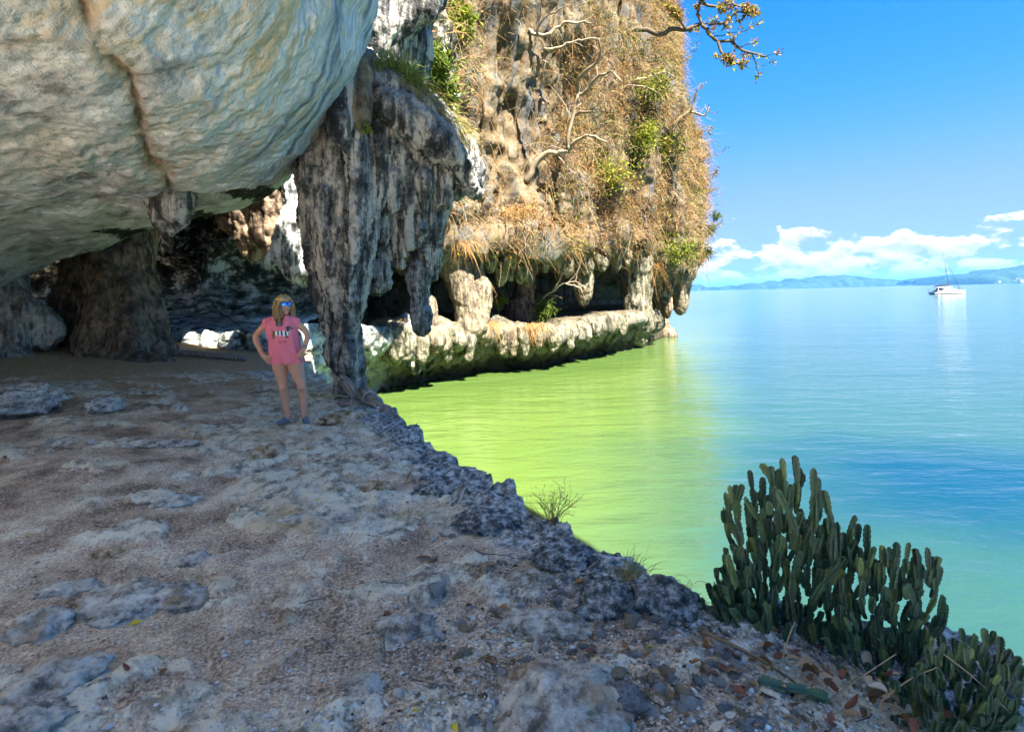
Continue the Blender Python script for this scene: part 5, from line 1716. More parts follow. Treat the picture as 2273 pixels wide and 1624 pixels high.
    fl.ball(J(516, 1148, -.062), (.034, .022, .036), .02); fl.ball(J(726, 1148, -.062), (.034, .022, .036), .02)     # knee caps
    V, Q = fl.mesh()
    V = V + vert_normals(V, Q) * (fbm(V * 22.0, 2, .5, 2.0) * 0.0012)[:, None]
    body = link('body', mesh_from('body', V, Q), skin, root)
    # ---------------- shirt
    fs = Field((-0.44, -0.27, 0.76), (0.22, 0.26, 1.46), 0.0065)
    sl, X = fs._block((-0.44, -0.27, 0.76), (0.22, 0.26, 1.46))
    x, y, z = X
    zz = [0.70, 0.785, 0.95, 1.10, 1.22, 1.30, 1.345, 1.39, 1.43]
    cxs = np.interp(z, zz, [-.073, -.073, -.085, -.10, -.122, -.137, -.138, -.135, -.130])
    aa = np.interp(z, zz, [.225, .222, .205, .190, .190, .190, .178, .125, .075])
    bb = np.interp(z, zz, [.150, .148, .140, .134, .136, .118, .100, .082, .060])
    ang = np.arctan2(y / bb, (x - cxs) / aa)
    fold = 0.011 * np.sin(ang * 8 + 2.2 * np.sin(z * 7) + 0.6) + 0.007 * np.sin(ang * 15 + z * 6.0)
    fold *= np.clip((1.22 - z) / 0.40, 0.12, 1.0)
    bust = 0.014 * np.exp(-((z - 1.19) / .075) ** 2) * (y < 0)
    d = ((np.abs((x - cxs) / aa) ** 2.6 + np.abs(y / bb) ** 2.6) ** (1 / 2.6) - 1) * np.minimum(aa, bb) * 1.05 - fold - bust
    fs.f[sl] = np.maximum(d, 0.785 + 0.004 * np.sin(ang * 7) - z)
    fs.cone(J(420, 405, .015), J(335, 418, .022), .060, .050, .03)
    fs.cone(J(600, 400, .015), J(662, 408, .022), .060, .050, .03)
    fs.cone(J(330, 430, .022), J(322, 455, .025), .056, .055, .02)
    fs.cone(J(672, 425, .022), J(680, 448, .025), .055, .054, .02)
    fs.ball(J(512, 350, -.075), (0.070, 0.085, 0.085), .010, sub=True)              # neck opening
    V, Q = fs.mesh()
    N = vert_normals(V, Q)
    V = V + N * (fbm(V * np.array([10, 10, 5.0]), 3, .5, 6.0) * 0.006)[:, None]
    m, nt = new_mat('pink_jersey')
    co = nt.objco()
    n = nt.noise(nt.scale(co, (160, 160, 60)), 1.0, 3)
    col = nt.ramp(n, [(0.35, (0.62, 0.13, 0.185)), (0.65, (0.80, 0.23, 0.29))])
    finish(nt, col, 0.85, nt.bump(nt.noise(co, 260.0, 2), 0.25, 0.002), 0.15)
    shirt = link('shirt', mesh_from('shirt', V, Q), m, root)
    # ---------------- print on the shirt
    bpy.context.view_layer.update()
    def D(cx, cy):
        sx, sy = 900 + cx / 6.768, 1060 + cy / 6.768
        return ((sx - 850) * 3.247 - 620) * K, (1548 - (sy - 1030) * 3.247) * K
    def surf(x_, z_):
        ok, p, n_, i = shirt.ray_cast(Vector((x_, -1.0, z_)), Vector((0, 1, 0)))
        return p.y if ok else -0.12
    def inside(poly, p):
        c = False
        for (x1, y1), (x2, y2) in zip(poly, poly[1:] + poly[:1]):
            if (y1 > p[1]) != (y2 > p[1]) and p[0] < (x2 - x1) * (p[1] - y1) / (y2 - y1) + x1:
                c = not c
        return c
    def print_part(name, polys, mat, lift, step=6.5):
        V, Fc, key = [], [], {}
        def vert(a, b):
            if (a, b) not in key:
                X_, Z_ = D(a * step, b * step)
                key[a, b] = len(V); V.append((X_, surf(X_, Z_) - lift, Z_))
            return key[a, b]
        for poly in polys:
            xs = [p[0] for p in poly]; ys = [p[1] for p in poly]
            for a in range(int(min(xs) / step) - 1, int(max(xs) / step) + 2):
                for b in range(int(min(ys) / step) - 1, int(max(ys) / step) + 2):
                    if inside(poly, ((a + .5) * step, (b + .5) * step)):
                        Fc.append((vert(a, b), vert(a, b + 1), vert(a + 1, b + 1), vert(a + 1, b)))
        return link(name, mesh_from(name, np.array(V), Fc), mat, shirt)
    white = flat_mat('print_white', (0.72, 0.76, 0.78), 0.8)
    dark = flat_mat('print_slate', (0.05, 0.06, 0.08), 0.8)
    brown = flat_mat('print_brown', (0.20, 0.085, 0.045), 0.8)
    text = flat_mat('print_text', (0.30, 0.05, 0.10), 0.8)
    print_part('print_coat', [[(690, 862), (930, 868), (1000, 875), (1012, 900), (985, 955), (930, 1000), (690, 958)]], white, .004)
    for pl in [[(730, 860), (765, 860), (775, 965), (738, 958)], [(808, 862), (850, 862), (862, 982), (818, 972)], [(896, 868), (932, 868), (950, 998), (912, 995)], [(958, 880), (975, 880), (1000, 940), (985, 955)],
                                 [(905, 790), (930, 762), (970, 755), (1000, 878), (945, 880)]]: print_part('print_stripe', [pl], dark, .0065)
    for pl in [[(692, 865), (640, 872), (612, 920), (608, 1000), (622, 1040), (655, 1048), (675, 1030), (652, 1008), (692, 958)], [(596, 815), (610, 815), (612, 850), (650, 868), (640, 885), (600, 862)],
                             [(955, 770), (980, 752), (1015, 785), (1062, 822), (1052, 838), (1000, 828), (985, 850), (968, 800)], [(908, 1000), (960, 985), (978, 1030), (920, 1040)]]: print_part('print_dog', [pl], brown, .0065)
    st = []
    def stroke(x0, y0, x1, y1, w_=7):
        st.append([(x0 - w_ / 2, y0 - w_ / 2), (x1 + w_ / 2, y0 - w_ / 2), (x1 + w_ / 2, y1 + w_ / 2), (x0 - w_ / 2, y1 + w_ / 2)])
    stroke(742, 1098, 762, 1098); stroke(742, 1098, 742, 1143); stroke(742, 1143, 762, 1143)      # c
    stroke(775, 1098, 775, 1143); stroke(775, 1143, 795, 1143); stroke(795, 1098, 795, 1143)      # u
    stroke(811, 1100, 811, 1143); stroke(811, 1086, 811, 1088)                                    # i
    stroke(824, 1120, 842, 1120)                                                                  # -
    stroke(856, 1098, 856, 1143); stroke(856, 1098, 876, 1098); stroke(876, 1098, 876, 1143)      # n
    stroke(890, 1098, 890, 1143); stroke(890, 1098, 910, 1098); stroke(910, 1098, 910, 1120); stroke(890, 1120, 910, 1120); stroke(890, 1143, 910, 1143)   # e
    stroke(924, 1098, 924, 1143); stroke(924, 1098, 942, 1098)                                    # r
    for a, b in ((0, 3), (3, 6), (6, 8), (8, 9), (9, 12), (12, 17), (17, 19)): print_part('printed_letter', st[a:b], text, .004, 3.6)
    # ---------------- hair
    rs = np.random.RandomState(3)
    fh = Field((-0.26, -0.17, 1.24), (0.08, 0.19, 1.72), 0.0058)
    fh.ball(hc + np.array([0, 0, 0.034]) - fd * 0.022, (0.084, 0.100, 0.098), .01, R)
    fh.ball(hc + fd * 0.085 + np.array([0, 0, -0.025]), (0.064, 0.080, 0.085), .012, R, sub=True)
    crown = hc + np.array([0, 0, 0.128]) - fd * 0.01
    for k in range(46):
        a = rs.uniform(0.75, 2 * math.pi - 0.75)
        dirh = fd * math.cos(a) + sd * math.sin(a)
        side = math.sin(a)
        ln = rs.uniform(0.24, 0.34) if math.cos(a) < 0.55 else rs.uniform(0.10, 0.18)
        if side > 0.2: ln *= 0.95
        n = 9
        ph = rs.uniform(0, 6)
        pts = [crown + dirh * 0.03]
        s = np.linspace(0, 1, n)
        for t in s:
            out_ = 0.082 + 0.018 * math.sin(t * 3.1) + rs.uniform(-.004, .006)
            wob = 0.012 * math.sin(t * 10 + ph) * t
            sway = dirh * out_ + np.cross(dirh, (0, 0, 1)) * wob - fd * 0.012
            pts.append(hc + sway + np.array([0, 0, 0.085 - t * ln * 1.12]))
        rad = [0.014] + list(np.linspace(0.016, 0.006, n))
        fh.chain(np.array(pts), rad, 0.006)
    for k in range(2):                                                                            # fringe
        a = -0.75 + k * 0.22
        dirh = fd * math.cos(a) + sd * math.sin(a)
        fh.chain(np.array([crown + dirh * .03, hc + dirh * .088 + np.array([0, 0, .088]), hc + dirh * .100 + np.array([0, 0, .052]) + sd * rs.uniform(-.01, .012)]), [.013, .012, .005], .006)
    V, Q = fh.mesh()
    N = vert_normals(V, Q)
    V = V + N * (ridged(V * np.array([42, 42, 5.0]), 2, .5, 3.0) * 0.003)[:, None]
    m, nt = new_mat('blonde_hair')
    co = nt.objco()
    n = nt.noise(nt.scale(co, (90, 90, 12)), 1.0, 4, 0.6)
    finish(nt, nt.ramp(n, [(0.34, (0.13, 0.07, 0.025)), (0.5, (0.36, 0.23, 0.09)), (0.66, (0.62, 0.45, 0.22))]), 0.45, nt.bump(n, 0.6, 0.004), 0.4)
    hair = link('hair', mesh_from('hair', V, Q), m, root)
    n = 420
    a = rs.uniform(0.7, 2 * math.pi - 0.7, n)
    dirs = fd[None] * np.cos(a)[:, None] + sd[None] * np.sin(a)[:, None]
    tt = np.linspace(0, 1, 9)
    ln = rs.uniform(0.24, 0.40, n)
    lat = np.cross(dirs, np.array([0, 0, 1.0]))
    ph, fr = rs.uniform(0, 6, n), rs.uniform(8, 14, n)
    out_ = 0.092 + 0.030 * np.sin(tt[None] * 3.0) + rs.uniform(-.004, .016, (n, 1)) + 0.02 * tt[None] * rs.rand(n, 1)
    P = hc + dirs[:, None] * out_[..., None] + lat[:, None] * (0.013 * np.sin(tt[None] * fr[:, None] + ph[:, None]) * tt[None])[..., None] - fd * 0.012
    P = P + np.array([0, 0, 1.0]) * (0.085 - tt[None] * ln[:, None])[..., None]
    P[:, 0] = crown + dirs * 0.03
    V, Q, T = ribbons(P, np.full((n, 9), 0.0022) * np.linspace(1, .4, 9)[None], rs.rand(n))
    me = mesh_from('hair_strands', V, Q, False)
    link('hair_strands', me, m, hair, kind='stuff')
    # ---------------- sunglasses
    mir = flat_mat('blue_mirror_lens', (0.01, 0.20, 0.75), 0.12, 0.8, metal=0.55, var=0.25, scale=40)
    frm = flat_mat('dark_blue_frame', (0.012, 0.03, 0.13), 0.3, 0.5)
    def face_pt(a, dz, r=0.101):
        dirh = fd * math.cos(a) + sd * math.sin(a)
        return hc + dirh * r * (1 - 0.16 * abs(math.sin(a))) + np.array([0, 0, 0.014 + dz])
    gl = empty('sunglasses', root.location, 0)
    gl.location = (0, 0, 0); gl.parent = root
    for s in (-1, 1):
        V, Fc = [], []
        for i in range(9):
            t = i / 8
            a = s * (0.05 + 0.80 * t)
            hh = 0.024 * (1 - abs(2 * t - 1) ** 3 * 0.45)
            V += [face_pt(a, hh, .108), face_pt(a, 0, .112), face_pt(a, -hh * 1.05, .107)]
        for i in range(8):
            for j in (0, 1):
                q_ = (i * 3 + j, i * 3 + j + 1, i * 3 + j + 4, i * 3 + j + 3)
                Fc.append(q_ if s > 0 else q_[::-1])
        link('lens', mesh_from('lens', np.array(V), Fc), mir, gl)
        link('temple', mesh_from('temple', *tube([face_pt(s * .78, 0.008, .112), hc + sd * s * 0.082 + fd * .03 + np.array([0, 0, .022]), hc + sd * s * .084 - fd * .01 + np.array([0, 0, .018])], .0055, 6)), frm, gl)
        rim = [face_pt(s * (0.05 + 0.80 * t), 0.024 * (1 - abs(2 * t - 1) ** 3 * 0.45) + .002, .109) for t in np.linspace(0, 1, 9)]
        link('rim', mesh_from('rim', *tube(rim, .0045, 6)), frm, gl)
    link('bridge', mesh_from('bridge', *tube([face_pt(-.1, .008, .110), face_pt(.1, .008, .110)], .004, 6)), frm, gl)
    lips = flat_mat('lip', (0.36, 0.11, 0.09), 0.5)
    lp = [hc + fd * (.1025 - .012 * abs(t) ** 2) + sd * t * .020 + np.array([0, 0, -.058 - .003 * abs(t)]) for t in np.linspace(-1, 1, 7)]
    link('mouth', mesh_from('mouth', *tube(lp, [.0025, .0045, .0055, .005, .0055, .0045, .0025], 6)), lips, root)
    # ---------------- things worn
    blackm = flat_mat('black_plastic', (0.012, 0.012, 0.014), 0.4)
    grey = flat_mat('grey_plastic', (0.10, 0.12, 0.16), 0.3)
    def slab(c, hx, hy, hz, rz=0.0):
        v, f = box((-hx, -hy, -hz), (hx, hy, hz))
        ca, sa = math.cos(rz), math.sin(rz)
        v = np.c_[v[:, 0] * ca - v[:, 1] * sa, v[:, 0] * sa + v[:, 1] * ca, v[:, 2]]
        return v + c, f
    cpt = J(532, 440, 0.0); cpt[1] = surf(cpt[0], cpt[2] - .02) - 0.018
    camr = empty('neck_camera', (0, 0, 0)); camr.parent = root
    link('camera_body', mesh_from('camera_body', *slab(cpt, .034, .014, .022, .25), smooth=False), blackm, camr)
    link('camera_lens', mesh_from('camera_lens', *slab(cpt + np.array([.010, -.014, .004]), .016, .008, .013, .25), smooth=False), grey, camr)
    for a, b in ((J(470, 352, -.045), cpt + np.array([-.026, .004, .02])), (J(560, 345, -.055), cpt + np.array([.022, .004, .02]))):
        link('strap', mesh_from('strap', *tube([a + np.array([-.005 if a[0] < -.12 else .005, .03, .01]), (a + b) / 2 + np.array([0, -.022, 0]), b], .0065, 6)), blackm, camr)
    wv = J(778, 690, -.03)
    wt = empty('wristwatch', (0, 0, 0)); wt.parent = root
    th = np.linspace(0, 2 * math.pi, 17)
    ring = lambda c, r: [c + np.array([math.cos(t) * r, math.sin(t) * r, -.10 * math.cos(t) * r]) for t in th]
    link('band', mesh_from('band', *tube(ring(wv, .0305), .006, 6)), flat_mat('watch_band', (0.03, 0.04, 0.07), 0.6), wt)
    link('dial', mesh_from('dial', *slab(wv + np.array([.006, -.034, 0]), .017, .006, .019, .15), smooth=False), grey, wt)
    link('bracelet', mesh_from('bracelet', *tube(ring(wv + np.array([-.002, -.004, -.026]), .0295), .004, 6)), flat_mat('coral_bracelet', (0.50, 0.16, 0.06), 0.6), root)
    link('bracelet', mesh_from('bracelet', *tube([p_ + np.array([0, 0, .5 * (p_[0] - J(296, 742)[0])]) for p_ in ring(J(296, 744, -.055), .0325)], .003, 6)), flat_mat('dark_bracelet', (0.05, 0.03, 0.025), 0.5), root)
    # ---------------- shoes
    shoe = flat_mat('slate_slip_on', (0.13, 0.17, 0.20), 0.75, 0.2, var=0.2, scale=60)
    for heel, toe in ((J(553, 1520, .035), J(492, 1528, -.135)), (J(737, 1505, .03), J(802, 1518, -.115))):
        heel[2], toe[2] = .030, .024
        f2 = Field(np.minimum(heel, toe) - .1, np.maximum(heel, toe) + .12, .0055)
        d = (toe - heel); Lh = np.linalg.norm(d); d /= Lh
        sd2 = np.cross(d, (0, 0, 1)); Rr = np.stack([d, sd2, np.cross(sd2, d)], 1)
        f2.ball(heel + d * .035 + np.array([0, 0, .012]), (.062, .036, .044), .02, Rr)
        f2.ball(heel + d * (Lh * .62), (.085, .044, .030), .03, Rr)
        f2.ball(toe - d * .02, (.050, .040, .022), .02, Rr)
        f2.ball(heel + d * .02 + np.array([0, 0, .075]), (.040, .032, .035), .008, Rr, sub=True)
        V, Q = f2.mesh()
        V[:, 2] = np.maximum(V[:, 2], 0.0)
        link('shoe', mesh_from('shoe', V, Q), shoe, root)


build_person(); clock('person')

# ================================================================== CACTUS ON THE BANK
def cactus_mesh(seed, wings=3, rings=19, teeth=5.5):
    rs = np.random.RandomState(seed)
    V, E = [], []
    for i in range(rings):
        t = i / (rings - 1)
        env = (max(0.0, 1 - abs(2 * t - 1) ** 5)) ** 0.45 * (0.72 + 0.28 * math.sin(min(1, t * 1.3) * math.pi / 2 + 0.1))
        tooth = 1 + 0.13 * math.cos(2 * math.pi * teeth * t + seed)
        R = max(env * tooth, 0.10 if i == 0 else 0.03)
        tw = 0.25 * t * (1 if seed % 2 else -1)
        for w_ in range(wings):
            a0 = 2 * math.pi * w_ / wings + tw
            for da, rr, e in ((-0.13, R, 1), (0.13, R, 1), (math.pi / wings - 0.28, max(env, .05) * 0.36, 0), (math.pi / wings + 0.28, max(env, .05) * 0.36, 0)):
                V.append(((math.cos(a0 + da) * rr), (math.sin(a0 + da) * rr), t)); E.append(e)
    n = wings * 4
    Fc = []
    for i in range(rings - 1):
        for j in range(n):
            a, b = i * n + j, i * n + (j + 1) % n
            Fc.append((a, b, b + n, a + n))
    Fc.append(tuple(range(n))[::-1]); Fc.append(tuple(range((rings - 1) * n, rings * n)))
    me = mesh_from('stem', np.array(V), Fc, False)
    add_attr(me, 'edge', E)
    return me


def build_cactus():
    m, nt = new_mat('cactus_skin')
    rnd = nt.node('ShaderNodeObjectInfo').outputs['Random']
    co = nt.objco()
    c = nt.ramp(rnd, [(0.0, (0.014, 0.045, 0.026)), (0.45, (0.024, 0.075, 0.036)), (0.75, (0.045, 0.115, 0.045)), (0.9, (0.11, 0.17, 0.045)), (1.0, (0.20, 0.24, 0.06))])
    c = nt.mix(nt.step(nt.noise(co, 9.0, 4), 0.58, 0.75), c, (0.10, 0.11, 0.06))
    c = nt.mix(nt.math('MULTIPLY', nt.attr('edge'), 0.35), c, (0.16, 0.17, 0.09))
    finish(nt, c, 0.42, nt.bump(nt.noise(co, 14.0, 3), 0.25, 0.02), 0.45)
    meshes = [cactus_mesh(s, 4 if s % 3 == 0 else 3) for s in range(1, 7)]
    for me in meshes:
        me.materials.append(m)
    def A(cx, cy, y):
        return at(1483.8 + 0.3974 * cx, 978.7 + 0.3974 * cy, y)
    def put(root, org, p, d, L, w_, rs):
        o = bpy.data.objects.new('stem', meshes[rs.randint(len(meshes))])
        COL.objects.link(o)
        o.parent = root
        q = Vector(d).to_track_quat('Z', 'Y')
        o.rotation_mode = 'QUATERNION'
        from mathutils import Quaternion
        o.rotation_quaternion = q @ Quaternion((0, 0, 1), rs.uniform(0, 6.28))
        o.location = Vector(p - org)
        o.scale = (w_, w_, L)
    def plant(label, base_px, ybase, tips, jit, seglen, width, seed, fill, poly, kmax=2):
        rs = np.random.RandomState(seed)
        b = A(*base_px, ybase)
        root = empty('cactus', b, label=label, cat='cactus')
        def inside(p):
            c = False
            for (x1, y1), (x2, y2) in zip(poly, poly[1:] + poly[:1]):
                if (y1 > p[1]) != (y2 > p[1]) and p[0] < (x2 - x1) * (p[1] - y1) / (y2 - y1) + x1:
                    c = not c
            return c
        xs = [p[0] for p in poly]; ys = [p[1] for p in poly]
        up = np.array([0, 0, 1.0])
        def chain(tip, k, sc):
            nonlocal count
            out = tip - b
            out /= np.linalg.norm(out)
            d = up * 0.85 + out * 0.5 + rs.normal(size=3) * 0.22
            p = tip
            for j in range(k):
                d /= np.linalg.norm(d)
                if count >= 295:
                    return
                L = seglen * rs.uniform(0.7, 1.35) * sc
                if p[2] - d[2] * L < b[2] - 0.12:
                    break
                p = p - d * L
                put(root, b, p, d, L * 1.12, width * rs.uniform(0.8, 1.2) * (0.85 + 0.15 * sc), rs); count += 1
                o = p - b
                d = d * 0.65 + o / max(np.linalg.norm(o), .05) * 0.5 + rs.normal(size=3) * 0.1
                if np.linalg.norm(o) < seglen * 0.7:
                    break
        count = 0
        for cx, cy in tips:
            chain(A(cx, cy, ybase + rs.uniform(-jit, jit) * 0.4), kmax, 1.0)
            if rs.rand() < 0.3:
                chain(A(cx + rs.uniform(-30, 30), cy + rs.uniform(40, 90), ybase + rs.uniform(-jit, jit) * 0.4), 2, 0.8)
        n = 0
        while n < fill:
            p = (rs.uniform(min(xs), max(xs)), rs.uniform(min(ys), max(ys)))
            if inside(p):
                chain(A(*p, ybase + rs.uniform(-jit, jit * 0.8)), 1 if rs.rand() < .6 else 2, rs.uniform(.7, 1.0)); n += 1
        print('CACTUS', count, flush=True)
        return root, count
    tipsA = [(705, 95), (635, 108), (527, 140), (573, 150), (455, 172), (605, 172), (640, 155), (750, 195), (812, 165), (835, 212), (872, 288), (345, 265), (376, 258), (410, 250), (320, 300), (435, 325), (480, 350), (905, 405),
             (685, 255), (510, 295), (560, 310), (1040, 425), (1115, 480), (340, 540), (315, 600), (270, 712), (325, 640), (222, 800), (155, 860), (240, 960), (120, 985), (175, 940), (205, 990), (190, 880), (250, 870), (260, 800), (300, 900), (290, 1010), (300, 780), (350, 700), (450, 480), (795, 470), (945, 470),
             (880, 440), (590, 680), (540, 660), (970, 700), (880, 670), (570, 930), (660, 870), (780, 600), (820, 560), (930, 540), (980, 520), (1000, 600), (1060, 470), (960, 620), (900, 560), (850, 480), (1040, 560), (1080, 640)]
    polyA = [(450, 330), (560, 300), (700, 260), (860, 330), (930, 480), (1000, 640), (1000, 1050), (700, 1080), (420, 1080), (230, 980), (280, 800), (340, 620), (360, 480)]
    polyA2 = [(330, 560), (470, 560), (520, 800), (620, 950), (640, 1120), (420, 1120), (240, 1000), (260, 830)]
    ra, ca = plant('tall dark green cactus clump with upright winged stems above the water', (690, 1130), 3.05, [t for t in tipsA if t[0] > 330 or t[1] < 320], 0.22, 0.125, 0.0200, 5, 230, polyA, 2)
    plant('low cactus clump of small joints leaning over the water below the tall one', (520, 1110), 3.05, [t for t in tipsA if t[0] <= 360 and t[1] >= 320], 0.16, 0.075, 0.0165, 15, 120, polyA2, 3)
    tipsB = [(1120, 575), (1195, 590), (1275, 575), (1345, 575), (1380, 610), (1445, 605), (1475, 650), (1510, 650), (1520, 710), (1490, 770), (1400, 640), (1235, 600), (1150, 600), (1070, 600), (1530, 870), (1490, 870), (1545, 915), (1500, 980), (1440, 1060), (1320, 700), (1410, 830)]
    polyB = [(900, 1000), (1000, 640), (1120, 610), (1360, 610), (1420, 700), (1400, 900), (1420, 1080), (1400, 1300), (1150, 1350), (850, 1250)]
    rb, cb = plant('bushy cactus clump of short stubby stems beside the tall one', (1200, 1300), 2.95, tipsB, 0.22, 0.085, 0.0165, 6, 200, polyB)
    tipsC = [(1640, 1050), (1765, 1050), (1820, 1070), (1860, 1100), (1710, 1085), (1525, 1085), (1470, 1100), (1600, 1110), (1860, 1170), (1905, 1170), (1960, 1210), (1980, 1260), (1960, 1360), (1900, 1460), (1430, 1120), (1950, 1520), (1980, 1560), (1700, 1360), (1780, 1300)]
    polyC = [(1420, 1150), (1560, 1120), (1800, 1120), (1900, 1250), (1880, 1400), (2000, 1560), (1990, 1680), (1350, 1690), (1200, 1500), (1150, 1380), (1350, 1280)]
    rc, cc = plant('low sprawling cactus thicket spilling down the bank with pale dry sticks in it', (1560, 1620), 2.62, tipsC, 0.2, 0.075, 0.0162, 7, 230, polyC)
    # fallen cutting on the litter
    rs = np.random.RandomState(9)
    pts = [A(500, 1440, 2.42), A(640, 1420, 2.42), A(770, 1370, 2.44), A(878, 1300, 2.46)]
    for p in pts:
        p[2] = gz(p[0], p[1]) + 0.03
    root = empty('cactus_cutting', pts[0], label='fallen pale green cactus stem of three joints lying on the leaf litter', cat='cactus')
    for a, b in zip(pts[:-1], pts[1:]):
        d = b - a; L = np.linalg.norm(d)
        put(root, pts[0], a, d / L, L * 1.08, 0.026, rs)


build_cactus(); clock('cactus')

# ================================================================== THINGS ON THE GROUND
def mat_stone(name, lo, mid, hi):
    m, nt = new_mat(name)
    co = nt.objco()
    rnd = nt.node('ShaderNodeObjectInfo').outputs['Random']
    n = nt.noise(co, 6.0, 5, 0.7)
    c = nt.ramp(n, [(0.30, lo), (0.48, mid), (0.68, hi)])
    c = nt.mix(nt.math('MULTIPLY', rnd, 0.35), c, (0.30, 0.21, 0.13))
    finish(nt, c, 0.9, nt.bump(nt.noise(co, 11.0, 6, 0.7), 0.8, 0.08), 0.2)
    return m


def rock_shape(seed, nu=44, nv=22, rough=0.35, sharp=0.3, freq=1.6):
    th = np.linspace(0, 2 * math.pi, nu, endpoint=False)
    ph = np.linspace(0.0, math.pi, nv)
    T, P = np.meshgrid(th, ph, indexing='ij')
    D = np.stack([np.sin(P) * np.cos(T), np.sin(P) * np.sin(T), np.cos(P)], -1).reshape(-1, 3)
    r = 1 + fbm(D * freq, 5, 0.55, seed * 3.7) * rough + ridged(D * freq * 1.7, 4, 0.55, seed * 1.3) * sharp * 0.5
    V = D * r[:, None]
    idx = np.arange(nu * nv).reshape(nu, nv)
    nx = np.roll(idx, -1, 0)
    Q = np.stack([idx[:, :-1], idx[:, 1:], nx[:, 1:], nx[:, :-1]], -1).reshape(-1, 4)
    return V, Q


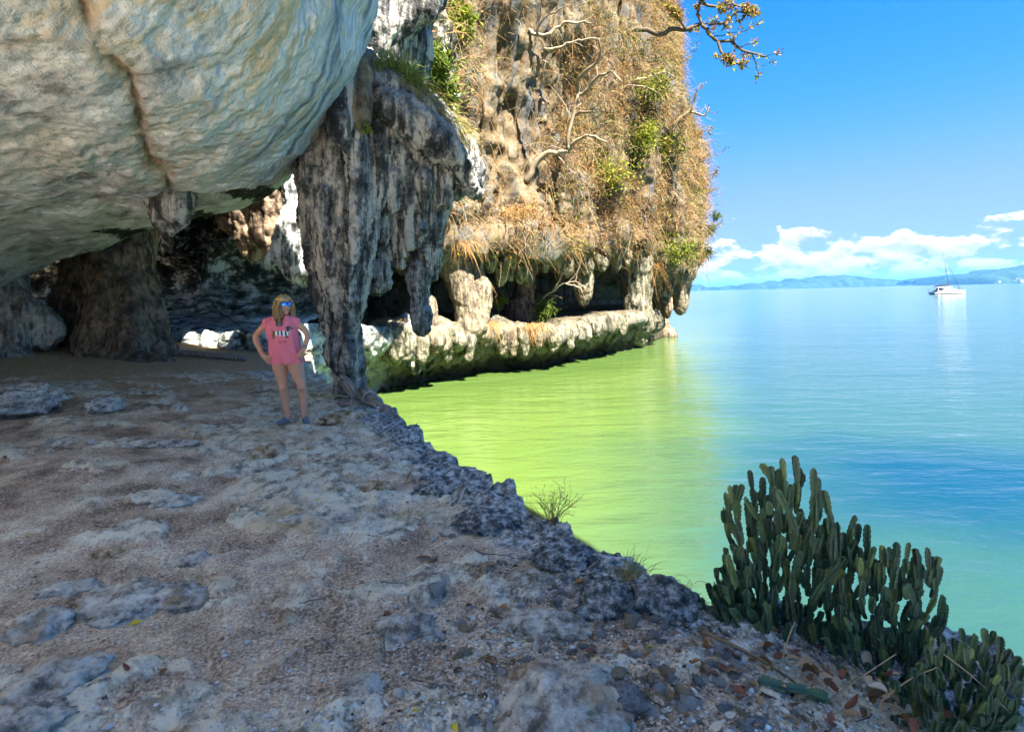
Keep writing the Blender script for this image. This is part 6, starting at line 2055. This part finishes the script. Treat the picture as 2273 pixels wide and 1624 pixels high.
def build_rocks():
    m, nt = new_mat('ground_limestone')
    co = nt.pos()
    rock = nt.ramp(nt.noise(co, 9.0, 7, 0.74), [(0.384, (0.184, 0.156, 0.126)), (0.459, (0.416, 0.369, 0.32)), (0.535, (0.636, 0.592, 0.525)), (0.639, (0.82, 0.76, 0.661))])
    rock = nt.mix(nt.step(nt.noise(co, 2.5, 5), 0.55, 0.66), rock, nt.mix(0.6, rock, (0.563, 0.391, 0.233)))
    finish(nt, rock, 0.92, nt.bump(nt.math('ADD', nt.noise(co, 11.0, 8, 0.78), nt.math('MULTIPLY', nt.vor(co, 26.0), -0.3)), 0.9, 0.04), 0.2)
    m2, nt = new_mat('orange_limestone')
    co = nt.pos()
    rock = nt.ramp(nt.noise(co, 9.0, 7, 0.74), [(0.384, (0.14, 0.09, 0.05)), (0.471, (0.40, 0.27, 0.15)), (0.558, (0.56, 0.46, 0.33)), (0.645, (0.7, 0.66, 0.58))])
    finish(nt, rock, 0.92, nt.bump(nt.noise(co, 14.0, 7, 0.72), 0.9, 0.04), 0.2)
    m3, nt = new_mat('dark_karst')
    co = nt.pos()
    rock = nt.ramp(nt.noise(co, 16.0, 6, 0.72), [(0.396, (0.056, 0.0608, 0.064)), (0.500, (0.208, 0.216, 0.216)), (0.604, (0.576, 0.592, 0.592))])
    finish(nt, rock, 0.92, nt.bump(nt.noise(co, 20.0, 6, 0.75), 1.0, 0.05), 0.2)
    spec = [  # u, v, width px, height px, material, label
        (85, 1395, 100, 70, m, 'white pitted rock knob sunk in the dust beside a larger forked one'),
        (118, 1515, 165, 75, m, 'forked white rock rib sunk in the dust'),
        (40, 1608, 150, 60, m, 'pale rock rib beside the forked white one'),
        (285, 1335, 190, 66, m, 'broad pale rock hump half buried in the path'),
        (400, 1322, 110, 30, m, 'low tail of the broad pale rock hump'),
        (150, 1305, 120, 22, m, 'thin pale rock seam leading to the broad hump'),
        (430, 1242, 96, 24, m, 'narrow bluish rock bar in the dust'),
        (385, 1112, 90, 30, m, 'grey rock ridge above the bluish bar'),
        (600, 1002, 66, 32, m2, 'tan rock knob in front of the standing person'),
        (682, 1000, 34, 28, m2, 'small orange rock beside the tan knob'),
        (835, 1085, 60, 34, m2, 'orange crusted rock near the rim'),
        (400, 908, 34, 30, m, 'upright blue grey stone on the cave floor'),
        (35, 880, 130, 62, m, 'grey boulder at the foot of the roof root'),
        (85, 862, 36, 28, m, 'small pale stone leaning on the grey boulder'),
        (230, 895, 60, 30, m, 'low grey rock hump on the cave floor'),
        (780, 925, 110, 30, m2, 'orange stained rock slab at the foot of the logs'),
        (930, 1052, 42, 36, m, 'grey rock tooth near the dark rim'),
        (905, 1395, 130, 56, m, 'long smooth grey rock back in the dirt'),
        (945, 1330, 66, 60, m, 'slanting pale rock blade in the gravel'),
        (1245, 1560, 240, 120, m, 'large knobbly grey rock outcrop in the gravel'),
        (1290, 1530, 90, 60, m, 'upper knob of the large grey outcrop'),
        (1210, 1385, 200, 44, m, 'flat grey rock shelf among the gravel'),
        (1345, 1330, 120, 74, m3, 'dark rounded rock in the gravel below the rim'),
        (1468, 1318, 120, 60, m3, 'dark rock hump on the rim beside the grass tuft'),
        (1250, 1225, 110, 44, m3, 'dark rock lip beside the dry weed'),
        (1080, 1150, 120, 34, m3, 'dark low rock in the leaf litter'),
        (1180, 1290, 76, 36, m, 'pale rock spur among the stones'),
        (800, 1530, 80, 40, m, 'pale rock point in bare dirt'),
        (640, 1370, 36, 34, m2, 'fist-sized tan stone standing in the dust'),
        (240, 1225, 60, 20, m2, 'flat brown stone on the dusty path'),
        (980, 1090, 120, 40, m3, 'dark karst hump along the rim'),
        (860, 1010, 130, 34, m, 'pale rock wave near the rim below the logs'),
        (1000, 1175, 110, 26, m, 'curved pale rock rib near the dark low rock'),
        (700, 1150, 150, 22, m, 'faint bluish rock pavement in the middle of the floor'),
        (560, 1050, 150, 20, m, 'low bluish rock seam below the tan knob'),
        (330, 985, 180, 22, m, 'long bluish rock seam across the cave floor'),
        (150, 985, 150, 26, m, 'grey rock seam near the left wall of the shelter'),
    ]
    for k, (u, v, wp, hp, mt, lab) in enumerate(spec):
        p = onz(u, v, 0.0)
        z = gz(p[0], p[1]); p = onz(u, v, z)
        wx = wp / F * p[1] * 0.5
        hz = hp / F * p[1] * 0.55
        V, Q = rock_shape(k + 3, 60, 30, 0.30, 0.55, 1.9)
        V = V * np.array([wx, min(wx, hz * 2.0) , hz * 0.85])
        a = random.Random(k).uniform(-0.35, 0.35)
        V = np.c_[V[:, 0] * math.cos(a) - V[:, 1] * math.sin(a), V[:, 0] * math.sin(a) + V[:, 1] * math.cos(a), V[:, 2]]
        N = V / np.maximum(np.linalg.norm(V, axis=1)[:, None], 1e-6)
        V = V + N * (fbm((V + p) * 14.0, 3, 0.6) * 0.018 + ridged((V + p) * 6.0, 3, .55) * 0.028) [:, None] * min(1.0, wx / 0.12)
        link('rock', mesh_from('rock', V, Q), mt, loc=(p[0], p[1], z - hz * 0.32), label=lab, cat='rock')


def build_pebbles():
    rs = np.random.RandomState(17)
    mats = [mat_stone('pale_stone', (0.30, 0.28, 0.26), (0.52, 0.51, 0.50), (0.72, 0.72, 0.72)), mat_stone('tan_stone', (0.22, 0.15, 0.09), (0.44, 0.34, 0.23), (0.60, 0.51, 0.38)),
            mat_stone('grey_stone', (0.13, 0.13, 0.13), (0.28, 0.29, 0.30), (0.48, 0.50, 0.52))]
    meshes = []
    for s in range(9):
        V, Q = rock_shape(40 + s, 9, 6, 0.5, 0.5, 1.2)
        V = np.round(V * 3.2) / 3.2 * 0.6 + V * 0.4           # flat broken faces
        V = V * np.array([1.0, rs.uniform(0.5, 0.85), rs.uniform(0.30, 0.6)])
        me = mesh_from('stone', V, Q, False)
        me.materials.append(mats[s % 3])
        meshes.append(me)
    n = 0
    while n < 235:
        u, v = rs.uniform(960, 1880), rs.uniform(1130, 1620)
        if v < 1130 + (1500 - u) * 0.12 or u > 1500 + (v - 1340) * 1.2:
            continue
        if rs.rand() > 0.25 + 0.75 * sstep(u + 0.55 * (v - 1300), 1080, 1450):
            continue
        p = onz(u, v, 0.0); z = gz(p[0], p[1]); p = onz(u, v, z)
        if edge_dist(p[None, :2])[0] < 0.06:
            continue
        ki = rs.randint(9)
        o = bpy.data.objects.new('stone', meshes[ki])
        COL.objects.link(o)
        s = 0.010 + rs.gamma(2.2, 0.0065)
        o.scale = (s, s, s)
        o.rotation_euler = (rs.normal() * 0.25, rs.normal() * 0.25, rs.uniform(0, 6.28))
        o.location = (p[0], p[1], z + s * 0.12)
        cn = ('pale grey', 'tan', 'dark grey')[ki % 3]
        tag(o, 'loose %s limestone chip among the gravel of the bank' % cn, 'stone', 'loose %s stones on the bank' % cn)
        n += 1
    # uncountable grit
    m, nt = new_mat('gravel_mix')
    c = nt.ramp(nt.attr('tone'), [(0.0, (0.10, 0.07, 0.05)), (0.3, (0.34, 0.25, 0.17)), (0.55, (0.46, 0.38, 0.30)), (0.8, (0.52, 0.52, 0.52)), (1.0, (0.70, 0.71, 0.72))])
    finish(nt, c, 0.9, None, 0.2)
    N = 15000
    u = rs.uniform(-20, 2000, N * 3); v = rs.uniform(960, 1640, N * 3)
    keep = rs.rand(N * 3) < 0.13 + 0.87 * sstep(u + 0.9 * (v - 1250), 880, 1300)
    u, v = u[keep][:N], v[keep][:N]
    pts = np.array([onz(a, b, 0.0) for a, b in zip(u, v)])
    z = ground_height(pts[:, :2])[0]
    ok = (edge_dist(pts[:, :2]) > 0.03)
    pts, z = pts[ok], z[ok]
    M = len(pts)
    octa = np.array([(1, 0, 0), (0, 1, 0), (-1, 0, 0), (0, -1, 0), (0.1, 0.05, 1), (0, 0, -1)], float)
    fo = np.array([(0, 1, 4), (1, 2, 4), (2, 3, 4), (3, 0, 4), (1, 0, 5), (2, 1, 5), (3, 2, 5), (0, 3, 5)])
    s = 0.0028 + rs.gamma(1.8, 0.0024, M)
    jit = octa[None] * (1 + rs.uniform(-.4, .4, (M, 6, 3)))
    a = rs.uniform(0, 6.28, M)
    x = jit[..., 0] * np.cos(a)[:, None] - jit[..., 1] * np.sin(a)[:, None]
    y = jit[..., 0] * np.sin(a)[:, None] + jit[..., 1] * np.cos(a)[:, None]
    V = np.stack([x, y, jit[..., 2] * 0.55], -1) * s[:, None, None] + np.c_[pts[:, :2], z][:, None] + np.array([0, 0, 1]) * (s * 0.2)[:, None, None]
    Q = (fo[None] + (np.arange(M) * 6)[:, None, None]).reshape(-1, 3)
    veg_obj('gravel', (V.reshape(-1, 3), Q, np.repeat(np.clip(rs.normal(.55, .25, M), 0, 1), 6)), m, label='fine pale gravel strewn over the dirt', kind='stuff')


def build_litter():
    rs = np.random.RandomState(23)
    def leaf_mesh(seed):
        r = np.random.RandomState(seed)
        n = 9
        t = np.linspace(0, 1, n)
        w_ = np.sin(t ** 0.8 * math.pi) ** 0.8 * 0.24
        curl = r.uniform(0.1, 1.1); bend = r.uniform(-0.5, 0.8)
        rows = []
        for i in range(n):
            zc = bend * (t[i] - .5) ** 2 * 1.6 + 0.03
            for s in (-1, -.5, 0, .5, 1):
                rows.append((t[i] - .5, s * w_[i], zc + curl * abs(s) ** 1.5 * w_[i] * 1.2))
        V = np.array(rows)
        st = np.array([(-.5, 0, bend * .4 + .03)])
        me = mesh_from('fallen_leaf', V, [tuple(q) for q in grid_faces(n, 5)])
        return me
    cols = {'yellow': (0.55, 0.42, 0.03), 'red': (0.20, 0.07, 0.045), 'tan': (0.42, 0.27, 0.15), 'brown': (0.16, 0.075, 0.03), 'orange': (0.32, 0.15, 0.055), 'pale': (0.55, 0.46, 0.36), 'green': (0.35, 0.42, 0.05)}
    mats = {k: flat_mat('leaf_' + k, c, 0.6, 0.3, var=0.3, scale=7) for k, c in cols.items()}
    shapes = {}
    def put(u, v, size, kind, label, tilt=0.15, group=None):
        p = onz(u, v, 0.0); z = gz(p[0], p[1]); p = onz(u, v, z)
        if edge_dist(p[None, :2])[0] < 0.03:
            return
        key = (kind, rs.randint(4))
        if key not in shapes:
            me = leaf_mesh(rs.randint(999)); me.materials.append(mats[kind]); shapes[key] = me
        o = bpy.data.objects.new('fallen_leaf', shapes[key]); COL.objects.link(o)
        s = size / F * p[1] * 0.95
        o.scale = (s, s, s)
        o.rotation_euler = (rs.normal() * tilt, rs.normal() * tilt, rs.uniform(0, 6.28))
        o.location = (p[0], p[1], z + 0.012)
        tag(o, label, 'leaf', group)
    named = [(302, 1385, 34, 'yellow', 'long yellow leaf lying beside the broad pale rock hump'), (275, 1491, 28, 'red', 'dusty red leaf in the dirt near the forked white rock'), (362, 1497, 26, 'brown', 'curled brown leaf with a stalk in bare dirt'),
             (383, 1530, 22, 'pale', 'cream dry leaf in bare dirt'), (942, 1243, 40, 'red', 'curled dark red leaf standing up near a pale rock'), (718, 1157, 18, 'yellow', 'small golden leaf on the bluish pavement'), (60, 1190, 16, 'yellow', 'tiny yellow leaf on the dusty path'),
             (923, 1588, 30, 'yellow', 'bent yellow leaf in the dirt beside the gravel'), (1312, 1452, 44, 'red', 'maroon leaf among pale stones'), (1440, 1447, 36, 'green', 'yellow-green leaf among pale stones'), (1238, 1405, 26, 'brown', 'dark folded leaf beside the flat rock shelf'),
             (1010, 1620, 30, 'yellow', 'mustard leaf tucked under the large outcrop'), (1335, 1605, 46, 'tan', 'rusty crumpled leaf beside the large outcrop'), (870, 1402, 24, 'green', 'lime leaf beside the smooth rock back'), (860, 1370, 26, 'brown', 'brown leaf pair beside the smooth rock back'),
             (550, 1005, 16, 'red', 'dark red leaf beside the tan knob'), (740, 1083, 14, 'green', 'small lime leaf near the orange crusted rock'), (706, 1113, 14, 'green', 'olive leaf beside the bluish pavement'), (890, 868, 10, 'red', 'rust leaf near the logs'),
             (690, 880, 10, 'red', 'tiny red leaf behind the person'), (1290, 1300, 34, 'orange', 'orange leaf in front of the dark rounded rock'), (1560, 1440, 46, 'orange', 'large orange leaf at the edge of the cactus shade'), (1640, 1500, 60, 'tan', 'big tan leaf under the cactus'), (10, 1018, 16, 'brown', 'dark pod-like leaf by the left wall')]
    for a in named:
        put(*a, tilt=0.3)
    for k in range(120):
        u, v = rs.uniform(1000, 2000), rs.uniform(1180, 1624)
        if u > 1560 + (v - 1340) * 1.1 + 160 or v < 1180 + (1350 - u) * 0.2:
            continue
        p = onz(u, v, 0.0)
        if edge_dist(p[None, :2])[0] < 0.05:
            continue
        kd = ['brown', 'tan', 'red', 'brown', 'pale', 'orange'][rs.randint(6)]
        put(u, v, rs.uniform(14, 34), kd, 'small dry %s leaf in the litter of the stony bank' % kd, 0.35, 'dry %s leaves littering the bank' % kd)
    for k in range(70):                                                     # under the cactus
        u, v = rs.uniform(1540, 2100), rs.uniform(1430, 1624)
        kd = ['brown', 'tan', 'brown', 'red', 'pale'][rs.randint(5)]
        put(u, v, rs.uniform(22, 50), kd, 'dead %s leaf in the litter under the cactus' % kd, 0.4, 'dead %s leaves under the cactus' % kd)
    # sticks
    bm = [flat_mat('stick_' + n, c, 0.8, 0.2, var=0.3, scale=40) for n, c in (('dark', (0.06, 0.045, 0.035)), ('brown', (0.20, 0.12, 0.07)), ('pale', (0.32, 0.25, 0.17)))]
    sm = []
    for k in range(9):
        r = np.random.RandomState(60 + k)
        P = np.c_[np.linspace(-.5, .5, 7), r.normal(size=7) * .025, np.abs(r.normal(size=7)) * .012 + .01]
        me = mesh_from('twig', *tube(P, np.linspace(.016, .009, 7) * r.uniform(.6, 1.3), 5)); me.materials.append(bm[k % 3]); sm.append(me)
    spots = [(225, 1172, 60, 'thin dark stick on the dusty path'), (355, 1163, 44, 'fine pale straw stick in the dust'), (160, 905, 60, 'thin dark stick on the cave floor'), (870, 1310, 50, 'short dark twig by the rock blade'), (1180, 1180, 120, 'long grey stick near the dry weed'),
             (1270, 1372, 150, 'long dark stick among the pale stones'), (1100, 1245, 90, 'brown stick lying beside the rock spur'), (1390, 1400, 110, 'pale split stick across the gravel'), (1060, 1500, 90, 'thin straw stick across the dirt'), (1120, 1380, 70, 'pale thin stick standing among stones')]
    for k, (u, v, L, lab) in enumerate(spots):
        p = onz(u, v, 0); z = gz(p[0], p[1])
        o = bpy.data.objects.new('twig', sm[k % 9]); COL.objects.link(o)
        s = L / F * p[1]; o.scale = (s, s, s); o.rotation_euler = (0, rs.normal() * .06, rs.uniform(-.9, .9)); o.location = (p[0], p[1], z + .012)
        tag(o, lab, 'twig')
    for k in range(70):
        u, v = rs.uniform(60, 2000), rs.uniform(1150, 1624)
        if u < 900 and rs.rand() < .6:
            continue
        p = onz(u, v, 0)
        if edge_dist(p[None, :2])[0] < 0.05:
            continue
        z = gz(p[0], p[1])
        o = bpy.data.objects.new('twig', sm[rs.randint(9)]); COL.objects.link(o)
        s = rs.uniform(.05, .2); o.scale = (s, s, s); o.rotation_euler = (0, rs.normal() * .08, rs.uniform(0, 6.28)); o.location = (p[0], p[1], z + .008)
        tag(o, 'short dry twig scattered in the dirt', 'twig', 'scattered dry twigs')
    # dead sticks in the low cactus
    for k, (a, b, y) in enumerate((((1740, 1640), (1990, 1450), 2.5), ((1950, 1560), (2080, 1480), 2.45), ((2080, 1440), (2260, 1600), 2.5), ((1560, 1400), (1790, 1530), 2.6), ((1735, 1470), (1765, 1380), 2.55))):
        P = spline([at(*a, y), (at(*a, y) + at(*b, y)) / 2 + np.array([0, 0, .02]), at(*b, y)], 8)
        org = P.mean(0)
        me = mesh_from('dead_branch', *tube(P - org, np.linspace(.004, .002, 8) * (2.6 if k == 3 else 1), 5))
        link('dead_branch', me, bm[2 if k != 3 else 1], loc=org, label=['pale dry stalk slanting through the low cactus thicket', 'short pale stalk in the low cactus thicket', 'pale stalk fallen across the edge of the thicket', 'thick brown dead branch lying under the tall cactus', 'thin brown stick propped against the tall cactus'][k], cat='branch')


def build_logs():
    def wood(name, lo, hi):
        m, nt = new_mat(name)
        co = nt.objco()
        n = nt.noise(nt.scale(co, (30, 30, 4)), 1.0, 5, .6)
        finish(nt, nt.ramp(n, [(0.32, lo), (0.68, hi)]), 0.85, nt.bump(n, 0.7, .01), 0.2)
        return m
    grey = wood('weathered_wood', (0.09, 0.07, 0.06), (0.40, 0.34, 0.30))
    ropem = flat_mat('grey_rope', (0.42, 0.38, 0.34), 0.9, 0.1, scale=120)
    def log(a, b, r0, r1, label, wob=.02, n=14, knots=()):
        a, b = np.array(a), np.array(b)
        P = a + (b - a) * np.linspace(0, 1, n)[:, None]
        P[1:-1] += np.random.RandomState(int(abs(a[0]) * 100)).normal(size=(n - 2, 3)) * wob * .4
        v, f = tube(P, np.linspace(r0, r1, n), 14)
        v = v + fbm(v * 9.0, 3, .5)[:, None] * .012
        org = (a + b) / 2
        d = b - a
        q = Vector(d).to_track_quat('Z', 'Y')
        M = np.array(q.to_matrix())
        me = mesh_from('log', (v - org) @ M, f)
        o = link('log', me, grey, loc=org, label=label, cat='log')
        o.rotation_euler = q.to_euler()
        return P
    P3 = log(at(806, 872, 9.15), at(886, 940, 7.45), .115, .075, 'big grey log leaning down to the water rim with rope round it')
    P1 = log(at(757, 838, 9.62), at(797, 884, 9.25), .085, .10, 'grey log propped against the foot of the big column')
    P2 = log(at(757, 893, 9.0), at(806, 899, 8.95), .075, .07, 'short sawn log lying level at the foot of the column')
    def rope(P, i, r, label, turns=3, tail=None):
        c = P[i]; d = P[i + 1] - P[i - 1]; d = d / np.linalg.norm(d)
        s = np.cross(d, (0, 0, 1)); s /= np.linalg.norm(s); up = np.cross(s, d)
        t = np.linspace(0, turns * 2 * math.pi, turns * 18)
        pts = c + s * (np.cos(t) * r)[:, None] + up * (np.sin(t) * r)[:, None] + d * (t / t[-1] * turns * .022)[:, None]
        if tail is not None:
            pts = np.concatenate([pts, spline([pts[-1], (pts[-1] + tail) / 2 + np.array([0, -.03, .01]), tail], 8)])
        org = pts.mean(0)
        link('rope', mesh_from('rope', *tube(pts - org, .010, 5)), ropem, loc=org, label=label, cat='rope')
    rope(P3, 3, .118, 'grey rope lashed round the big leaning log with a loose tail', 3, P3[9] + np.array([0.02, -.08, .02]))
    rope(P2, 7, .080, 'rope turn round the short sawn log', 1)
    # dark green folded tarp strip behind the logs
    tm = flat_mat('green_webbing', (0.03, 0.07, 0.05), 0.7, 0.3)
    pts = [at(742, 888, 9.45), at(765, 884, 9.35), at(790, 892, 9.15), at(812, 905, 8.95)]
    P = spline(pts, 14); org = P.mean(0)
    V = []
    for k, p in enumerate(P - org):
        for s in (-1, 0, 1):
            V.append(p + np.array([0, s * .05, .03 * math.cos(s * 1.5) + .012 * math.sin(k)]))
    link('webbing', mesh_from('webbing', np.array(V), [tuple(q) for q in grid_faces(14, 3)]), tm, loc=org, label='dark green webbing strip wound at the foot of the column', cat='strap')
    # rotten flat log beside the dark trunk
    ch = [[vp(250, 803, 13.6, .16), vp(300, 800, 13.45, .20), vp(350, 806, 13.5, .17), vp(378, 808, 13.5, .08)], [vp(255, 812, 13.3, .10), vp(320, 815, 13.2, .13), vp(365, 815, 13.3, .08)]]
    lo, hi = bounds(ch, .12)
    formation('rotten_log', ch, lo, hi, .04, M_TRUNK, .05, 3.0, .03, 6.0, .02, .08, 90.0, label='dark rotten slab of wood lying at the foot of the dark trunk-like column', cat='log')
    P = [at(372, 790, 14.6), at(430, 800, 14.4), at(490, 810, 14.2), at(545, 817, 14.0)]
    for p in P: p[2] = gz(p[0], p[1]) + .07
    P = spline(P, 14); org = P.mean(0)
    link('pole', mesh_from('pole', *tube(P - org, np.linspace(.10, .06, 14), 8)), grey, loc=org, label='long grey pole lying along the foot of the white bench', cat='log')


def build_weeds():
    p = onz(1228, 1185, 0.0); z = gz(p[0], p[1]); p = np.array([p[0], p[1], z])
    rs = np.random.RandomState(4)
    root = empty('dry_weed', p, label='wiry reddish dry weed with tiny seed heads on the rim', cat='weed')
    n = 34
    d = rs.normal(size=(n, 3)) * .42 + np.array([.1, 0, 1.0]); d /= np.linalg.norm(d, axis=1)[:, None]
    A = arcs(np.repeat(p[None], n, 0) + rs.normal(size=(n, 3)) * np.array([.03, .03, 0]), d, rs.uniform(.14, .30, n), rs.uniform(0, .25, n), 6, .06)
    side = A[rs.randint(0, n, 90), rs.randint(2, 6, 90)]
    d2 = rs.normal(size=(90, 3)) * .6 + np.array([0, 0, .6]); d2 /= np.linalg.norm(d2, axis=1)[:, None]
    B = arcs(side, d2, rs.uniform(.04, .10, 90), np.zeros(90), 6, .05)
    wd = np.full((n, 6), .0018); wb = np.full((90, 6), .0012)
    V, Q, T = cat([ribbons(A, wd, rs.uniform(.2, .5, n)), ribbons(A, wd, rs.uniform(.2, .5, n)), ribbons(B, wb, rs.uniform(.2, .6, 90))])
    me = mesh_from('stem', V - p, Q, False); add_attr(me, 'tone', T); link('stem', me, TWIG, root, kind='stuff')
    C = np.concatenate([B[:, -1], B[:, 3], A[:, -1]])
    C = C + rs.normal(size=C.shape) * .008
    V, Q, T = leaf_cards(C, rs.uniform(.006, .013, len(C)), rs.uniform(.5, .9, len(C)), .8)
    me = mesh_from('seed_head', V - p, Q, False); add_attr(me, 'tone', T); link('seed_head', me, LEAF, root, kind='stuff')
    def gp(u, v):
        q = onz(u, v, 0.0); return np.array([q[0], q[1], gz(q[0], q[1])])
    grass_tuft('grass_tuft', gp(1395, 1305), 46, .30, .5, (.1, .75), .0022, 'sparse green and straw grass tuft on the rim', spread=.03, lean=(.25, 0, 0), seed=80)
    grass_tuft('grass_tuft', gp(1395, 1308), 40, .16, .4, (.55, .95), .002, 'short straw tussock at the base of the green blades', spread=.035, seed=81)
    grass_tuft('grass_tuft', gp(1215, 1265), 14, .14, .6, (.05, .3), .003, 'few pale green blades among the stones', spread=.03, seed=82)
    grass_tuft('grass_tuft', gp(1500, 1330), 120, .16, 1.3, (.7, 1.0), .002, 'mat of dead straw on the dark hump of the rim', spread=.09, seed=83, upw=.3)
    grass_tuft('grass_tuft', gp(1565, 1420), 90, .15, 1.2, (.75, 1.0), .002, 'heap of dead straw beside the cactus', spread=.05, seed=84, upw=.3)
    q = gp(1338, 1270)
    leafy_bush('seedling', 1338, 1252, 16, 40, (.1, .35), 'tiny green seedling with thin stalks on the rim', y=q[1], size=(.012, .022), seed=85, cat_='plant', toward=0.0)


build_rocks(); build_pebbles(); clock('stones')
build_litter(); build_logs(); build_weeds(); clock('litter')
